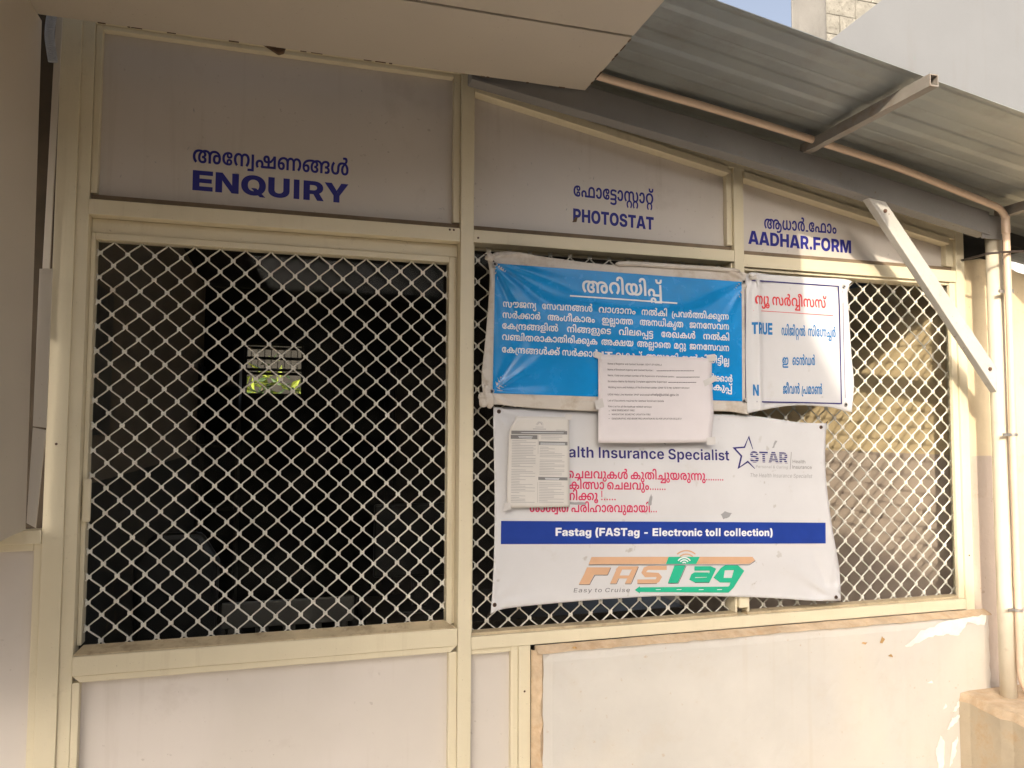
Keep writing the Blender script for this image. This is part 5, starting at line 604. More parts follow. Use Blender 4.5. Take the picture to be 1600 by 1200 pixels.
 'RY': '684|293,0 293,295 25,728 139,728 281,493 305,454~ 342,383~ 362,329 325,329 344,384~ 382,456~ 404,493 545,728 659,728 391,295 391,0',
 'Rh': '594|169,326 169,0 76,0 76,728 169,728 169,413 154,413 179,488~ 271,553~ 333,553 389,553~ 472,507~ 519,416~ 519,347 519,0 425,0 425,338 425,399~ 360,469~ 304,469 266,469~ 205,436~ 169,372~',
 'RR': '645|86,0 86,728 338,728 423,728~ 533,669~ 587,567~ 587,502 587,436~ 533,336~ 423,280~ 338,280 141,280 141,366 332,366 388,366~ 457,399~ 489,460~ 489,502 489,545~ 457,607~ 388,642~ 331,642 184,642 184,0;502,0 326,328 437,328 616,0',
 'Rr': '380|76,0 76,546 166,546 166,461 172,461 187,503~ 264,554~ 313,554 323,554~ 349,553~ 358,552 358,459 353,460~ 321,464~ 304,464 265,464~ 204,432~ 169,375~ 169,339 169,0',
 'Rt': '331|296,546 296,467 10,467 10,546;91,676 185,676 185,143 185,108~ 214,75~ 248,75 256,75~ 282,79~ 293,81 311,3 297,-2~ 261,-7~ 243,-7 171,-7~ 91,68~ 91,136',
 'RH': '744|86,0 86,728 184,728 184,415 559,415 559,728 658,728 658,0 559,0 559,329 184,329 184,0',
 'RT': '648|47,641 47,728 601,728 601,641 374,641 374,0 275,0 275,641',
 'RF': '590|86,0 86,728 529,728 529,641 184,641 184,397 496,397 496,311 184,311 184,0',
 'Rm': '880|76,0 76,546 166,546 167,422 160,422 171,467~ 220,526~ 285,556~ 320,556 380,556~ 453,482~ 465,421 453,421 463,463~ 515,523~ 589,556~ 632,556 679,556~ 758,514~ 804,431~ 804,368 804,0 710,0 710,363 710,421~ 645,471~ 602,471 566,471~ 515,441~ 486,388~ 486,354 486,0 393,0 393,371 393,416~ 334,471~ 288,471 257,471~ 203,442~ 169,385~ 169,342 169,0',
 'Ds': '558|278,-11 213,-11~ 112,27~ 48,98~ 39,148 172,171 183,133~ 237,94~ 282,94 325,94~ 375,128~ 375,153 375,175~ 340,203~ 304,210 210,230 131,246~ 54,323~ 54,384 54,436~ 111,512~ 213,553~ 281,553 345,553~ 439,517~ 496,452~ 507,408 380,385 371,413~ 324,450~ 283,450 246,450~ 196,418~ 196,393 196,372~ 228,343~ 268,334 365,315 444,299~ 521,226~ 521,167 521,114~ 459,34~ 349,-11~',
 'Dc': '587|306,-11 224,-11~ 105,60~ 40,187~ 40,271 40,355~ 105,482~ 224,553~ 306,553 354,553~ 435,528~ 498,481~ 539,415~ 547,373 415,348 410,369~ 391,403~ 364,427~ 329,440~ 307,440 267,440~ 213,397~ 186,321~ 186,271 186,222~ 213,146~ 267,102~ 307,102 329,102~ 365,115~ 393,140~ 411,176~ 416,198 548,173 541,130~ 499,62~ 436,14~ 354,-11~',
 'De': '595|309,-11 226,-11~ 105,58~ 40,184~ 40,270 40,354~ 105,481~ 222,553~ 302,553 354,553~ 447,519~ 517,451~ 556,347~ 556,276 556,235 101,235 101,326 487,326 420,301 420,345~ 393,409~ 341,445~ 303,445 264,445~ 210,409~ 181,347~ 181,308 181,245 181,196~ 214,131~ 273,97~ 311,97 337,97~ 380,112~ 411,142~ 419,163 548,139 535,94~ 470,26~ 372,-11~',
 'DI': '278|75,0 203,0 203,727 75,727',
 'Dp': '629|63,-204 63,546 203,546 203,454 211,454 221,476~ 258,521~ 320,553~ 366,553 428,553~ 528,490~ 589,365~ 589,272 589,181~ 530,56~ 429,-9~ 366,-9 321,-9~ 259,21~ 221,66~ 211,87 206,87 206,-204;323,106 362,106~ 415,148~ 442,224~ 442,272 442,321~ 415,396~ 362,438~ 323,438 284,438~ 231,397~ 203,323~ 203,272 203,222~ 231,147~ 285,106~',
 'Dl': '278|75,0 203,0 203,757 75,757',
 'Da': '579|216,-11 164,-11~ 81,26~ 34,99~ 34,153 34,199~ 68,260~ 126,297~ 200,316~ 240,320 288,325~ 346,333~ 373,351~ 373,369 373,371 373,395~ 353,429~ 314,447~ 286,447 257,447~ 214,429~ 187,400~ 181,382 50,405 64,453~ 130,518~ 226,553~ 286,553 329,553~ 411,532~ 477,488~ 516,418~ 516,367 516,0 380,0 380,76 376,76 363,51~ 319,12~ 257,-11~;255,90 291,90~ 344,119~ 374,166~ 374,195 374,255 368,251~ 341,243~ 308,236~ 276,232~ 264,230 236,226~ 194,209~ 171,179~ 171,157 171,135~ 193,105~ 231,90~',
 'Di': '269|63,0 63,546 206,546 206,0;135,618 102,618~ 56,662~ 56,692 56,723~ 102,766~ 135,766 167,766~ 214,723~ 214,692 214,662~ 167,618~',
 'Dh': '621|206,317 206,0 63,0 63,728 203,728 203,410 191,410 213,479~ 301,553~ 369,553 426,553~ 511,504~ 557,412~ 557,347 557,0 414,0 414,323 414,375~ 361,433~ 314,433 283,433~ 234,406~ 206,354~',
 'Du': '621|251,-7 195,-7~ 110,42~ 63,135~ 63,199 63,546 206,546 206,223 206,171~ 259,113~ 307,113 338,113~ 387,140~ 414,193~ 414,229 414,546 557,546 557,0 422,0 420,136 429,136 407,67~ 319,-7~',
 'Dr': '405|63,0 63,546 201,546 201,452 207,452 222,501~ 293,553~ 340,553 351,553~ 377,551~ 387,549 387,421 377,424~ 341,428~ 324,428 290,428~ 236,399~ 206,347~ 206,313 206,0',
 'Dt': '364|331,546 331,437 10,437 10,546;85,676 228,676 228,159 228,132~ 252,106~ 279,106 287,106~ 317,111~ 325,113 346,5 322,-2~ 275,-8~ 253,-8 172,-8~ 85,72~ 85,146',
 'DH': '747|67,0 67,728 213,728 213,432 534,432 534,728 679,728 679,0 534,0 534,311 213,311 213,0',
 'DS': '654|332,-11 245,-11~ 117,43~ 45,147~ 42,223 184,223 187,186~ 226,137~ 290,112~ 330,112 371,112~ 432,136~ 465,179~ 465,207 465,233~ 435,267~ 379,292~ 339,301 258,322 166,344~ 62,440~ 62,519 62,585~ 133,683~ 256,737~ 334,737 414,737~ 534,682~ 601,585~ 602,522 461,522 457,566~ 389,615~ 333,615 294,615~ 239,593~ 211,553~ 211,528 211,501~ 244,465~ 298,442~ 329,435 395,419 439,408~ 518,374~ 578,323~ 612,253~ 612,207 612,141~ 545,43~ 420,-11~',
 'Dn': '620|206,317 206,0 63,0 63,546 198,546 200,410 191,410 213,479~ 301,553~ 369,553 426,553~ 510,504~ 557,412~ 557,347 557,0 414,0 414,323 414,375~ 361,433~ 314,433 283,433~ 234,406~ 206,354~',
}
SHAPED = {
 'അന്വേഷണങ്ങൾ': 'm9 m72 m42 m161 m57 m37 m175 m120',
 'ഫോട്ടോസ്റ്റാറ്റ്': 'm72 m45 m64 m72 m184 m64 m231 m64 m220 m77',
 'ആധാർ-ഫോം': 'm10 m41 m64 m118 R- m72 m45 m64 m6',
 'അറിയിപ്പ്': 'm9 m51 m65 m49 m65 m208 m77',
 'സൗജന്യ': 'm58 m83 m30 m42 m160',
 'സേവനങ്ങൾ': 'm72 m58 m55 m42 m175 m120',
 'വാഗ്ദാനം': 'm55 m64 m169 m64 m42 m6',
 'നൽകി': 'm42 m119 m23 m65',
 'പ്രവർത്തിക്കുന്ന': 'm162 m44 m55 m118 m196 m65 m163 m67 m203',
 'സർക്കാർ': 'm58 m118 m163 m64 m118',
 'അംഗീകാരം': 'm9 m6 m25 m66 m23 m64 m50 m6',
 'ഇല്ലാത്ത': 'm11 m222 m64 m196',
 'അനധികൃത': 'm9 m42 m41 m65 m23 m69 m38',
 'ജനസേവന': 'm30 m42 m72 m58 m55 m42',
 'കേന്ദ്രങ്ങളിൽ': 'm72 m23 m162 m201 m175 m53 m65 m119',
 'നിങ്ങളുടെ': 'm42 m65 m175 m53 m67 m71 m33',
 'വിലപ്പെട്ട': 'm55 m65 m52 m71 m208 m184',
 'രേഖകൾ': 'm72 m50 m24 m23 m120',
 'വഞ്ചിതരാകാതിരിക്കുക': 'm55 m180 m65 m38 m50 m64 m23 m64 m38 m65 m50 m65 m163 m67 m23',
 'അക്ഷയ': 'm9 m167 m49',
 'അല്ലാതെ': 'm9 m222 m64 m71 m38',
 'മറ്റു': 'm48 m220 m67',
 'കേന്ദ്രങ്ങൾക്ക്': 'm72 m23 m162 m201 m175 m120 m163 m77',
 'വകുപ്പ്': 'm55 m23 m67 m208 m77',
 'അനുമതി': 'm9 m42 m67 m48 m38 m65',
 'നൽകിയിട്ടില്ല': 'm42 m119 m23 m65 m49 m65 m184 m65 m222',
 'ന്യൂ സർവ്വീസസ്': 'm42 m160 m68 _ m58 m118 m225 m66 m58 m156',
 'ഡിജിറ്റൽ': 'm35 m65 m30 m65 m220 m119',
 'സിഗ്നേച്ചർ': 'm58 m65 m72 m171 m176 m118',
 'ഇ': 'm11',
 'ടെൻഡർ': 'm71 m33 m117 m35 m118',
 'ജീവൻ': 'm30 m66 m55 m117',
 'പ്രമാൺ': 'm162 m44 m48 m64 m116',
 'ചെലവുകൾ കുതിച്ചുയരുന്നു........': 'm71 m28 m52 m55 m67 m23 m120 _ m23 m67 m38 m65 m176 m67 m49 m50 m67 m203 m67 R. R. R. R. R. R. R. R.',
 'കിത്സാ ചെലവും.......': 'm23 m65 m195 m64 _ m71 m28 m52 m55 m67 m6 R. R. R. R. R. R. R.',
 'നിക്കൂ !.....': 'm42 m65 m163 m68 _ R! R. R. R. R. R.',
 'ശാശ്വത പരിഹാരവുമായി...': 'm56 m64 m56 m161 m38 _ m44 m50 m65 m59 m64 m50 m55 m67 m48 m64 m49 m65 R. R. R.',
}


# ------------------------------------------------------------------ lettering from outline data
_gc = {}


def glyph(key):
    """advance, vertices and triangles of one letter form (unit: 1/1000 em)"""
    if key in _gc:
        return _gc[key]
    adv, data = GLYPH[key].split('|')
    conts = []
    for c in data.split(';'):
        if not c:
            continue
        pts = []
        for q in c.split(' '):
            on = not q.endswith('~')
            x, y = q.rstrip('~').split(',')
            pts.append((float(x), float(y), on))
        full = []
        n = len(pts)
        for i in range(n):
            a, b = pts[i], pts[(i+1) % n]
            full.append(a)
            if not a[2] and not b[2]:
                full.append(((a[0]+b[0])/2, (a[1]+b[1])/2, True))
        while not full[0][2]:
            full.append(full.pop(0))
        out = []
        n = len(full)
        i = 0
        while i < n:
            a = full[i]
            b = full[(i+1) % n]
            out.append((a[0], a[1]))
            if not b[2]:
                c2 = full[(i+2) % n]
                for t in (0.33, 0.67):
                    out.append(((1-t)**2*a[0]+2*t*(1-t)*b[0]+t*t*c2[0], (1-t)**2*a[1]+2*t*(1-t)*b[1]+t*t*c2[1]))
                i += 2
            else:
                i += 1
        cl = []
        for p in out:
            if not cl or abs(p[0]-cl[-1][0])+abs(p[1]-cl[-1][1]) > 0.5:
                cl.append(p)
        if len(cl) > 2:
            conts.append(cl)
    if not conts:
        _gc[key] = (float(adv), [], [])
        return _gc[key]
    vs, ed = [], []
    for c in conts:
        b = len(vs)
        vs += [Vector(p) for p in c]
        ed += [(b+i, b+(i+1) % len(c)) for i in range(len(c))]
    ov, oe, of, _, _, _ = geometry.delaunay_2d_cdt(vs, ed, [], 0, 0.01)
    tri = []
    for f in of:
        cx = sum(ov[i].x for i in f)/len(f)
        cy = sum(ov[i].y for i in f)/len(f)
        w = 0
        for c in conts:
            for i in range(len(c)):
                (x0, y0), (x1, y1) = c[i], c[(i+1) % len(c)]
                if (y0 <= cy) != (y1 <= cy):
                    xx = x0+(cy-y0)*(x1-x0)/(y1-y0)
                    if xx > cx:
                        w += 1 if y1 > y0 else -1
        if w:
            tri.append(tuple(f))
    _gc[key] = (float(adv), [(v.x, v.y) for v in ov], tri)
    return _gc[key]


def keys(text, style):
    if style == 'M':
        return SHAPED[text].split(' ')
    return ['_' if ch == ' ' else style+ch for ch in text]


def text_shape(text, style, space=270, track=0):
    """all letters of a line in em/1000, and its left and right ink edges"""
    vs, fs = [], []
    x = 0.0
    for k in keys(text, style):
        if k == '_':
            x += space
            continue
        adv, gv, gf = glyph(k)
        dx = 0.0
        if k == 'm77' and gv:                       # virama: sits over the right end of the letter before
            dx = -max(p[0] for p in gv)-20
            adv = 0
        b = len(vs)
        vs += [(x+dx+p[0], p[1]) for p in gv]
        fs += [tuple(b+i for i in f) for f in gf]
        x += adv+track
    lo = min(v[0] for v in vs)
    hi = max(v[0] for v in vs)
    return vs, fs, lo, hi


def line_on(mb, surf, text, style, a, b, hpx, off, body=None, space=270, slant=0.0, track=0):
    """write a line so that its ink runs from photo pixel a to photo pixel b along the baseline;
    hpx = height of the main letter body in photo pixels at the left end"""
    vs, fs, lo, hi = text_shape(text, style, space, track)
    body = body or (560 if style == 'M' else 727)
    A, B = surf.at(*a), surf.at(*b)
    H = surf.at(a[0], a[1]-hpx)[2]-A[2]
    sx = (B[0]-A[0])/(hi-lo)
    out = []
    for x, y in vs:
        t = (x-lo)/(hi-lo)
        z = A[2]+(B[2]-A[2])*t+y/body*H
        X = A[0]+(x-lo)*sx+slant*(y/body*H)
        out.append((X, surf.y(X, z)-off, z))
    mb.add(out, fs)


class Plane:                  # a flat upright surface
    def __init__(s, Y):
        s.Y = Y

    def at(s, px, py):
        return P(px, py, s.Y)

    def y(s, x, z):
        return s.Y


class Cloth(Plane):           # a nearly flat hanging sheet: y is a smooth function of x and z
    def __init__(s, Y, fn):
        s.Y = Y
        s.fn = fn

    def y(s, x, z):
        return s.Y+s.fn(x, z)

    def at(s, px, py):
        p = P(px, py, s.Y)
        for _ in range(4):
            p = P(px, py, s.y(p[0], p[2]))
        return p


def poly_on(mb, surf, pts, off, sub=1):
    """flat printed polygon through photo pixels, laid on a surface (convex or simple)"""
    q = []
    n = len(pts)
    for i in range(n):
        a, b = pts[i], pts[(i+1) % n]
        for k in range(sub):
            t = k/sub
            q.append((a[0]+(b[0]-a[0])*t, a[1]+(b[1]-a[1])*t))
    W3 = [surf.at(*p) for p in q]
    vs = [Vector((w[0], w[2])) for w in W3]
    ed = [(i, (i+1) % len(vs)) for i in range(len(vs))]
    x0, x1 = min(v.x for v in vs), max(v.x for v in vs)
    z0, z1 = min(v.y for v in vs), max(v.y for v in vs)
    grid = []
    if sub > 1:
        st = max((x1-x0), (z1-z0))/28
        nx, nz = int((x1-x0)/st), int((z1-z0)/st)
        grid = [Vector((x0+(i+.5)*st, z0+(j+.5)*st)) for i in range(nx) for j in range(nz)]
    ov, oe, of, _, _, _ = geometry.delaunay_2d_cdt(vs+grid, ed, [], 0, 1e-6)
    fs = []
    for f in of:
        cx = sum(ov[i].x for i in f)/len(f)
        cy = sum(ov[i].y for i in f)/len(f)
        ins = False
        for i in range(len(vs)):
            p0, p1 = vs[i], vs[(i+1) % len(vs)]
            if (p0.y <= cy) != (p1.y <= cy) and p0.x+(cy-p0.y)*(p1.x-p0.x)/(p1.y-p0.y) > cx:
                ins = not ins
        if ins:
            fs.append(tuple(f))
    mb.add([(v.x, surf.y(v.x, v.y)-off, v.y) for v in ov], fs)


def stroke_on(mb, surf, pts, w, off, closed=False):
    """a printed line of width w (photo pixels) through photo pixels"""
    n = len(pts)
    L, Rr = [], []
    for i in range(n):
        a = pts[(i-1) % n] if (closed or i > 0) else pts[i]
        c = pts[(i+1) % n] if (closed or i < n-1) else pts[i]
        dx, dy = c[0]-a[0], c[1]-a[1]
        l = math.hypot(dx, dy) or 1
        ww = w[i] if isinstance(w, (list, tuple)) else w
        k = 1.0
        if 0 < i < n-1 or closed:
            b = pts[i]
            d1 = (b[0]-a[0], b[1]-a[1])
            l1 = math.hypot(*d1) or 1
            co = abs((d1[0]*dx+d1[1]*dy)/(l1*l))
            k = min(2.2, 1/max(co, 0.3))
        nx, ny = -dy/l*ww/2*k, dx/l*ww/2*k
        L.append((pts[i][0]+nx, pts[i][1]+ny))
        Rr.append((pts[i][0]-nx, pts[i][1]-ny))
    vs = []
    for p in L+Rr:
        q = surf.at(*p)
        vs.append((q[0], q[1]-off, q[2]))
    fs = [(i, i+1, n+i+1, n+i) for i in range(n-1)]
    if closed:
        fs.append((n-1, 0, n, 2*n-1))
    mb.add(vs, fs)


def coons(surf, top, right, bottom, left, nu=40, nv=30, thick=0.0):
    """a sheet inside four photo-pixel outlines (each left-to-right / top-to-bottom), laid on a surface"""
    def samp(poly, t):
        ls = [0.0]
        for i in range(len(poly)-1):
            ls.append(ls[-1]+math.dist(poly[i], poly[i+1]))
        s = t*ls[-1]
        for i in range(len(poly)-1):
            if s <= ls[i+1] or i == len(poly)-2:
                f = (s-ls[i])/((ls[i+1]-ls[i]) or 1)
                return (poly[i][0]+(poly[i+1][0]-poly[i][0])*f, poly[i][1]+(poly[i+1][1]-poly[i][1])*f)
    sm = lambda pl: [(p.x, p.y) for p in smooth_path([(x, y, 0) for x, y in pl], 5)] if len(pl) > 2 else pl
    top, right, bottom, left = sm(top), sm(right), sm(bottom), sm(left)
    c00, c10, c01, c11 = top[0], top[-1], bottom[0], bottom[-1]
    vs, fs = [], []
    for j in range(nv+1):
        v = j/nv
        l, r = samp(left, v), samp(right, v)
        for i in range(nu+1):
            u = i/nu
            t, b = samp(top, u), samp(bottom, u)
            q = [(1-v)*t[k]+v*b[k]+(1-u)*l[k]+u*r[k]-((1-u)*(1-v)*c00[k]+u*(1-v)*c10[k]+(1-u)*v*c01[k]+u*v*c11[k]) for k in (0, 1)]
            vs.append(tuple(surf.at(*q)))
    for j in range(nv):
        for i in range(nu):
            a = j*(nu+1)+i
            fs.append((a, a+1, a+nu+2, a+nu+1))
    return MB().add(vs, fs)


# ------------------------------------------------------------------ ground and rooms
g = MB().box(-40, 40, -40, 60, -0.5, 0.0).build('ground', M['ground'])
g['kind'] = 'structure'
pv = MB().box(-6, 9, -3.2, -0.001, -0.1, 0.012).build('pavement', M['tile'])  # unseen; made pale and polished to bounce sun onto the lower front
pv['kind'] = 'structure'


def onto(fx, fz):              # ground point whose mirrored sunlight reaches (fx, 0, fz)
    s_ = fz/-SUN_TRAVEL.z
    return (fx-SUN_TRAVEL.x*s_, -SUN_TRAVEL.y*s_)


for fx, fz, rx, ry, lab in ((0.12, 0.54, 0.10, 0.12, 'small unseen steel plate added as a sun reflector farthest from the plinth'),
                            (0.42, 0.60, 0.09, 0.22, 'narrow unseen steel plate added as a sun reflector between two others'),
                            (1.05, 0.62, 0.20, 0.18, 'wide unseen steel plate added as a sun reflector nearest the plinth')):
    gx, gy = onto(fx, fz)  # unseen plates added to throw soft pools of sun on the lower front
    tag(MB().box(gx-rx, gx+rx, gy-ry, gy+ry, 0.013, 0.018).build('sun_reflector', M['plate'], None, 0.001), lab, 'steel plate', 'added sun reflectors on the pavement')
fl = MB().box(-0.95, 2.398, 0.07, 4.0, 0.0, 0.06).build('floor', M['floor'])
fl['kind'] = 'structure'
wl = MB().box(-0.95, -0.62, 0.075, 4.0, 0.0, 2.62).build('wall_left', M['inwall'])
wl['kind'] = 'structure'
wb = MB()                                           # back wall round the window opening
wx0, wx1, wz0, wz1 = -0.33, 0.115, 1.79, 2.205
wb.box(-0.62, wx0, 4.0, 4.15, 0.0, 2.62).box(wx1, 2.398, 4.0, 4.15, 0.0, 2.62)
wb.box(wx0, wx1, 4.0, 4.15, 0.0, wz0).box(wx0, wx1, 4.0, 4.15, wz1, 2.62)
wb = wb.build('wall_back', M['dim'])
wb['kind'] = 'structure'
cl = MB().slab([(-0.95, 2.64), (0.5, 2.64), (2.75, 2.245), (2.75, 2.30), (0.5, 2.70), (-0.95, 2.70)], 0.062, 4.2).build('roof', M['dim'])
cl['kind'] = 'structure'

# ------------------------------------------------------------------ the kiosk front
kiosk = thing('kiosk_front', 'long cream aluminium framed kiosk front with lettered upper panels and mesh windows', 'kiosk front')


def zt(x):                     # lower edge of the sloping top member
    return 2.575-0.187*(x-0.519)


BV = 0.0016
F = M['frame']
MB().box(-0.580, -0.5325, 0.0, 0.06, 0.0, 2.62).box(-0.5325, -0.503, 0.006, 0.06, 0.0, 2.62).build('post', F, kiosk, BV)
MB().box(0.478, 0.5175, -0.004, 0.075, 0.0, 2.62).build('post', F, kiosk, BV)
MB().slab([(1.402, 0.975), (1.438, 0.975), (1.438, zt(1.438)+.012), (1.402, zt(1.402)+.012)], 0.0, 0.06).build('post', F, kiosk, BV)
MB().box(2.3245, 2.362, 0.0, 0.03, 0.90, 2.29).box(2.346, 2.362, 0.0305, 0.075, 0.90, 2.29).build('post', F, kiosk, BV)
MB().box(0.662, 0.698, 0.002, 0.06, 0.0, 0.911).build('post', F, kiosk, BV)
# transoms and rails
MB().box(-0.5025, 0.4775, 0.001, 0.058, 2.097, 2.137).build('transom', F, kiosk, BV)
MB().box(0.518, 1.4015, 0.001, 0.075, 2.098, 2.136).build('transom', F, kiosk, BV)
MB().box(1.4385, 2.3235, 0.001, 0.075, 2.084, 2.126).build('transom', F, kiosk, BV)
MB().box(-0.5025, 0.4775, 0.001, 0.075, 0.927, 0.975).build('rail', F, kiosk, BV)
MB().box(0.518, 2.3235, 0.001, 0.072, 0.912, 0.948).build('rail', F, kiosk, BV)
MB().slab([(0.518, zt(.518)+.002), (2.3235, zt(2.3235)+.002), (2.3235, zt(2.3235)+.062), (0.518, zt(.518)+.062)], 0.001, 0.058).build('sloping_top_rail', F, kiosk, BV)
MB().box(-0.5025, 0.4775, 0.004, 0.058, 2.606, 2.66).build('top_rail', F, kiosk, BV)
# dusty sill beads lying on the rails
MB().hexa([(-0.503, 0.004, 0.9755), (0.460, 0.004, 0.9745), (0.447, 0.046, 0.9755), (-0.503, 0.046, 0.9755),
           (-0.503, 0.004, 0.979), (0.470, 0.004, 0.978), (0.447, 0.046, 0.992), (-0.488, 0.046, 0.992)]).build('sill_bead', M['dirty'], kiosk, 0.0008)
MB().box(0.5185, 1.4015, 0.010, 0.045, 0.9485, 0.957).build('sill_bead', M['dirty'], kiosk, 0.0008)
MB().box(1.4385, 2.3235, 0.010, 0.045, 0.9485, 0.957).build('sill_bead', M['dirty'], kiosk, 0.0008)


def bead_strip(x0, x1, z, name='glazing_bead'):
    MB().box(x0, x1, 0.020, 0.033, z, z+0.017).build(name, M['bead'], kiosk, 0.0008)


bead_strip(-0.5025, 0.4775, 2.1372)
bead_strip(0.518, 1.4015, 2.1362)
bead_strip(1.4385, 2.3235, 2.1262)
# beads at the sides of the upper panels
MB().box(-0.5025, -0.487, 0.012, 0.0345, 2.156, 2.6055).build('glazing_bead', F, kiosk, BV)
MB().box(0.458, 0.4775, 0.012, 0.0345, 2.156, 2.6055).build('glazing_bead', F, kiosk, BV)
MB().slab([(1.382, 2.154), (1.4015, 2.154), (1.4015, zt(1.4015)-.0005), (1.382, zt(1.382)-.0005)], 0.012, 0.0345).build('glazing_bead', F, kiosk, BV)
MB().slab([(2.292, 2.1435), (2.3235, 2.1435), (2.3235, zt(2.3235)), (2.292, zt(2.292))], 0.012, 0.0345).build('glazing_bead', F, kiosk, BV)
MB().slab([(-0.486, 2.594), (0.457, 2.594), (0.457, 2.6055), (-0.486, 2.6055)], 0.010, 0.0345).build('glazing_bead', F, kiosk, BV)
for xa, xb in ((0.519, 1.381), (1.439, 2.291)):    # cream lip under the sloping rail
    MB().slab([(xa, zt(xa)-.024), (xb, zt(xb)-.024), (xb, zt(xb)), (xa, zt(xa))], -0.006, 0.0345).build('glazing_bead', F, kiosk, BV)
# upper panels
up = []
for poly, lab in (([(-0.503, 2.137), (0.478, 2.137), (0.478, 2.62), (-0.503, 2.62)], 'panel lettered ENQUIRY'),
                  ([(0.5175, 2.136), (1.402, 2.136), (1.402, zt(1.402)+.01), (0.5175, zt(.5175)+.01)], 'panel lettered PHOTOSTAT'),
                  ([(1.438, 2.126), (2.324, 2.126), (2.324, zt(2.324)+.01), (1.438, zt(1.438)+.01)], 'panel lettered AADHAR FORM')):
    o = MB().slab(poly, 0.035, 0.055).build('upper_panel', M['panel'], kiosk)
    o['label'] = lab
    up.append(o)
S35 = Plane(0.035)
q = MB()
line_on(q, S35, 'അന്വേഷണങ്ങൾ', 'M', (301, 253.5), (544.5, 274.5), 20.5, 0.0006)
line_on(q, S35, 'ENQUIRY', 'B', (300.5, 297), (544, 318), 31.5, 0.0006)
q.build('lettering', M['navy'], up[0], fix=False)
q = MB()
line_on(q, S35, 'ഫോട്ടോസ്റ്റാറ്റ്', 'M', (896, 306.5), (1021, 319.5), 17, 0.0006)
line_on(q, S35, 'PHOTOSTAT', 'B', (895.5, 346), (1021.5, 359.5), 20.5, 0.0006)
q.build('lettering', M['navy'], up[1], fix=False)
q = MB()
line_on(q, S35, 'ആധാർ-ഫോം', 'M', (1194, 357), (1307, 365.5), 15.5, 0.0006)
line_on(q, S35, 'AADHAR.FORM', 'B', (1169, 381), (1330, 396), 21, 0.0006)
q.build('lettering', M['navy'], up[2], fix=False)
# brown torn spot on the P of PHOTOSTAT
q = MB()
poly_on(q, S35, [(894, 347), (899, 339), (902.5, 340), (900.5, 347), (895, 347.5)], 0.0012)
q.build('peeled_spot', M['wood'], up[1], fix=False)
# lower panels
MB().box(-0.503, 0.478, 0.030, 0.05, 0.0, 0.93).build('lower_panel', M['panel'], kiosk)
MB().box(0.517, 0.664, 0.030, 0.05, 0.0, 0.914).build('lower_panel', M['panel'], kiosk)
MB().slab([(-0.5025, 0.926), (-0.486, 0.909), (0.460, 0.909), (0.4775, 0.926)], 0.006, 0.0295).build('glazing_bead', F, kiosk, BV)
MB().box(-0.5025, -0.486, 0.006, 0.0295, 0.0, 0.9085).build('glazing_bead', F, kiosk, BV)
MB().box(0.454, 0.4775, 0.006, 0.0295, 0.0, 0.9085).build('glazing_bead', F, kiosk, BV)
MB().box(0.518, 0.640, 0.008, 0.0295, 0.896, 0.9115).build('glazing_bead', F, kiosk, BV)
MB().box(0.640, 0.6615, 0.008, 0.0295, 0.0, 0.9115).build('glazing_bead', F, kiosk, BV)
# front left of the first post: rail and plain panel below the box
MB().box(-1.60, -0.5805, -0.004, 0.05, 1.258, 1.292).build('rail', F, kiosk, BV)
MB().box(-1.60, -0.5805, 0.020, 0.05, 0.0, 1.2575).build('lower_panel', M['panel'], kiosk)
MB().box(-0.598, -0.5805, 0.006, 0.0195, 0.0, 1.2575).build('glazing_bead', F, kiosk, BV)
MB().box(-1.60, -0.5985, 0.006, 0.0195, 1.240, 1.2575).build('glazing_bead', F, kiosk, BV)
MB().box(-1.60, -0.5805, 0.03, 0.05, 1.2925, 2.62).build('upper_panel', M['gap'], kiosk)  # dark colour stands in for the shade in the gap beside the box


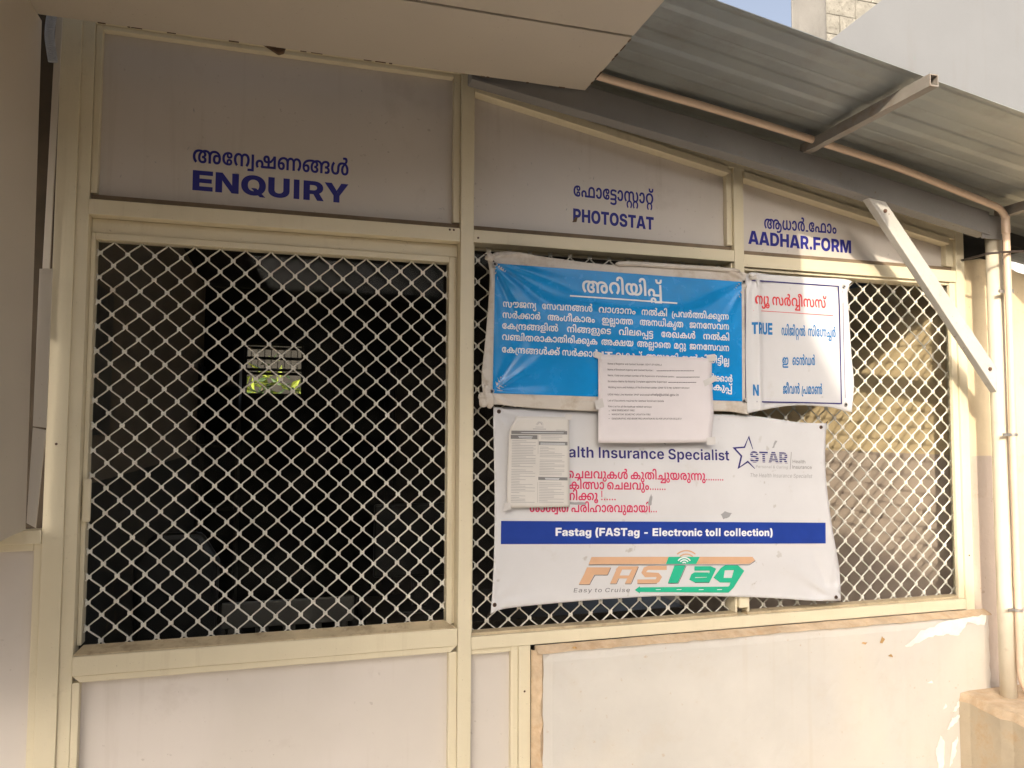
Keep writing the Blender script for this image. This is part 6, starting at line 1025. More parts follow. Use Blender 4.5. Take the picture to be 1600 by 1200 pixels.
# windows: frame > grille, glass
def grille(x0, x1, z0, z1, xn, zn, y):
    """woven strip grille: wavy strips that touch at the nodes (xn, zn) + multiples of the pitch"""
    pw, ph = 0.0662, 0.0652
    b = MB()
    hw = pw/2
    i0 = int(math.floor((x0-xn)/hw))-1
    i1 = int(math.ceil((x1-xn)/hw))+1
    rng = random.Random(int((x0+9)*1000))
    for i in range(i0, i1):
        xa, xb = xn+i*hw, xn+(i+1)*hw       # this strip swings between two node columns
        if xb < x0+0.004 or xa > x1-0.004:
            continue
        ph0 = zn if i % 2 == 0 else zn+ph/2  # height of the touch on the xa side
        j0 = int(math.floor((z0-ph0)/ph))-1
        j1 = int(math.ceil((z1-ph0)/ph))+1
        pts = []
        e = 0.0027
        fl = 0.0042
        for j in range(j0, j1):
            z = ph0+j*ph
            wob = rng.uniform(-.0011, .0011)
            for dz, x in ((-fl-.0028, xa+e+.0024), (-fl, xa+e+.0002), (fl, xa+e+.0002), (fl+.0028, xa+e+.0024)):
                pts.append((x+wob, z+dz))
            z += ph/2
            for dz, x in ((-fl-.0028, xb-e-.0024), (-fl, xb-e-.0002), (fl, xb-e-.0002), (fl+.0028, xb-e-.0024)):
                pts.append((x+wob, z+dz))
        run = []
        runs = []
        for k in range(len(pts)-1):           # clip to the opening
            (ax, az), (bx, bz) = pts[k], pts[k+1]
            t0, t1 = 0.0, 1.0
            for p, d, lo, hi in ((ax, bx-ax, x0, x1), (az, bz-az, z0, z1)):
                if abs(d) < 1e-9:
                    if p < lo or p > hi:
                        t0, t1 = 1, 0
                    continue
                ta, tb = (lo-p)/d, (hi-p)/d
                t0, t1 = max(t0, min(ta, tb)), min(t1, max(ta, tb))
            if t1 <= t0:
                if run:
                    runs.append(run)
                run = []
                continue
            A = (ax+(bx-ax)*t0, az+(bz-az)*t0)
            Bq = (ax+(bx-ax)*t1, az+(bz-az)*t1)
            if not run or t0 > 0:
                if run:
                    runs.append(run)
                run = [A]
            run.append(Bq)
            if t1 < 1:
                runs.append(run)
                run = []
        if run:
            runs.append(run)
        for r_ in runs:
            if len(r_) > 1:
                strip(b, r_, y)
        for j in range(j0, j1):                # pressed clip where two strips meet
            z = ph0+j*ph
            if xa-.006 > x0 and z0+.006 < z < z1-.006:
                b.box(xa-.0060, xa+.0060, y-.0036, y+.001, z-.0046, z+.0046)
    return b


def strip(b, pts, y):
    """a flat strip on edge: 5 mm seen from the front, 7 mm deep, rounded front"""
    n = len(pts)
    prof = [(-0.0018, 0.0018), (-0.0019, -0.001), (-0.0009, -0.0026), (0.0009, -0.0026), (0.0019, -0.001), (0.0018, 0.0018)]
    base = len(b.v)
    for k in range(n):
        a, c = pts[max(k-1, 0)], pts[min(k+1, n-1)]
        dx, dz = c[0]-a[0], c[1]-a[1]
        l = math.hypot(dx, dz) or 1
        nx, nz = dz/l, -dx/l
        for s_, dy in prof:
            b.v.append((pts[k][0]+nx*s_, y+dy, pts[k][1]+nz*s_))
    m_ = len(prof)
    for k in range(n-1):
        for i in range(m_):
            j = (i+1) % m_
            b.f.append((base+k*m_+i, base+k*m_+j, base+(k+1)*m_+j, base+(k+1)*m_+i))


def window(fm, gx0, gx1, gz0, gz1, xn, zn, yg, lab):
    fr = fm.build('window', F, kiosk, BV)
    fr['label'] = lab
    gr = grille(gx0, gx1, gz0, gz1, xn, zn, yg).build('grille', M['grille'], fr)
    MB().box(gx0-0.006, gx1+0.006, yg+0.0195, yg+0.0235, gz0-0.006, gz1+0.006).build('glass', M['glass'], fr)
    return fr


# left window has a second frame set back from the posts
fm = MB()
fm.box(-0.5025, 0.4775, 0.040, 0.0745, 2.058, 2.0965)
fm.box(-0.5025, -0.492, 0.036, 0.0745, 0.993, 2.0575)
fm.box(0.452, 0.4695, 0.036, 0.0745, 0.980, 2.0575)
fm.box(-0.4915, 0.4515, 0.034, 0.0745, 2.040, 2.0575)
fm.box(0.470, 0.4775, 0.044, 0.0745, 0.980, 2.0575)
wa = window(fm, -0.4915, 0.4515, 0.984, 2.040, -0.451-0.0662*1, 2.041, 0.056, 'left window with a second inner frame')
MB().box(-0.4995, -0.480, 0.024, 0.0355, 1.305, 1.415).build('latch_plate', M['frame'], wa, 0.004)
fm = MB()
fm.box(0.5245, 1.3935, 0.06, 0.0745, 2.09, 2.0975).box(0.5185, 0.524, 0.012, 0.0745, 0.958, 2.0975).box(1.394, 1.4015, 0.012, 0.0745, 0.958, 2.0975)
wb_ = window(fm, 0.524, 1.394, 0.954, 2.097, 0.5435, 1.012, 0.050, 'middle window mostly covered by banners')
fm = MB()
fm.box(1.4385, 1.447, 0.012, 0.0745, 0.958, 2.0835).box(2.300, 2.324, 0.008, 0.022, 0.9485, 2.0835)
fm.box(1.4475, 2.2995, 0.012, 0.0745, 2.074, 2.0835)
wc = window(fm, 1.447, 2.340, 0.954, 2.074, 1.854, 1.0332, 0.050, 'right window with sunlit mesh')

# ------------------------------------------------------------------ low wall, plinth, side wall
low = thing('low_wall', 'cream limewashed low wall with white patches under the two right windows', 'low wall')
rng = random.Random(3)
vs, fs = [], []
nx, nz = 60, 30
x0, x1, z1 = 0.729, 2.395, 0.897
for j in range(nz+1):
    for i in range(nx+1):
        x, z = x0+(x1-x0)*i/nx, z1*j/nz
        e = 0.0
        if i in (0, nx) or j == nz:
            e = 0.006
        vs.append((x+(rng.uniform(-.003, .003) if i in (0, nx) else 0), -0.030+e+0.0012*math.sin(x*5.1+1)*math.sin(z*6.3)+rng.uniform(-.0006, .0006),
                   z+(rng.uniform(-.003, .002) if j == nz else 0)))
for j in range(nz):
    for i in range(nx):
        a = j*(nx+1)+i
        fs.append((a, a+1, a+nx+2, a+nx+1))
q = MB().add(vs, fs)
q.box(x0+.002, x1-.002, -0.022, 0.06, 0.0, 0.893)
q.build('wall_face', M['low'], low, smooth=False, fix=False)
q = MB()
n = 60
top = []
for i in range(n+1):
    x = 0.71+(2.40-0.71)*i/n
    top.append((x, -0.034+rng.uniform(-.003, .004), -0.001, 0.897+rng.uniform(-.002, .002), 0.9105+rng.uniform(-.001, 0)))
vs, fs = [], []
for x, ya, yb, za, zb in top:
    vs += [(x, ya, za-.003), (x, ya+.005, za+.001), (x, yb, zb), (x, yb, za-.008)]
for i in range(n):
    for k in range(4):
        a, b2 = 4*i+k, 4*i+(k+1) % 4
        fs.append((a, a+4, b2+4, b2))
q.add(vs, fs)
q.build('ledge', M['ledge'], low)
vs, fs = [], []
for i in range(31):                                       # rough mortar down the wall's left end
    z = 0.90*i/30
    w_ = 0.722+rng.uniform(-.004, .006)
    vs += [(0.6985, 0.0, z), (0.7015, -0.010, z), (w_, -0.026+rng.uniform(-.003, .003), z), (0.733, -0.016, z)]
for i in range(30):
    for k in range(3):
        a = 4*i+k
        fs.append((a, a+1, a+5, a+4))
MB().add(vs, fs).build('mortar_edge', M['ledge'], low)


def blob(mb, surf, pts, off, jit, rr, sub=5):
    q = []
    n = len(pts)
    for i in range(n):
        a, b = pts[i], pts[(i+1) % n]
        for k in range(sub):
            t = k/sub
            q.append((a[0]+(b[0]-a[0])*t+rr.uniform(-jit, jit), a[1]+(b[1]-a[1])*t+rr.uniform(-jit, jit)))
    poly_on(mb, surf, q, off)


SL = Plane(-0.0318)
q = MB()
blob(q, SL, [(1415, 1010), (1440, 986), (1470, 973), (1505, 965), (1541, 961), (1538, 978), (1512, 972), (1504, 984), (1497, 994), (1478, 991), (1450, 995), (1425, 1009)], 0.0008, 1.6, rng)
blob(q, SL, [(1467, 1200), (1462, 1170), (1470, 1150), (1475, 1160), (1474, 1200)], 0.0008, 1.4, rng)
blob(q, SL, [(1480, 1140), (1488, 1122), (1500, 1115), (1496, 1128), (1484, 1138)], 0.0008, 1.2, rng)
blob(q, SL, [(1484, 1198), (1488, 1160), (1497, 1150), (1492, 1180)], 0.0008, 1.4, rng)
blob(q, SL, [(1488, 1112), (1498, 1096), (1501, 1100), (1494, 1110)], 0.0008, 1.2, rng)
blob(q, SL, [(1473, 1108), (1477, 1099), (1480, 1104)], 0.0008, 0.8, rng, 3)
blob(q, SL, [(1448, 1067), (1456, 1063), (1458, 1067)], 0.0008, 0.6, rng, 3)
q.build('whitewash_flake', M['flake'], low, fix=False)
q = MB()
blob(q, SL, [(1374, 1003), (1378, 994), (1382, 998), (1379, 1006)], 0.0008, 0.8, rng, 3)
blob(q, SL, [(1388, 1025), (1392, 1021), (1395, 1027)], 0.0008, 0.8, rng, 3)
blob(q, SL, [(1345, 1004), (1356, 1003), (1352, 1007)], 0.0008, 0.8, rng, 3)
blob(q, SL, [(893, 1012), (897, 1009.5), (902, 1012), (897, 1014)], 0.0008, 0.5, rng, 3)
q.build('plaster_chip', M['chip'], low, fix=False)

# plinth at the right with the pole standing on it
q = MB()
n = 40
vs, fs = [], []
for i in range(n+1):
    y = -0.031-1.6*i/n
    e = rng.uniform(-.004, .004)
    vs += [(2.248+e*.6, y, 0.0), (2.245+e, y, 0.33), (2.245+e, y, 0.612+e), (2.255+rng.uniform(-.003, .004), y, 0.638+e*.5), (2.29, y, 0.641+rng.uniform(-.002, .002)), (3.3, y, 0.641)]
for i in range(n):
    for k in range(5):
        a = 6*i+k
        fs.append((a, a+1, a+7, a+6))
q.add(vs, fs)
q.box(2.262, 3.29, -1.62, -0.034, 0.0, 0.630)
pl = tag(q.build('plinth', [M['plinth'], M['ledge']]), 'worn cement plinth with sandy orange top under the pole', 'plinth')
for p in pl.data.polygons:
    if abs(p.normal.z) > 0.3 and p.center.z > 0.4:
        p.material_index = 1

sw = thing('side_wall', 'two tone painted masonry wall, cream above and greyish below, right of the kiosk', 'wall')
q = MB()
tz = [(2.400, 2.175), (2.48, 2.19), (2.56, 2.185), (2.66, 2.15), (2.80, 2.13), (3.6, 2.12)]
q.slab([(2.400, 0.0)]+[(3.6, 0.0)]+tz[::-1], 0.035, 2.2)
o = q.build('masonry', [M['stub'], M['stub_sunlit']], sw, 0.006)
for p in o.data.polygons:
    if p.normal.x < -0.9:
        p.material_index = 1  # inner face takes the lightened copy of the wall colour
MB().box(2.3625, 2.3995, 0.046, 0.10, 0.0, 2.178).build('masonry', M['stub'], sw, 0.004)

# ------------------------------------------------------------------ awning over the right part
SLP = 0.163


def zsheet(x):
    return 2.482-SLP*(x-1.6)


aw = thing('awning', 'sloping galvanised sheet awning on a grey steel beam over the right windows', 'awning')
nx, ny = 2, 180
xa, xb, ya, yb = 0.36, 3.3, P(1450, 126, -0.59)[1], 0.30
vs, fs = [], []
for j in range(ny+1):
    y = ya+(yb-ya)*j/ny
    ph = (y-ya) % 0.17
    rib = 0.0045*max(0.0, min(1.0, 2.2-abs(ph-0.05)/0.018)) if ph < 0.10 else 0.0012*max(0, 1-abs(ph-.135)/.006)
    for x in (xa, 1.2, 2.0, xb):
        vs.append((x, y, zsheet(x)+rib+0.001*math.sin(7*x+3*y)))
for j in range(ny):
    for i in range(3):
        a = j*4+i
        fs.append((a, a+1, a+5, a+4))
sh = MB().add(vs, fs).build('roof_sheet', M['sheet'], aw, fix=False)
md = sh.modifiers.new('thickness', 'SOLIDIFY')
md.thickness = 0.0018
md.offset = 1


def beam_y(x):
    return -0.09-0.05*max(0, min(1, (x-0.5)/1.0))


def beam_pt(px, py):
    d = -0.18
    for _ in range(6):
        p = P(px, py, d)
        d = beam_y(p[0])
    return p


b0, b3 = beam_pt(800, 142), beam_pt(1547, 367)
t0, t2 = beam_pt(1080, 188.5), beam_pt(1548, 331)
hz = t2[2]-b3[2]
q = MB()
xs = [0.487, 1.0, 1.3, 1.85, b3[0]]
sl_ = (b3[2]-b0[2])/(b3[0]-b0[0])
vs, fs = [], []
for x in xs:
    z = b0[2]+sl_*(x-b0[0])
    y = beam_y(x)
    vs += [(x, y, z), (x, y+.05, z), (x, y+.05, z+hz), (x, y, z+hz)]
for i in range(len(xs)-1):
    for k in range(4):
        a, c = 4*i+k, 4*i+(k+1) % 4
        fs.append((a, a+4, c+4, c))
fs += [(0, 1, 2, 3), tuple(4*(len(xs)-1)+k for k in (3, 2, 1, 0))]
q.add(vs, fs)
q.build('beam', M['steel'], aw, 0.003)
q = MB()                                                 # small lip along the beam's lower edge
vs = []
for x in xs:
    z = b0[2]+sl_*(x-b0[0])
    y = beam_y(x)
    vs += [(x, y-.003, z-.001), (x, y-.0005, z-.001), (x, y-.0005, z+.008), (x, y-.003, z+.008)]
q.add(vs, fs)
q.build('beam_lip', M['steel'], aw)
# cantilever arms of open square tube


def arm(x, y0, y1, z0):
    o = MB()
    w_, h_, t_ = 0.028, 0.032, 0.003
    o.box(x-w_/2, x-w_/2+t_, y0, y1, z0, z0+h_).box(x+w_/2-t_, x+w_/2, y0, y1, z0, z0+h_)
    o.box(x-w_/2+t_, x+w_/2-t_, y0, y1-.001, z0, z0+t_).box(x-w_/2+t_, x+w_/2-t_, y0, y1-.001, z0+h_-t_, z0+h_)
    return o.build('arm', M['arm'], aw)


ZA = 2.434
aL = PZ(1252, 241, ZA)
arm(aL[0]+0.012, PZ(1450, 133, ZA)[1], beam_y(1.5)+0.02, ZA)
arm(2.385, -0.58, -0.12, 2.29)
# knee brace from beam to pole
pb = PZ(1576, 1088, 0.64)
fr_ = [P(1357, 309, -0.172), P(1558, 613, -0.150), P(1559.5, 578, -0.150), P(1384, 315, -0.172)]
MB().hexa([tuple(p) for p in fr_]+[(p[0], p[1]+.028, p[2]) for p in fr_]).build('knee_brace', M['brace'], aw, 0.002)
for t_, rr_ in ((0.06, .0065), (0.93, .0065)):
    c = fr_[0]*(1-t_)*.5+fr_[3]*(1-t_)*.5+fr_[1]*t_*.5+fr_[2]*t_*.5
    k = MB()
    hx = [(rr_*math.cos(a*math.pi/3), rr_*math.sin(a*math.pi/3)) for a in range(6)]
    k.add([(c[0]+a, c[1]-.0002, c[2]+d_) for a, d_ in hx]+[(c[0]+a, c[1]-.005, c[2]+d_) for a, d_ in hx], [tuple(range(6, 12))]+[(i, (i+1) % 6, 6+(i+1) % 6, 6+i) for i in range(6)])
    k.build('bolt', M['rust'], aw)
# pole
pb = PZ(1576, 1088, 0.64)
pt_ = P(1560, 372, -0.085)
px_ = pb[0]
MB().tube([(px_, pb[1], 0.63), (px_, pb[1], 0.95), (px_, pb[1], 1.6), (px_, pb[1], b3[2]+.05)], 0.0255, 20).build('pole', M['pole'], aw, smooth=True)
MB().box(b3[0]-0.03, px_+0.020, b3[1]+0.004, b3[1]+0.010, b3[2]-0.012, b3[2]+hz-.01).build('end_plate', M['steel'], aw, 0.002)

# ------------------------------------------------------------------ peach conduit under the awning
cp = []
for px, py in ((935, 119), (1100, 166), (1250, 212), (1400, 261), (1500, 300)):
    d = -0.15
    for _ in range(5):
        p = P(px, py, d)
        d = -0.150-0.03*max(0, min(1, (p[0]-0.8)/0.7))
    cp.append(tuple(p))
for px, py, d in ((1545, 318, -0.180), (1560, 325, -0.179), (1569, 336, -0.177), (1571.5, 352, -0.175), (1574, 420, -0.170), (1578, 520, -0.165), (1583, 700, -0.158), (1588.5, 860, -0.152), (1593, 1000, -0.148), (1595, 1050, -0.147), (1599, 1068, -0.146), (1608, 1078, -0.144), (1640, 1084, -0.14)):
    cp.append(tuple(P(px, py, d)))
cond = tag(MB().tube(smooth_path([(cp[0][0]-0.35, cp[0][1], cp[0][2]+0.057)]+cp, 5), 0.0115, 12).build('conduit', M['pvc'], smooth=True),
           'peach plastic conduit running under the awning and down beside the pole', 'conduit')
for (px, py) in ((1571.5, 352), (1590.2, 905)):
    c = P(px, py, -0.175 if py < 500 else -0.151)
    MB().tube([(c[0], c[1], c[2]-.028), (c[0], c[1], c[2]+.028)], 0.0135, 14).build('coupling', M['pvc'], cond)
for px, py in ((1576, 455), (1582.5, 679), (1591, 953)):
    c = P(px, py, -0.165 if py < 500 else (-0.158 if py < 800 else -0.150))
    k = MB()
    k.tube([(c[0], c[1], c[2]-.005), (c[0], c[1], c[2]+.005)], 0.0142, 12)
    k.box(c[0]-.034, c[0]+.030, c[1]+.006, c[1]+.010, c[2]-.005, c[2]+.005)
    k.build('clamp', M['metal'], cond)
# black cable drooping across
pts = [P(1440, 420, 0.02), P(1503, 407, -0.02), P(1530, 400, -0.12), P(1546, 396, -0.175), P(1576, 393.5, -0.195), P(1605, 393, -0.18), P(1660, 396, -0.12)]
pts = pts[1:]
tag(MB().tube(smooth_path(pts, 5), 0.0042, 8).build('cable', M['cable'], smooth=True), 'thin black cable slung across pole and peach conduit', 'cable')

# dark blue sheet and white board behind the side wall
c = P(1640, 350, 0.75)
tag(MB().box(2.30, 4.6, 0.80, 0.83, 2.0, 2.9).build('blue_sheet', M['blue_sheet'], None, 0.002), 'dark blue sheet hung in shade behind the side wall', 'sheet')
a, b2 = P(1578, 372, 0.72), P(1600, 364, 0.72)
tag(MB().slab([(a[0], 2.10), (a[0]+0.7, 2.10), (a[0]+0.7, b2[2]+0.05), (b2[0], b2[2]), (a[0], a[2])], 0.70, 0.73).build('board', M['whiteboard'], None, 0.002),
    'greyish white board leaning behind the side wall', 'board')

# ------------------------------------------------------------------ canopy box with beige soffit
can = thing('sign_canopy', 'beige panelled canopy box jutting out above the ENQUIRY window', 'canopy')
YI, YG, YF, ZC, XC = -0.112, -0.434, -1.44, 2.55, 0.828
MB().box(-2.2, XC, YG+0.004, YI, ZC, ZC+0.012).build('soffit_panel', M['soffit'], can, 0.0012)
MB().box(-2.2, XC, YF, YG-0.004, ZC+0.001, ZC+0.012).build('soffit_panel', M['soffit'], can, 0.0012)
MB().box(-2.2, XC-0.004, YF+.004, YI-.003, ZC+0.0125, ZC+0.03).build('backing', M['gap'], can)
MB().box(-2.2, XC-0.001, YF-0.004, YF+0.02, ZC+0.0015, 3.55).build('fascia', M['soffit'], can)
MB().box(XC-0.02, XC, YF+0.021, YI-.002, ZC+0.0305, 3.55).build('end_panel', M['soffit'], can)
MB().box(-2.2, XC-0.021, YF+0.021, YI-0.01, 3.50, 3.549).build('top_panel', M['sheet'], can)
MB().box(-2.2, XC-0.021, YI-0.03, YI-0.012, ZC+0.031, 3.499).build('back_panel', M['soffit'], can)
# scrap of wood at its inner edge
w0 = P(428, 76, -0.10)
q = MB().slab([(w0[0]-.034, w0[2]+.020), (w0[0]-.028, w0[2]+.006), (w0[0]+.012, w0[2]-.016), (w0[0]+.026, w0[2]-.010), (w0[0]+.030, w0[2]+.004), (w0[0]+.024, w0[2]+.024)], -0.108, -0.095)
tag(q.build('wood_scrap', M['wood'], None, 0.003), 'small brown scrap of wood stuck under the canopy edge above ENQUIRY', 'wood scrap')

# ------------------------------------------------------------------ cladding box at the left edge
bx = thing('cladding_box', 'tall beige cladding box at the left edge hanging beside the first post', 'cladding box')
q = MB()
q.hexa([(-0.612, -1.30, 1.27), (-0.600, -1.30, 1.27), (-0.600, -0.054, 1.30), (-0.612, -0.054, 1.30),
        (-0.612, -1.30, 2.548), (-0.600, -1.30, 2.548), (-0.600, -0.085, 2.548), (-0.612, -0.085, 2.548)])
q.build('side_panel', M['soffit'], bx, 0.002)
MB().box(-1.5, -0.613, -1.30, -1.288, 1.27, 2.548).build('front_panel', M['soffit'], bx, 0.002)
MB().hexa([(-1.5, -1.287, 1.271), (-0.613, -1.287, 1.271), (-0.613, -0.02, 1.301), (-1.5, -0.02, 1.301),
           (-1.5, -1.287, 1.283), (-0.613, -1.287, 1.283), (-0.613, -0.02, 1.313), (-1.5, -0.02, 1.313)]).build('bottom_panel', M['soffit'], bx, 0.002)
fl1 = [P(41.5, 817, -0.05), P(56, 825, -0.05), P(72, 672, -0.05), P(51.5, 668, -0.05)]
fl2 = [P(51.5, 666, -0.05), P(72.5, 668.5, -0.05), P(82, 420, -0.05), P(62, 420, -0.05)]
for pp in (fl1, fl2):
    MB().slab([(p[0], p[2]) for p in pp], -0.052, -0.046).build('flange', M['soffit'], bx, 0.001)
f3 = [P(61, 520, -0.02), P(72, 530, -0.02), P(98, 25, -0.02), P(88, 25, -0.02)]
MB().slab([(p[0], p[2]) for p in f3], -0.022, -0.016).build('filler_strip', M['soffit'], bx, 0.001)
pts = [P(86, 5, -0.055), P(80, 30, -0.055), P(77.5, 55, -0.052), P(80, 78, -0.045), P(83, 97, -0.038)]
ff = smooth_path(pts, 14)
rr = [0.0105+0.0012*(i % 2) for i in range(len(ff))]
tag(MB().tube(ff, 0.011, 12, rad=rr).build('flexible_conduit', M['flex'], smooth=False), 'short grey corrugated conduit poking out beside the cladding box', 'flexible conduit')

# ------------------------------------------------------------------ banners


def wr(x, z, cx, cz, ang, k, amp, fall):      # creases fanning out from a tied corner
    dx, dz = x-cx, z-cz
    r = math.hypot(dx, dz)
    t = math.atan2(dz, dx)
    p = k*(t-ang)
    s_ = math.asin(0.985*math.sin(p))*0.75+0.35*math.sin(2.3*p+1)     # sharp ridged folds
    return 1.35*amp*s_*math.exp(-r/fall)*min(1, r/0.03)


def eyelets(parent, surf, spots, m_, r_=0.0075):
    for px, py in spots:
        c = surf.at(px, py)
        k = MB()
        ring = []
        n = 18
        for i in range(n):
            t = 2*math.pi*i/n
            for rad, dy in ((r_*0.5, -.0005), (r_*0.62, -.0028), (r_*0.9, -.0026), (r_, -.0005)):
                ring.append((c[0]+rad*math.cos(t), c[1]+dy-.0005, c[2]+rad*math.sin(t)))
        fs_ = []
        for i in range(n):
            for j in range(3):
                a, b_ = 4*i+j, 4*((i+1) % n)+j
                fs_.append((a, a+1, b_+1, b_))
        k.add(ring, fs_)
        e = k.build('eyelet', m_, parent, smooth=True)
        h = MB()
        h.add([(c[0]+r_*.52*math.cos(2*math.pi*i/14), c[1]-.0011, c[2]+r_*.52*math.sin(2*math.pi*i/14)) for i in range(14)], [tuple(range(14))])
        h.build('hole', M['black'], e, fix=False)


def tie(parent, pts, r_=0.0016, m_='cable'):
    MB().tube(smooth_path(pts, 4), r_, 6).build('tie_cord', M[m_], parent, smooth=True)


def solid(o, t):
    md = o.modifiers.new('thickness', 'SOLIDIFY')
    md.thickness = t
    md.offset = 1
    return o


# --- white insurance banner (lowest layer)
cA = P(772, 640, -.02)
cB = P(1305, 935, -.02)
cC = P(772, 945, -.02)


def fn_ins(x, z):
    u = (x-0.575)/1.2
    v = (z-1.02)/0.60
    b = -0.010*math.sin(math.pi*min(1, max(0, u)))*math.sin(math.pi*min(1, max(0, v)))
    b += wr(x, z, cA[0], cA[2], 0, 9, 0.003, 0.10)+wr(x, z, cB[0], cB[2], 0.3, 8, 0.0055, 0.13)+wr(x, z, cC[0], cC[2], 0.2, 8, 0.003, 0.09)
    b += 0.0012*math.sin(9*x+4*z)+0.0008*math.sin(17*z-5*x)
    return b


SI = Cloth(-0.010, fn_ins)
q = coons(SI, [(771, 636), (850, 638), (1000, 645), (1160, 648.5), (1246, 659.5), (1292, 661.5)],
          [(1292, 661.5), (1289.5, 699), (1291, 750), (1300, 822), (1311, 885), (1314, 938)],
          [(766, 960), (790, 951), (880, 941.5), (966, 935), (1052, 931), (1182, 933.5), (1280, 939), (1314, 938)],
          [(771, 636), (771.5, 690), (773, 787), (771.5, 880), (769, 930), (766, 960)], 120, 76)
ins = tag(solid(q.build('insurance_banner', M['flexw'], smooth=True, fix=False), 0.0012), 'large white insurance and toll banner tied low across the mesh', 'banner')
q = MB()
poly_on(q, SI, [(782.8, 813.8), (1036, 815), (1289.5, 816.6), (1289.7, 849), (1036, 849.5), (782.3, 850)], 0.0016, 24)
q.build('blue_stripe', M['royal'], ins, fix=False)
q = MB()
line_on(q, SI, 'alth Insurance Specialist', 'D', (888.5, 714.5), (1139.5, 719.5), 17, 0.0008, space=240)
q.build('lettering', M['navyink'], ins, fix=False)
q = MB()
line_on(q, SI, 'ചെലവുകൾ കുതിച്ചുയരുന്നു........', 'M', (886, 747), (1130, 751), 11.6, 0.0008, space=240)
line_on(q, SI, 'കിത്സാ ചെലവും.......', 'M', (889, 764), (1039.7, 765.8), 11.6, 0.0008, space=240)
line_on(q, SI, 'നിക്കൂ !.....', 'M', (884, 781.5), (961.8, 781.8), 11.6, 0.0008, space=240)
line_on(q, SI, 'ശാശ്വത പരിഹാരവുമായി...', 'M', (827.4, 800), (1026, 800.6), 11.6, 0.0008, space=240)
q.build('lettering', M['pink'], ins, fix=False)
q = MB()
line_on(q, SI, 'Fastag (FASTag - Electronic toll collection)', 'B', (867.7, 837.2), (1206.5, 837.4), 12.8, 0.0025, space=260)
q.build('lettering', M['white'], ins, fix=False)
# star mark
Z5 = lambda x, y: (1120+x*.125, 660+y*.125)
q = MB()
stroke_on(q, SI, [Z5(*p) for p in ((449, 335), (397, 180), (345, 310), (215, 320), (306, 420), (272, 568), (386, 490), (474, 578))],
          [0.9, 2.4, 2.3, 2.6, 2.6, 2.6, 2.6, 1.0], 0.0008)
q.build('star_mark', M['navyink'], ins, fix=False)
q = MB()
line_on(q, SI, 'STAR', 'B', Z5(415, 498), Z5(886, 512), 17.2, 0.0008)
q.build('lettering', M['navyink'], ins, fix=False)
q = MB()
for i in range(5):
    y = 384+i*26
    stroke_on(q, SI, [Z5(408, y), Z5(893, y+14)], 1.15, 0.0014)
q.build('stripe_cut', M['flexw'], ins, fix=False)
q = MB()
stroke_on(q, SI, [Z5(930, 370), Z5(915, 585)], 0.7, 0.0008)
line_on(q, SI, 'Health', 'R', Z5(947, 508), Z5(1104, 512), 5.2, 0.0008)
line_on(q, SI, 'Insurance', 'R', Z5(944, 578), Z5(1185, 582), 5.2, 0.0008)
q.build('lettering', M['midgrey'], ins, fix=False)
q = MB()
line_on(q, SI, 'Personal & Caring', 'R', Z5(487, 568), Z5(885, 578), 4.2, 0.0008, slant=0.15, track=60)
q.build('lettering', M['lightgrey'], ins, fix=False)
q = MB()
line_on(q, SI, 'The Health Insurance Specialist', 'R', Z5(412, 683), Z5(1187, 695), 6.0, 0.0008, slant=0.2, track=30)
q.build('lettering', M['lightgrey'], ins, fix=False)
# toll tag mark
Z4 = lambda x, y: (880+x*.2875, 830+y*.2875)
q = MB()
for poly in ([(153, 140), (572, 139), (556, 178), (137, 180)], [(742, 139), (1028, 139), (1042, 158), (1010, 178), (722, 178)],
             [(128, 196), (257, 196), (240, 236), (112, 236)], [(112, 234), (168, 234), (141, 288), (84, 288)],
             [(300, 190), (408, 190), (402, 208), (283, 208)], [(292, 200), (323, 200), (287, 284), (254, 284)], [(376, 200), (404, 200), (366, 284), (334, 284)], [(292, 240), (372, 240), (364, 256), (286, 256)]):
    poly_on(q, SI, [Z4(*p) for p in poly], 0.0010+0.00006*len(q.f) % 0.0006)
stroke_on(q, SI, [Z4(*p) for p in ((562, 199), (462, 199), (446, 205), (436, 226), (446, 236), (516, 237), (522, 246), (512, 268), (500, 273), (402, 273))], 6.4, 0.0012)
for rad in (50, 70):
    stroke_on(q, SI, [Z4(668+rad*math.cos(R(a)), 172-rad*math.sin(R(a))*.95) for a in range(45, 136, 10)], 2.2, 0.0010)
q.build('tag_mark_tan', M['orange'], ins, fix=False)
q = MB()
for poly in ([(572, 139), (742, 139), (722, 178), (557, 178)], [(604, 186), (664, 186), (622, 281), (568, 281)]):
    poly_on(q, SI, [Z4(*p) for p in poly], 0.0012)
stroke_on(q, SI, [Z4(*p) for p in ((712, 202), (800, 202), (812, 208), (806, 226), (786, 266), (714, 266), (700, 258), (706, 240), (714, 236), (790, 236))], 7.0, 0.0013)
stroke_on(q, SI, [Z4(*p) for p in ((938, 266), (852, 266), (842, 258), (866, 206), (880, 198), (948, 198), (956, 206), (914, 300), (896, 317), (412, 317))], 7.2, 0.0016)
poly_on(q, SI, [Z4(388, 319), Z4(416, 298), Z4(416, 338)], 0.0012)
q.build('tag_mark_green', M['green'], ins, fix=False)
q = MB()
stroke_on(q, SI, [Z4(137, 182.5), Z4(1010, 182.5), Z4(1043, 160)], 0.8, 0.0018)
for a, b_ in (((84, 290), (142, 290)), ((142, 290), (170, 238)), ((170, 238), (240, 238)), ((240, 238), (258, 198)), ((254, 286), (288, 286)), ((288, 286), (302, 256)), ((334, 286), (368, 286)), ((368, 286), (408, 194)), ((402, 285), (508, 284)), ((568, 283), (624, 283)), ((624, 283), (666, 188)), ((714, 279), (792, 279))):
    stroke_on(q, SI, [Z4(*a), Z4(*b_)], 0.7, 0.0020)
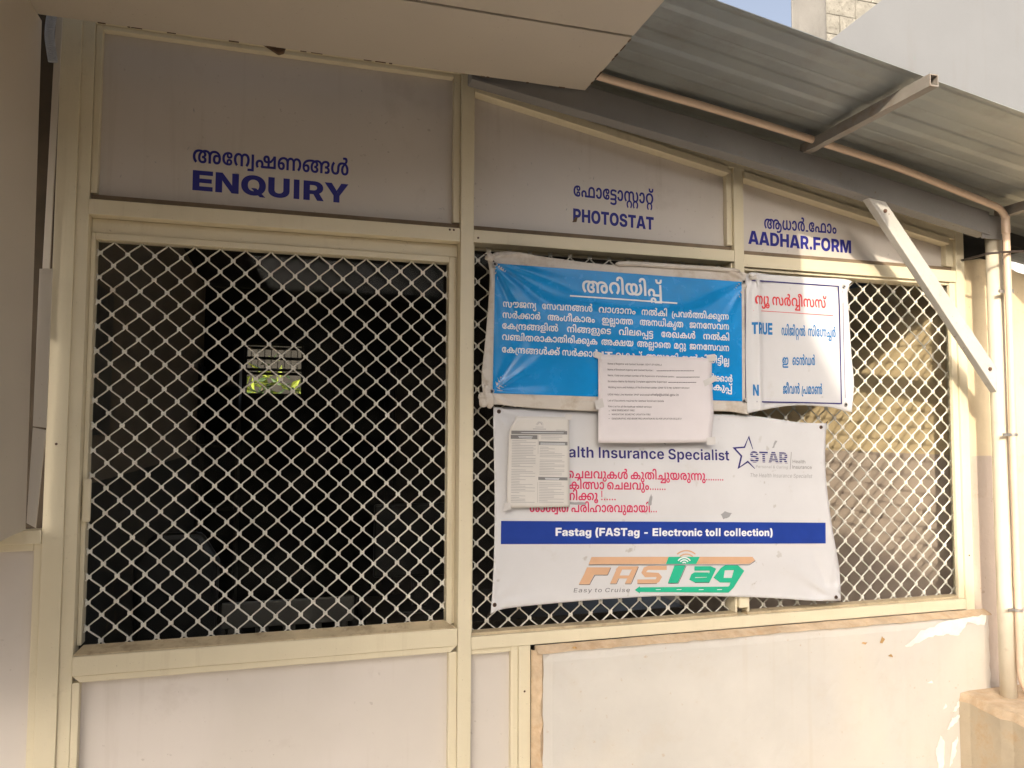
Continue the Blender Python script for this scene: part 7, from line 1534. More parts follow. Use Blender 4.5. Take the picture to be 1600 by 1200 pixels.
q.build('tag_mark_outline', M['black'], ins, fix=False)
q = MB()
for rad in (10, 24, 38):
    stroke_on(q, SI, [Z4(656+rad*math.cos(R(a)), 177-rad*math.sin(R(a))*.9) for a in range(30, 151, 12)], 1.9, 0.0020)
q.build('signal_mark', M['white'], ins, fix=False)
for x in (515, 628, 748, 848):
    q = MB()
    stroke_on(q, SI, [Z4(x-13, 317), Z4(x+13, 316)], 0.9, 0.0022)
    q.build('lane_dash', M['white'], ins, fix=False)
q = MB()
line_on(q, SI, 'Easy to Cruise', 'R', Z4(56, 332), Z4(360, 330), 6.4, 0.0008, slant=0.2, track=90)
q.build('lettering', M['grey'], ins, fix=False)
q = MB()
rq = random.Random(9)
for pl_ in ([(1012, 787), (1017, 772), (1019, 776), (1018, 788), (1014, 791)], [(1126, 804), (1132, 799), (1143, 802), (1138, 809), (1130, 811)], [(1206, 700), (1211, 688), (1214, 689), (1209, 700)], [(890, 784), (914, 785), (916, 789), (890, 788)], [(1035, 692), (1039, 680), (1041, 683), (1040, 695)]):
    q = MB()
    blob(q, SI, pl_, 0.0012, 0.5, rq, 3)
    q.build('scuff', M['lightgrey'], ins, fix=False)
eyelets(ins, SI, [(779.5, 643), (1282.5, 667.5), (772.7, 945), (1306, 933)], M['rust'], 0.0062)
for a, b_ in (((772.7, 945), (762, 962)), ((1282.5, 667.5), (1293, 659)), ((1306, 933), (1316, 940)), ((779.5, 643), (762, 634))):
    p0, p1 = SI.at(*a), P(*b_, 0.04)
    tie(ins, [p0+np.array([0, -.003, 0]), (p0*.6+p1*.4)+np.array([0.002, -.004, .002]), p1])

# --- blue notice banner
k1, k2, k3 = P(764, 405, -.02), P(1163, 441, -.02), P(768, 612, -.02)


def fn_blue(x, z):
    u = min(1, max(0, (x-0.56)/0.88))
    v = min(1, max(0, (z-1.60)/0.45))
    b = -0.013*math.sin(math.pi*u)*math.sin(math.pi*v)**0.8
    b += wr(x, z, k1[0], k1[2], -0.15, 11, 0.0065, 0.20)+wr(x, z, k2[0], k2[2], 0.4, 8, 0.005, 0.14)+wr(x, z, k3[0], k3[2], 0.1, 9, 0.004, 0.12)
    b += 0.004*math.exp(-((z-(1.985-0.35*u*(1-u)))/0.018)**2)*math.sin(math.pi*u)
    b += 0.0008*math.sin(13*x+7*z)
    return b


SB = Cloth(-0.028, fn_blue)
q = coons(SB, [(761, 402), (775, 394.5), (800, 393), (857, 402), (940, 412.5), (1060, 420), (1150, 424), (1173, 430)],
          [(1173, 430), (1167, 446), (1167.5, 520), (1168, 600), (1170, 648)],
          [(757, 634), (775, 632), (830, 637.5), (935, 643), (1060, 644), (1130, 642.5), (1170, 648)],
          [(761, 402), (765, 430), (762.5, 480), (757, 545), (752.5, 590), (757, 634)], 130, 80)
blue = tag(solid(q.build('notice_banner', M['flexd'], smooth=True, fix=False), 0.0012), 'bright blue notice banner with white lettering tied over the mesh', 'banner')
q = MB()
q = coons(SB, [(773.6, 411.5), (1158.5, 440.5)], [(1158.5, 440.5), (1159.5, 627)], [(769.5, 614.5), (1159.5, 627)], [(773.6, 411.5), (769.5, 614.5)], 130, 80)
q.v = [(x, y-0.0012, z) for x, y, z in q.v]
q.build('blue_print', M['blue'], blue, fix=False, smooth=True)
q = MB()
line_on(q, SB, 'അറിയിപ്പ്', 'M', (909.5, 456.8), (1034.5, 464), 18.5, 0.0024)
stroke_on(q, SB, [(890.3, 462.3), (930, 465), (974, 468), (1016, 471), (1057.7, 474)], 2.3, 0.0024)
LN = [(('സൗജന്യ', 132, 326), ('സേവനങ്ങൾ', 360, 652), ('വാഗ്ദാനം', 688, 902), ('നൽകി', 937, 1085), ('പ്രവർത്തിക്കുന്ന', 1114, 1443)),
      (('സർക്കാർ', 130, 350), ('അംഗീകാരം', 392, 666), ('ഇല്ലാത്ത', 708, 888), ('അനധികൃത', 928, 1180), ('ജനസേവന', 1217, 1445)),
      (('കേന്ദ്രങ്ങളിൽ', 128, 453), ('നിങ്ങളുടെ', 505, 760), ('വിലപ്പെട്ട', 806, 1005), ('രേഖകൾ', 1052, 1250), ('നൽകി', 1296, 1447)),
      (('വഞ്ചിതരാകാതിരിക്കുക', 127, 681), ('അക്ഷയ', 704, 890), ('അല്ലാതെ', 912, 1106), ('മറ്റു', 1126, 1196), ('ജനസേവന', 1217, 1446)),
      (('കേന്ദ്രങ്ങൾക്ക്', 126, 462), ('സർക്കാർ', 476, 684), ('വകുപ്പ്', 788, 940), ('അനുമതി', 964, 1150), ('നൽകിയിട്ടില്ല', 1172, 1446))]
BL = [(333, 410), (397, 468), (460, 530), (525, 592), (598, 665)]
for words, (ba, bb) in zip(LN, BL):
    for t, xa_, xb_ in words:
        f = lambda x: (750+x*.26875, 390+(ba+(bb-ba)*(x-130)/1315)*.26875)
        line_on(q, SB, t, 'M', f(xa_), f(xb_), 8.6, 0.0024)
line_on(q, SB, 'IT', 'B', (750+706*.26875, 390+628*.26875), (750+768*.26875, 390+631*.26875), 9.5, 0.0024)
line_on(q, SB, 'സർക്കാർ', 'M', (1096, 594.5), (1143.8, 597.5), 8.6, 0.0024)
line_on(q, SB, 'വകുപ്പ്', 'M', (1101, 608.5), (1143.5, 611.5), 8.6, 0.0024)
q.build('lettering', M['white'], blue, fix=False)
q = MB()
stroke_on(q, SB, [(1163.5, 452), (1164, 520), (1164.5, 590), (1164.5, 622)], 0.9, 0.0012)
q.build('border_line', M['navyink'], blue, fix=False)
eyelets(blue, SB, [(773, 413), (1161.8, 440.5), (1162.3, 626.5), (768.5, 611.5)], M['metal'])
for a, b_ in (((773, 413), (757, 397)), ((1161.8, 440.5), (1177, 428)), ((1162.3, 626.5), (1172, 648)), ((768.5, 611.5), (752, 632))):
    p0, p1 = SB.at(*a), P(*b_, 0.02)
    tie(blue, [p0+np.array([0, -.004, 0]), (p0*.5+p1*.5)+np.array([0.003, -.010, .002]), p1])
# rolled loose hem over the top edge
hp = [SB.at(px, py)+np.array([0, -0.003, 0]) for px, py in ((961, 413), (990, 412.5), (1050, 416.5), (1110, 420), (1155, 424))]
MB().tube(smooth_path(hp, 4), 0.006, 10, rad=[0.003]+[0.0075]*15+[0.004]).build('rolled_hem', M['flexd'], blue, smooth=True)


def knot(surf, c, r_, seed, name='bunched_corner'):
    """crumpled cloth bunched at a tied corner"""
    k = random.Random(seed)
    bm = bmesh.new()
    bmesh.ops.create_icosphere(bm, subdivisions=3, radius=1.0)
    cc = surf.at(*c)
    lobes = [(k.uniform(0, 6.28), k.uniform(2, 5), k.uniform(.1, .28)) for _ in range(5)]
    for v in bm.verts:
        t = math.atan2(v.co.z, v.co.x)
        s_ = 1+sum(a*math.sin(f_*t+p_+3*v.co.y) for p_, f_, a in lobes)*0.8
        v.co = Vector((cc[0]+v.co.x*r_[0]*s_, cc[1]-.002+v.co.y*0.007*s_, cc[2]+v.co.z*r_[1]*s_))
    me = bpy.data.meshes.new(name)
    bm.to_mesh(me)
    bm.free()
    me.materials.append(M['flexd'])
    me.polygons.foreach_set('use_smooth', [True]*len(me.polygons))
    return me


put('bunched_corner', knot(SB, (765, 402), (0.014, 0.011), 1), blue)
put('bunched_corner', knot(SB, (761, 622), (0.020, 0.026), 2), blue)

# --- white services banner
w1, w2 = P(1174, 430, -.03), P(1330, 440, -.03)


def fn_srv(x, z):
    u = min(1, max(0, (x-1.44)/0.42))
    v = min(1, max(0, (z-1.61)/0.44))
    b = -0.007*math.sin(math.pi*u)*math.sin(math.pi*v)
    b += wr(x, z, w1[0], w1[2], 0.1, 8, 0.004, 0.08)+wr(x, z, w2[0], w2[2], 0.4, 8, 0.003, 0.08)
    b += -0.010*math.exp(-((x-1.462)/0.013)**2)                 # folded left hem
    b += 0.0008*math.sin(15*x-6*z)
    return b


SS = Cloth(-0.030, fn_srv)
q = coons(SS, [(1165, 432), (1175, 425.5), (1210, 429.5), (1270, 433.5), (1318, 436), (1332, 440)],
          [(1332, 440), (1325, 452), (1327, 500), (1331, 560), (1334.5, 600), (1331, 644.5)],
          [(1168, 646), (1190, 641), (1240, 633.5), (1290, 635.5), (1318, 641), (1331, 644.5)],
          [(1165, 432), (1166, 470), (1165, 540), (1166, 600), (1168, 646)], 90, 60)
srv = tag(solid(q.build('services_banner', M['flexw'], smooth=True, fix=False), 0.0012), 'small white services banner with navy border right of the blue one', 'banner')
Z6 = lambda x, y: (1150+x*.2, 420+y*.2)
q = MB()
line_on(q, SS, 'ന്യൂ സർവ്വീസസ്', 'M', Z6(147, 276), Z6(710, 308), 13.5, 0.0009)
stroke_on(q, SS, [Z6(134, 325), Z6(450, 345), Z6(758, 366)], 0.9, 0.0009)
q.build('lettering', M['red'], srv, fix=False)
q = MB()
line_on(q, SS, 'TRUE', 'B', Z6(122, 510), Z6(284, 516), 18.5, 0.0009)
line_on(q, SS, 'ഡിജിറ്റൽ', 'M', Z6(355, 520), Z6(541, 526), 12, 0.0009)
line_on(q, SS, 'സിഗ്നേച്ചർ', 'M', Z6(562, 526), Z6(778, 536), 12, 0.0009)
q.build('lettering', M['cyanink'], srv, fix=False)
q = MB()
line_on(q, SS, 'ഇ', 'M', Z6(362, 752), Z6(408, 752), 12, 0.0009)
line_on(q, SS, 'ടെൻഡർ', 'M', Z6(440, 752), Z6(616, 754), 12, 0.0009)
q.build('lettering', M['cyanink'], srv, fix=False)
q = MB()
line_on(q, SS, 'N', 'B', Z6(132, 990), Z6(178, 993), 17.5, 0.0009)
line_on(q, SS, 'ജീവൻ', 'M', Z6(366, 976), Z6(496, 977), 12, 0.0009)
line_on(q, SS, 'പ്രമാൺ', 'M', Z6(512, 977), Z6(672, 980), 12, 0.0009)
q.build('lettering', M['cyanink'], srv, fix=False)
q = MB()
stroke_on(q, SS, [Z6(122, 90), Z6(460, 114), Z6(800, 138)], 1.9, 0.0010)
stroke_on(q, SS, [Z6(798, 134), Z6(806, 300), Z6(812, 600), Z6(822, 1054)], 1.9, 0.0012)
stroke_on(q, SS, [Z6(160, 1038), Z6(500, 1045), Z6(826, 1053)], 1.9, 0.0014)
stroke_on(q, SS, [Z6(833, 168), Z6(838, 500), Z6(852, 1010)], 0.8, 0.0010)
q.build('border_line', M['navyink'], srv, fix=False)
eyelets(srv, SS, [(1318, 448.5), (1321.3, 632.3)], M['metal'])
for a, b_ in (((1318, 448.5), (1330, 440)), ((1321.3, 632.3), (1331, 646))):
    p0, p1 = SS.at(*a), P(*b_, 0.03)
    tie(srv, [p0+np.array([0, -.004, 0]), (p0*.5+p1*.5)+np.array([0.002, -.006, .002]), p1])
put('bunched_corner', knot(SS, (1176, 434), (0.016, 0.009), 5), srv)

# ------------------------------------------------------------------ papers stuck on the banners


def fn_pap(x, z):
    b = 0.0
    rx, rz = P(1113, 640, -.05)[0], P(1113, 640, -.05)[2]
    b -= 0.006*math.exp(-((x-rx)/0.05)**2-((z-rz)/0.05)**2)
    b += 0.002*math.sin(6*(z-1.6))
    return b


SP = Cloth(-0.049, fn_pap)
q = coons(SP, [(934.7, 553.5), (1025, 556.5), (1112, 559.5)], [(1112, 559.5), (1112.5, 600), (1115, 646), (1113, 670), (1112.5, 690.7)],
          [(935, 692), (1020, 692.5), (1112.5, 690.7)], [(934.7, 553.5), (935, 620), (935, 692)], 24, 20)
pap = tag(solid(q.build('notice_paper', M['paper'], smooth=True, fix=False), 0.0003), 'pinkish white printed sheet taped across blue and white banners', 'paper')
Zp = lambda x, y: (920+x*.13333, 540+y*.13333)
q = MB()
for t, x0_, x1_, y_, y2_ in (('Name of Registrar and Contact Number : GOVT OF KERALA', 220, 855, 222, 236), ('Name of Enrolment Agency and Contact Number :', 220, 760, 290, 300),
                             ('Name, Code and contact number of EA Supervisor of enrolment centre :', 222, 1005, 358, 374), ('Escalation Matrix for Raising Complaint against the Supervisor', 224, 915, 428, 436),
                             ('Working hours and Holidays of the Enrolment center 10AM TO 5 PM, SUNDAY HOLIDAY', 224, 1180, 498, 508), ('UIDAI Help Line Number 1947 and email id', 222, 740, 582, 588),
                             ('List of Documents required for Aadhaar Enrolment Update', 222, 880, 654, 660), ('Rate List for all the Aadhaar related services', 228, 735, 722, 728), ('NEW ENROLMENT FREE', 270, 535, 768, 770),
                             ('MANDATORY BIOMETRIC UPDATION FREE', 270, 722, 816, 818), ('DEMOGRAPHIC AND BIOMETRIC UPDATION RS 50 PER UPDATION REQUEST', 270, 1088, 866, 868)):
    line_on(q, SP, t, 'R', Zp(x0_, y_), Zp(x1_, y2_), 2.7, 0.0006)
line_on(q, SP, 'help@uidai.gov.in', 'R', Zp(748, 588), Zp(1052, 590), 3.6, 0.0006)
for y_, x0_, x1_ in ((302, 795, 1225), (376, 1025, 1300), (438, 930, 1250)):
    x = x0_
    rq2 = random.Random(y_)
    while x < x1_:                                    # illegible handwriting-sized print
        w_ = rq2.uniform(7, 14)
        stroke_on(q, SP, [Zp(x, y_-7), Zp(x+w_*.7, y_-7+1)], 1.1, 0.0006)
        x += w_
for y_ in (765, 806, 855):
    stroke_on(q, SP, [Zp(234, y_), Zp(241, y_)], 0.9, 0.0006)
q.build('print', M['black'], pap, fix=False)


def fn_pap2(x, z):
    a_, b_ = P(800, 660, -.04)[0], P(800, 660, -.04)[2]
    return -0.010*math.exp(-((x-a_)/0.025)**2-((z-b_)/0.03)**2)+0.001*math.sin(12*z)


SQ = Cloth(-0.030, fn_pap2)
q = coons(SQ, [(805.5, 650.5), (840, 651), (889.3, 651.5)], [(889.3, 651.5), (889.8, 720), (890.2, 792)], [(792, 793.5), (840, 793), (890.2, 792)],
          [(805.5, 650.5), (804, 659), (797, 671), (794.5, 700), (792.7, 740), (792, 793.5)], 18, 26)
pap2 = tag(solid(q.build('rules_sheet', M['paper2'], smooth=True, fix=False), 0.0003), 'torn white two column printed sheet stuck low on the insurance banner', 'paper')
Zq = lambda x, y: (780+x*.13333, 640+y*.13333)
q = MB()
for x0_, y0_, x1_, y1_ in ((142, 246, 796, 290), (135, 294, 448, 346), (464, 372, 800, 418), (457, 788, 801, 828)):
    poly_on(q, SQ, [Zp_ for Zp_ in (Zq(x0_, y0_), Zq(x1_, y0_+6), Zq(x1_, y1_+2), Zq(x0_, y1_-4))], 0.0005)
stroke_on(q, SQ, [Zq(457, 300), Zq(448, 1090)], 0.35, 0.0005)
q.build('print_block', M['midgrey'], pap2, fix=False)
q = MB()
rq2 = random.Random(4)
y_ = 362
while y_ < 1090:
    for c0, c1 in ((150, 430), (478, 770)):
        if c0 > 400 and (360 < y_ < 430 or 775 < y_ < 838):
            continue
        e = c0+(c1-c0)*rq2.choice((0.35, 0.6, 0.9, 1.0, 1.0))
        if rq2.random() < 0.9:
            stroke_on(q, SQ, [Zq(c0-(y_-360)*.02, y_), Zq(e-(y_-360)*.02, y_+4)], 0.7, 0.0005)
    y_ += 19
for y_, c0, c1 in ((306, 490, 740), (324, 490, 740), (342, 490, 700)):
    stroke_on(q, SQ, [Zq(c0, y_), Zq(c1, y_+3)], 0.7, 0.0005)
stroke_on(q, SQ, [Zq(395, 226), Zq(548, 229)], 1.0, 0.0005)
stroke_on(q, SQ, [Zq(425, 204), Zq(518, 205)], 0.8, 0.0005)
stroke_on(q, SQ, [Zq(665, 240), Zq(772, 242)], 0.8, 0.0005)
for a in range(0, 181, 22):                             # little sunburst emblem
    stroke_on(q, SQ, [Zq(474+20*math.cos(R(a)), 180-18*math.sin(R(a))), Zq(474+46*math.cos(R(a)), 180-46*math.sin(R(a)))], 0.5, 0.0005)
stroke_on(q, SQ, [Zq(474+22*math.cos(R(a)), 168-20*math.sin(R(a))) for a in range(-30, 211, 24)], 0.6, 0.0006)
q.build('print', M['lightgrey'], pap2, fix=False)
q = MB()
for x0_, y0_, x1_ in ((190, 268, 755), (225, 315, 390), (230, 330, 380), (482, 392, 770), (482, 405, 770), (535, 803, 705), (540, 814, 700)):
    stroke_on(q, SQ, [Zq(x0_, y0_), Zq(x1_, y0_+5)], 0.7, 0.0009)
q.build('print_white', M['white'], pap2, fix=False)

for k_, pp in enumerate(([(929, 548), (941, 552), (938, 562), (928, 558)], [(1104, 555), (1117, 553), (1119, 563), (1107, 566)], [(929, 626), (941, 622), (944, 636), (931, 640)], [(1103, 684), (1117, 682), (1118, 694), (1105, 696)], [(1098, 595), (1118, 586), (1121, 594), (1101, 604)])):
    q = MB()
    poly_on(q, SP, pp, 0.0012)
    q.build('tape', M['tape'], pap, fix=False)
for pp in ([(884, 646), (894, 648), (892, 657), (882, 655)], [(787, 787), (797, 785), (799, 796), (788, 798)]):
    q = MB()
    poly_on(q, SQ, pp, 0.0012)
    q.build('tape', M['tape'], pap2, fix=False)
# screw heads along the frame and the soffit


def screw(x, y, z, parent, down=False, r_=0.0042):
    k = MB()
    ring = [(r_*math.cos(a*math.pi/5), r_*math.sin(a*math.pi/5)) for a in range(10)]
    if down:
        k.add([(x+a, y+c_, z-.0002) for a, c_ in ring]+[(x+a*.7, y+c_*.7, z-.0018) for a, c_ in ring], [tuple(range(10, 20))]+[(i, (i+1) % 10, 10+(i+1) % 10, 10+i) for i in range(10)])
    else:
        k.add([(x+a, y-.0002, z+c_) for a, c_ in ring]+[(x+a*.7, y-.0018, z+c_*.7) for a, c_ in ring], [tuple(range(10, 20))]+[(i, (i+1) % 10, 10+(i+1) % 10, 10+i) for i in range(10)])
    k.build('screw', M['rust'], parent)


for x, z, y in ((0.446, 2.130, .001), (0.458, 2.130, .001), (-0.556, 1.505, 0), (0.532, 2.112, .001), (1.42, 1.32, 0), (2.343, 1.10, 0), (0.68, 0.78, .002)):
    screw(x, y, z, kiosk, False, 0.0033)
# scratches and scuffs on the panels
rs = random.Random(31)
for o_, x0_, x1_, z0_, z1_, n_, sf, col_ in ((up[0], -0.45, 0.42, 2.16, 2.58, 9, S35, 'lightgrey'), (up[1], 0.56, 1.34, 2.15, 2.38, 7, S35, 'lightgrey'), (up[2], 1.5, 2.2, 2.14, 2.24, 3, S35, 'lightgrey')):
    for k_ in range(n_):
        x, z = rs.uniform(x0_, x1_), rs.uniform(z0_, z1_)
        a_, l_ = rs.uniform(0, 3.14), rs.uniform(.004, .016)
        w_ = rs.uniform(.0006, .0014)
        dx_, dz_ = math.cos(a_)*l_, math.sin(a_)*l_
        MB().add([(x, 0.0344, z), (x+dx_*.5+w_*math.sin(a_), 0.0344, z+dz_*.5-w_*math.cos(a_)), (x+dx_, 0.0344, z+dz_), (x+dx_*.5-w_*math.sin(a_), 0.0344, z+dz_*.5+w_*math.cos(a_))], [(0, 1, 2, 3)]).build('scratch', M[col_], o_, fix=False)
# grime along the canopy's raw edges
q = MB()
rg = random.Random(21)
x = -0.5
while x < 0.82:
    w_ = rg.uniform(.006, .03)
    if rg.random() < 0.45:
        d_ = rg.uniform(.001, .004)
        q.box(x, x+w_, YI-d_, YI+.0015, ZC-.0012, ZC+.006)
    x += w_+rg.uniform(.0, .03)
y = YG+.01
while y < YI:
    w_ = rg.uniform(.006, .022)
    if rg.random() < 0.6:
        d_ = rg.uniform(.001, .004)
        q.box(XC-d_, XC+.0015, y, y+w_, ZC-.0012, ZC+.006)
    y += w_+rg.uniform(.0, .02)
o = q.build('edge_grime', M['wood'], can)
o['kind'] = 'stuff'

# ------------------------------------------------------------------ inside the dark room
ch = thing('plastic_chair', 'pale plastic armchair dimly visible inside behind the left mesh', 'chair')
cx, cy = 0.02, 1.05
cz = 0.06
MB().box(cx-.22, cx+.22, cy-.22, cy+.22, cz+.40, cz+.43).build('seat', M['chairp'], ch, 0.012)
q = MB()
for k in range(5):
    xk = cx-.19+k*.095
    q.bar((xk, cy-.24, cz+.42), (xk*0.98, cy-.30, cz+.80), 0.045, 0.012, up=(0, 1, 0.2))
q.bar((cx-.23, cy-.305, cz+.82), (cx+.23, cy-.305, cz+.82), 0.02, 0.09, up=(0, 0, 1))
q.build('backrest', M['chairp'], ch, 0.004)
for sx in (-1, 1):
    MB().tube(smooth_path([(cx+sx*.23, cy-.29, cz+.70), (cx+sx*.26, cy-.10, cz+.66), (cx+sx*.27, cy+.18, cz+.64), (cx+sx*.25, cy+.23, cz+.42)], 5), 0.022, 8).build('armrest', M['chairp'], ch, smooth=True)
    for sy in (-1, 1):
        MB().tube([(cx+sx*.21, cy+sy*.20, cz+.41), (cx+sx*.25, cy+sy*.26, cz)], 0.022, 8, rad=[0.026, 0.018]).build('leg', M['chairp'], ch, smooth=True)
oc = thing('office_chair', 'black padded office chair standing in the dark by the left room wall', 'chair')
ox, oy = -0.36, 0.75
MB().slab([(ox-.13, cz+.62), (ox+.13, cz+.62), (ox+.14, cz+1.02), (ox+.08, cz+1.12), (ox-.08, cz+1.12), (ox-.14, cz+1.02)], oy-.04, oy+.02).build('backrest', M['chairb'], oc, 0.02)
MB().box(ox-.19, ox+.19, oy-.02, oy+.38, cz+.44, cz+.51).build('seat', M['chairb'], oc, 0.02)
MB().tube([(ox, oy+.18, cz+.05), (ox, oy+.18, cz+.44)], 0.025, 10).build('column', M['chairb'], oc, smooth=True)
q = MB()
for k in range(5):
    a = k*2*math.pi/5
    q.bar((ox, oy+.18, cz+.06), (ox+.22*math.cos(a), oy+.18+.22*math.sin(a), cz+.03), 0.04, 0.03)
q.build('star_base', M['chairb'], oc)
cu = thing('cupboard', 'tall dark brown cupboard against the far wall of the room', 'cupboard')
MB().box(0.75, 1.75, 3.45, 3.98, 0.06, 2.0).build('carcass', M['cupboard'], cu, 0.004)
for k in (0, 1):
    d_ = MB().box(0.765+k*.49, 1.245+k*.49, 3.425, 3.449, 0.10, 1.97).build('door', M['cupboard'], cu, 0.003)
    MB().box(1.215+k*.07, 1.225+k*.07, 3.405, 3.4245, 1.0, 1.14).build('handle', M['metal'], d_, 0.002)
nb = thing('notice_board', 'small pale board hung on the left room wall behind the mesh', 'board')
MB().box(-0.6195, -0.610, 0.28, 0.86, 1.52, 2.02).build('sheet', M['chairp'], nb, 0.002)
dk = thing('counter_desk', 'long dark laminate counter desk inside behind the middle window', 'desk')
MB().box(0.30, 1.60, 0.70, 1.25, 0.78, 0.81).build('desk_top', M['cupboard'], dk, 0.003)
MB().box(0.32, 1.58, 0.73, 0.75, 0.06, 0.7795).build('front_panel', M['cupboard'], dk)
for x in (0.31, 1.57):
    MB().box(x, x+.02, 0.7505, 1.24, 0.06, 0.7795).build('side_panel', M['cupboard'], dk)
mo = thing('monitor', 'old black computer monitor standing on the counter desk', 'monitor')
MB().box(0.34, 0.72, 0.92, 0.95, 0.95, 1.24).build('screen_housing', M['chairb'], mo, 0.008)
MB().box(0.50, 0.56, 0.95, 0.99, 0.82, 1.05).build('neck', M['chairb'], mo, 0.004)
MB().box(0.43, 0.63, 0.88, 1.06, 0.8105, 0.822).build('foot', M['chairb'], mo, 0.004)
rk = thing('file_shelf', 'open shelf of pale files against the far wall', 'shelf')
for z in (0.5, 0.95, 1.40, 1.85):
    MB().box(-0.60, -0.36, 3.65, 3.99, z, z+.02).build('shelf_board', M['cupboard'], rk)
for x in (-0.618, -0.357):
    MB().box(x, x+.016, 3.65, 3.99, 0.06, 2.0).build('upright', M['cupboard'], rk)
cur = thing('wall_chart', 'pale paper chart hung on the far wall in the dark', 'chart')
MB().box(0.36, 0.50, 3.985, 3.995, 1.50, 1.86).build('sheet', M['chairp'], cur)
# far window with bars
fw = thing('far_window', 'small barred window in the far wall letting in green daylight', 'window')
q = MB()
q.box(wx0, wx0+.02, 4.04, 4.09, wz0, wz1).box(wx1-.02, wx1, 4.04, 4.09, wz0, wz1)
q.box(wx0+.0205, wx1-.0205, 4.04, 4.09, wz0, wz0+.02).box(wx0+.0205, wx1-.0205, 4.04, 4.09, wz1-.02, wz1)
q.build('frame', M['cupboard'], fw)
q = MB()
for z in (1.955, 1.985, 2.075, 2.155):
    q.box(wx0+.0205, wx1-.0205, 4.05, 4.075, z, z+.022)
q.build('cross_bar', M['cupboard'], fw)
q = MB()
for k in range(1, 9):
    x = wx0+(wx1-wx0)*k/9
    q.box(x-.003, x+.003, 4.052, 4.058, 1.977, wz1-.021)
q.build('bar', M['metal'], fw)

# ------------------------------------------------------------------ outdoors beyond: shrubs, neighbouring building, added shade shed
def shrub(x, y, h, w_, seed, label, grp='shrubs beyond the far window'):
    k = random.Random(seed)
    t = tag(bpy.data.objects.new('shrub', None), label, 'shrub', grp)
    COL.objects.link(t)
    q = MB()
    tips = []
    for i in range(9):
        a = k.uniform(0, 6.28)
        e = (x+math.cos(a)*w_*k.uniform(.3, .9), y+math.sin(a)*w_*k.uniform(.3, .9), h*k.uniform(.6, 1.0))
        q.tube(smooth_path([(x, y, 0), ((x+e[0])/2, (y+e[1])/2, h*.45), e], 3), 0.02, 6, rad=[0.05-0.006*j for j in range(7)])
        tips.append(e)
    q.build('stem', M['bark'], t, smooth=True)
    for mi in ('leaf', 'leaf2'):
        lf = MB()
        for i in range(700):
            e = k.choice(tips)
            f = k.uniform(.35, 1.1)
            c = Vector((x+(e[0]-x)*f+k.gauss(0, .16), y+(e[1]-y)*f+k.gauss(0, .16), e[2]*f+k.gauss(0, .14)))
            d = Vector((k.gauss(0, 1), k.gauss(0, 1), k.gauss(0, .6))).normalized()
            s_ = d.cross(Vector((k.gauss(0, 1), k.gauss(0, 1), 1))).normalized()
            L_, W_ = k.uniform(.09, .16), k.uniform(.03, .05)
            nrm = d.cross(s_)*0.015
            lf.add([c-d*L_, c+s_*W_+nrm, c+d*L_, c-s_*W_+nrm], [(0, 1, 2, 3)])
        lf.build('foliage', M[mi], t, fix=False)


shrub(-0.95, 10.3, 2.55, 0.65, 11, 'yellow green leafy shrub seen low through the far window')
shrub(0.15, 11.0, 2.35, 0.60, 12, 'darker leafy shrub right of the yellow green one')
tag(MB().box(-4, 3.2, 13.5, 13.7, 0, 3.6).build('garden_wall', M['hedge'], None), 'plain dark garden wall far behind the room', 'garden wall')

nbd = thing('neighbouring_building', 'tall grey plastered building rising behind the awning', 'building')
Yb = 4.0
xl = P(1233, 20, Yb)[0]
xc = P(1288, 40, Yb)[0]
MB().hexa([(xl, Yb-.03, 0), (xc, Yb-.03, 0), (xc+5, Yb+6, 0), (xl+5.2, Yb+6, 0), (xl, Yb-.03, 9), (xc, Yb-.03, 9), (xc+5, Yb+6, 9), (xl+5.2, Yb+6, 9)]).build('corner_column', M['concrete'], nbd, 0.02)
d0 = P(1288, 70, Yb)
d1 = P(1378, 0, Yb)
sl2 = (d1[2]-d0[2])/(d1[0]-d0[0])
xe = 14.0
ztop = 9.0
xm = d0[0]+(ztop-d0[2])/sl2
MB().slab([(xc, 0.0), (xe, 0.0), (xe, ztop), (xm, ztop), (xc, d0[2]-(d0[0]-xc)*sl2)], Yb-0.012, Yb+.3).build('plaster_wall', M['plaster'], nbd)
q = MB()
bz = 0.205
rb = random.Random(2)
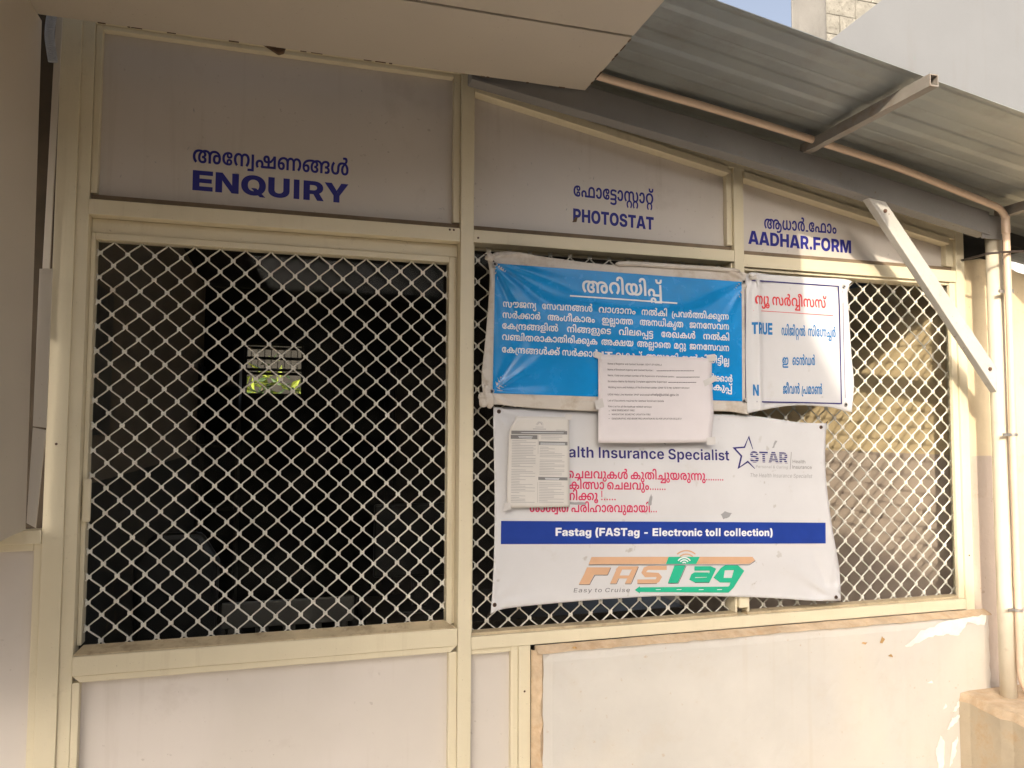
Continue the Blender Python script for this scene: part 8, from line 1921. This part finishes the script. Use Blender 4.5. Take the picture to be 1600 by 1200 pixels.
for r_ in range(14):
    za = 4.9+r_*bz
    off_ = 0.2 if r_ % 2 else 0.0
    for c_ in range(10):
        xa_ = max(xc+0.004, xc+c_*0.40-off_)
        xb_ = xc+(c_+1)*0.40-off_-0.006
        if xb_-xa_ < 0.03:
            continue
        q.box(xa_, xb_, Yb+0.004+rb.uniform(0, .012), Yb+0.2, za, za+bz-0.006)
q.build('blockwork', M['block'], nbd, 0.006)
MB().box(xc+0.002, xe-.01, Yb+0.03, Yb+.28, 4.6, 8.9).build('mortar', M['concrete'], nbd)

# unseen shed added behind the camera; its gable is cut to shade the kiosk front
shd = thing('shade_shed', 'unseen shed added across the yard, its tin gable shaped to shade the front', 'shed')


def back(fx, fz, Y):             # point at depth Y whose sunlight reaches (fx, 0, fz) on the kiosk front
    s_ = -Y/SUN_TRAVEL.y
    return (fx-SUN_TRAVEL.x*s_, fz-SUN_TRAVEL.z*s_)


YS = -5.2
edge = [back(*p, YS) for p in ((1.52, 2.12), (1.66, 1.86), (1.80, 1.615), (1.99, 1.42), (2.08, 1.315), (2.17, 1.19), (2.25, 1.08), (2.42, 0.88), (2.66, 0.55), (2.95, 0.15))]
zlow = edge[-1][1]
poly = [(-4.1, zlow), edge[-1]]+edge[-2::-1]+[(edge[0][0]-.1, edge[0][1]+.05), (-4.1, edge[0][1]+.05)]
MB().slab(poly, YS-0.08, YS).build('shade_gable', M['tin'], shd)
for x in (-4.0, edge[-1][0]-.1):
    MB().box(x-.06, x+.06, YS-.15, YS-.085, 0, zlow+.1).build('post', M['steel'], shd)
tag(MB().box(-14, 14, YS+0.25, YS+0.40, 0, 1.35).build('yard_shade_wall', M['concrete'], None, 0.01), 'unseen long wall added behind the camera to keep sun off the outer yard', 'compound wall')  # added wall that limits the sunlit ground to a strip by the front
row = thing('sky_block_building', 'unseen long low building added behind the camera to block the low sky', 'building')  # added to cut low sky light on the upper panels
MB().box(-22, 22, -14, -12.5, 0, 3.9).build('wall', M['concrete'], row)
MB().box(-22.5, 22.5, -14.5, -12.1, 3.901, 4.1).build('roof', M['concrete'], row)
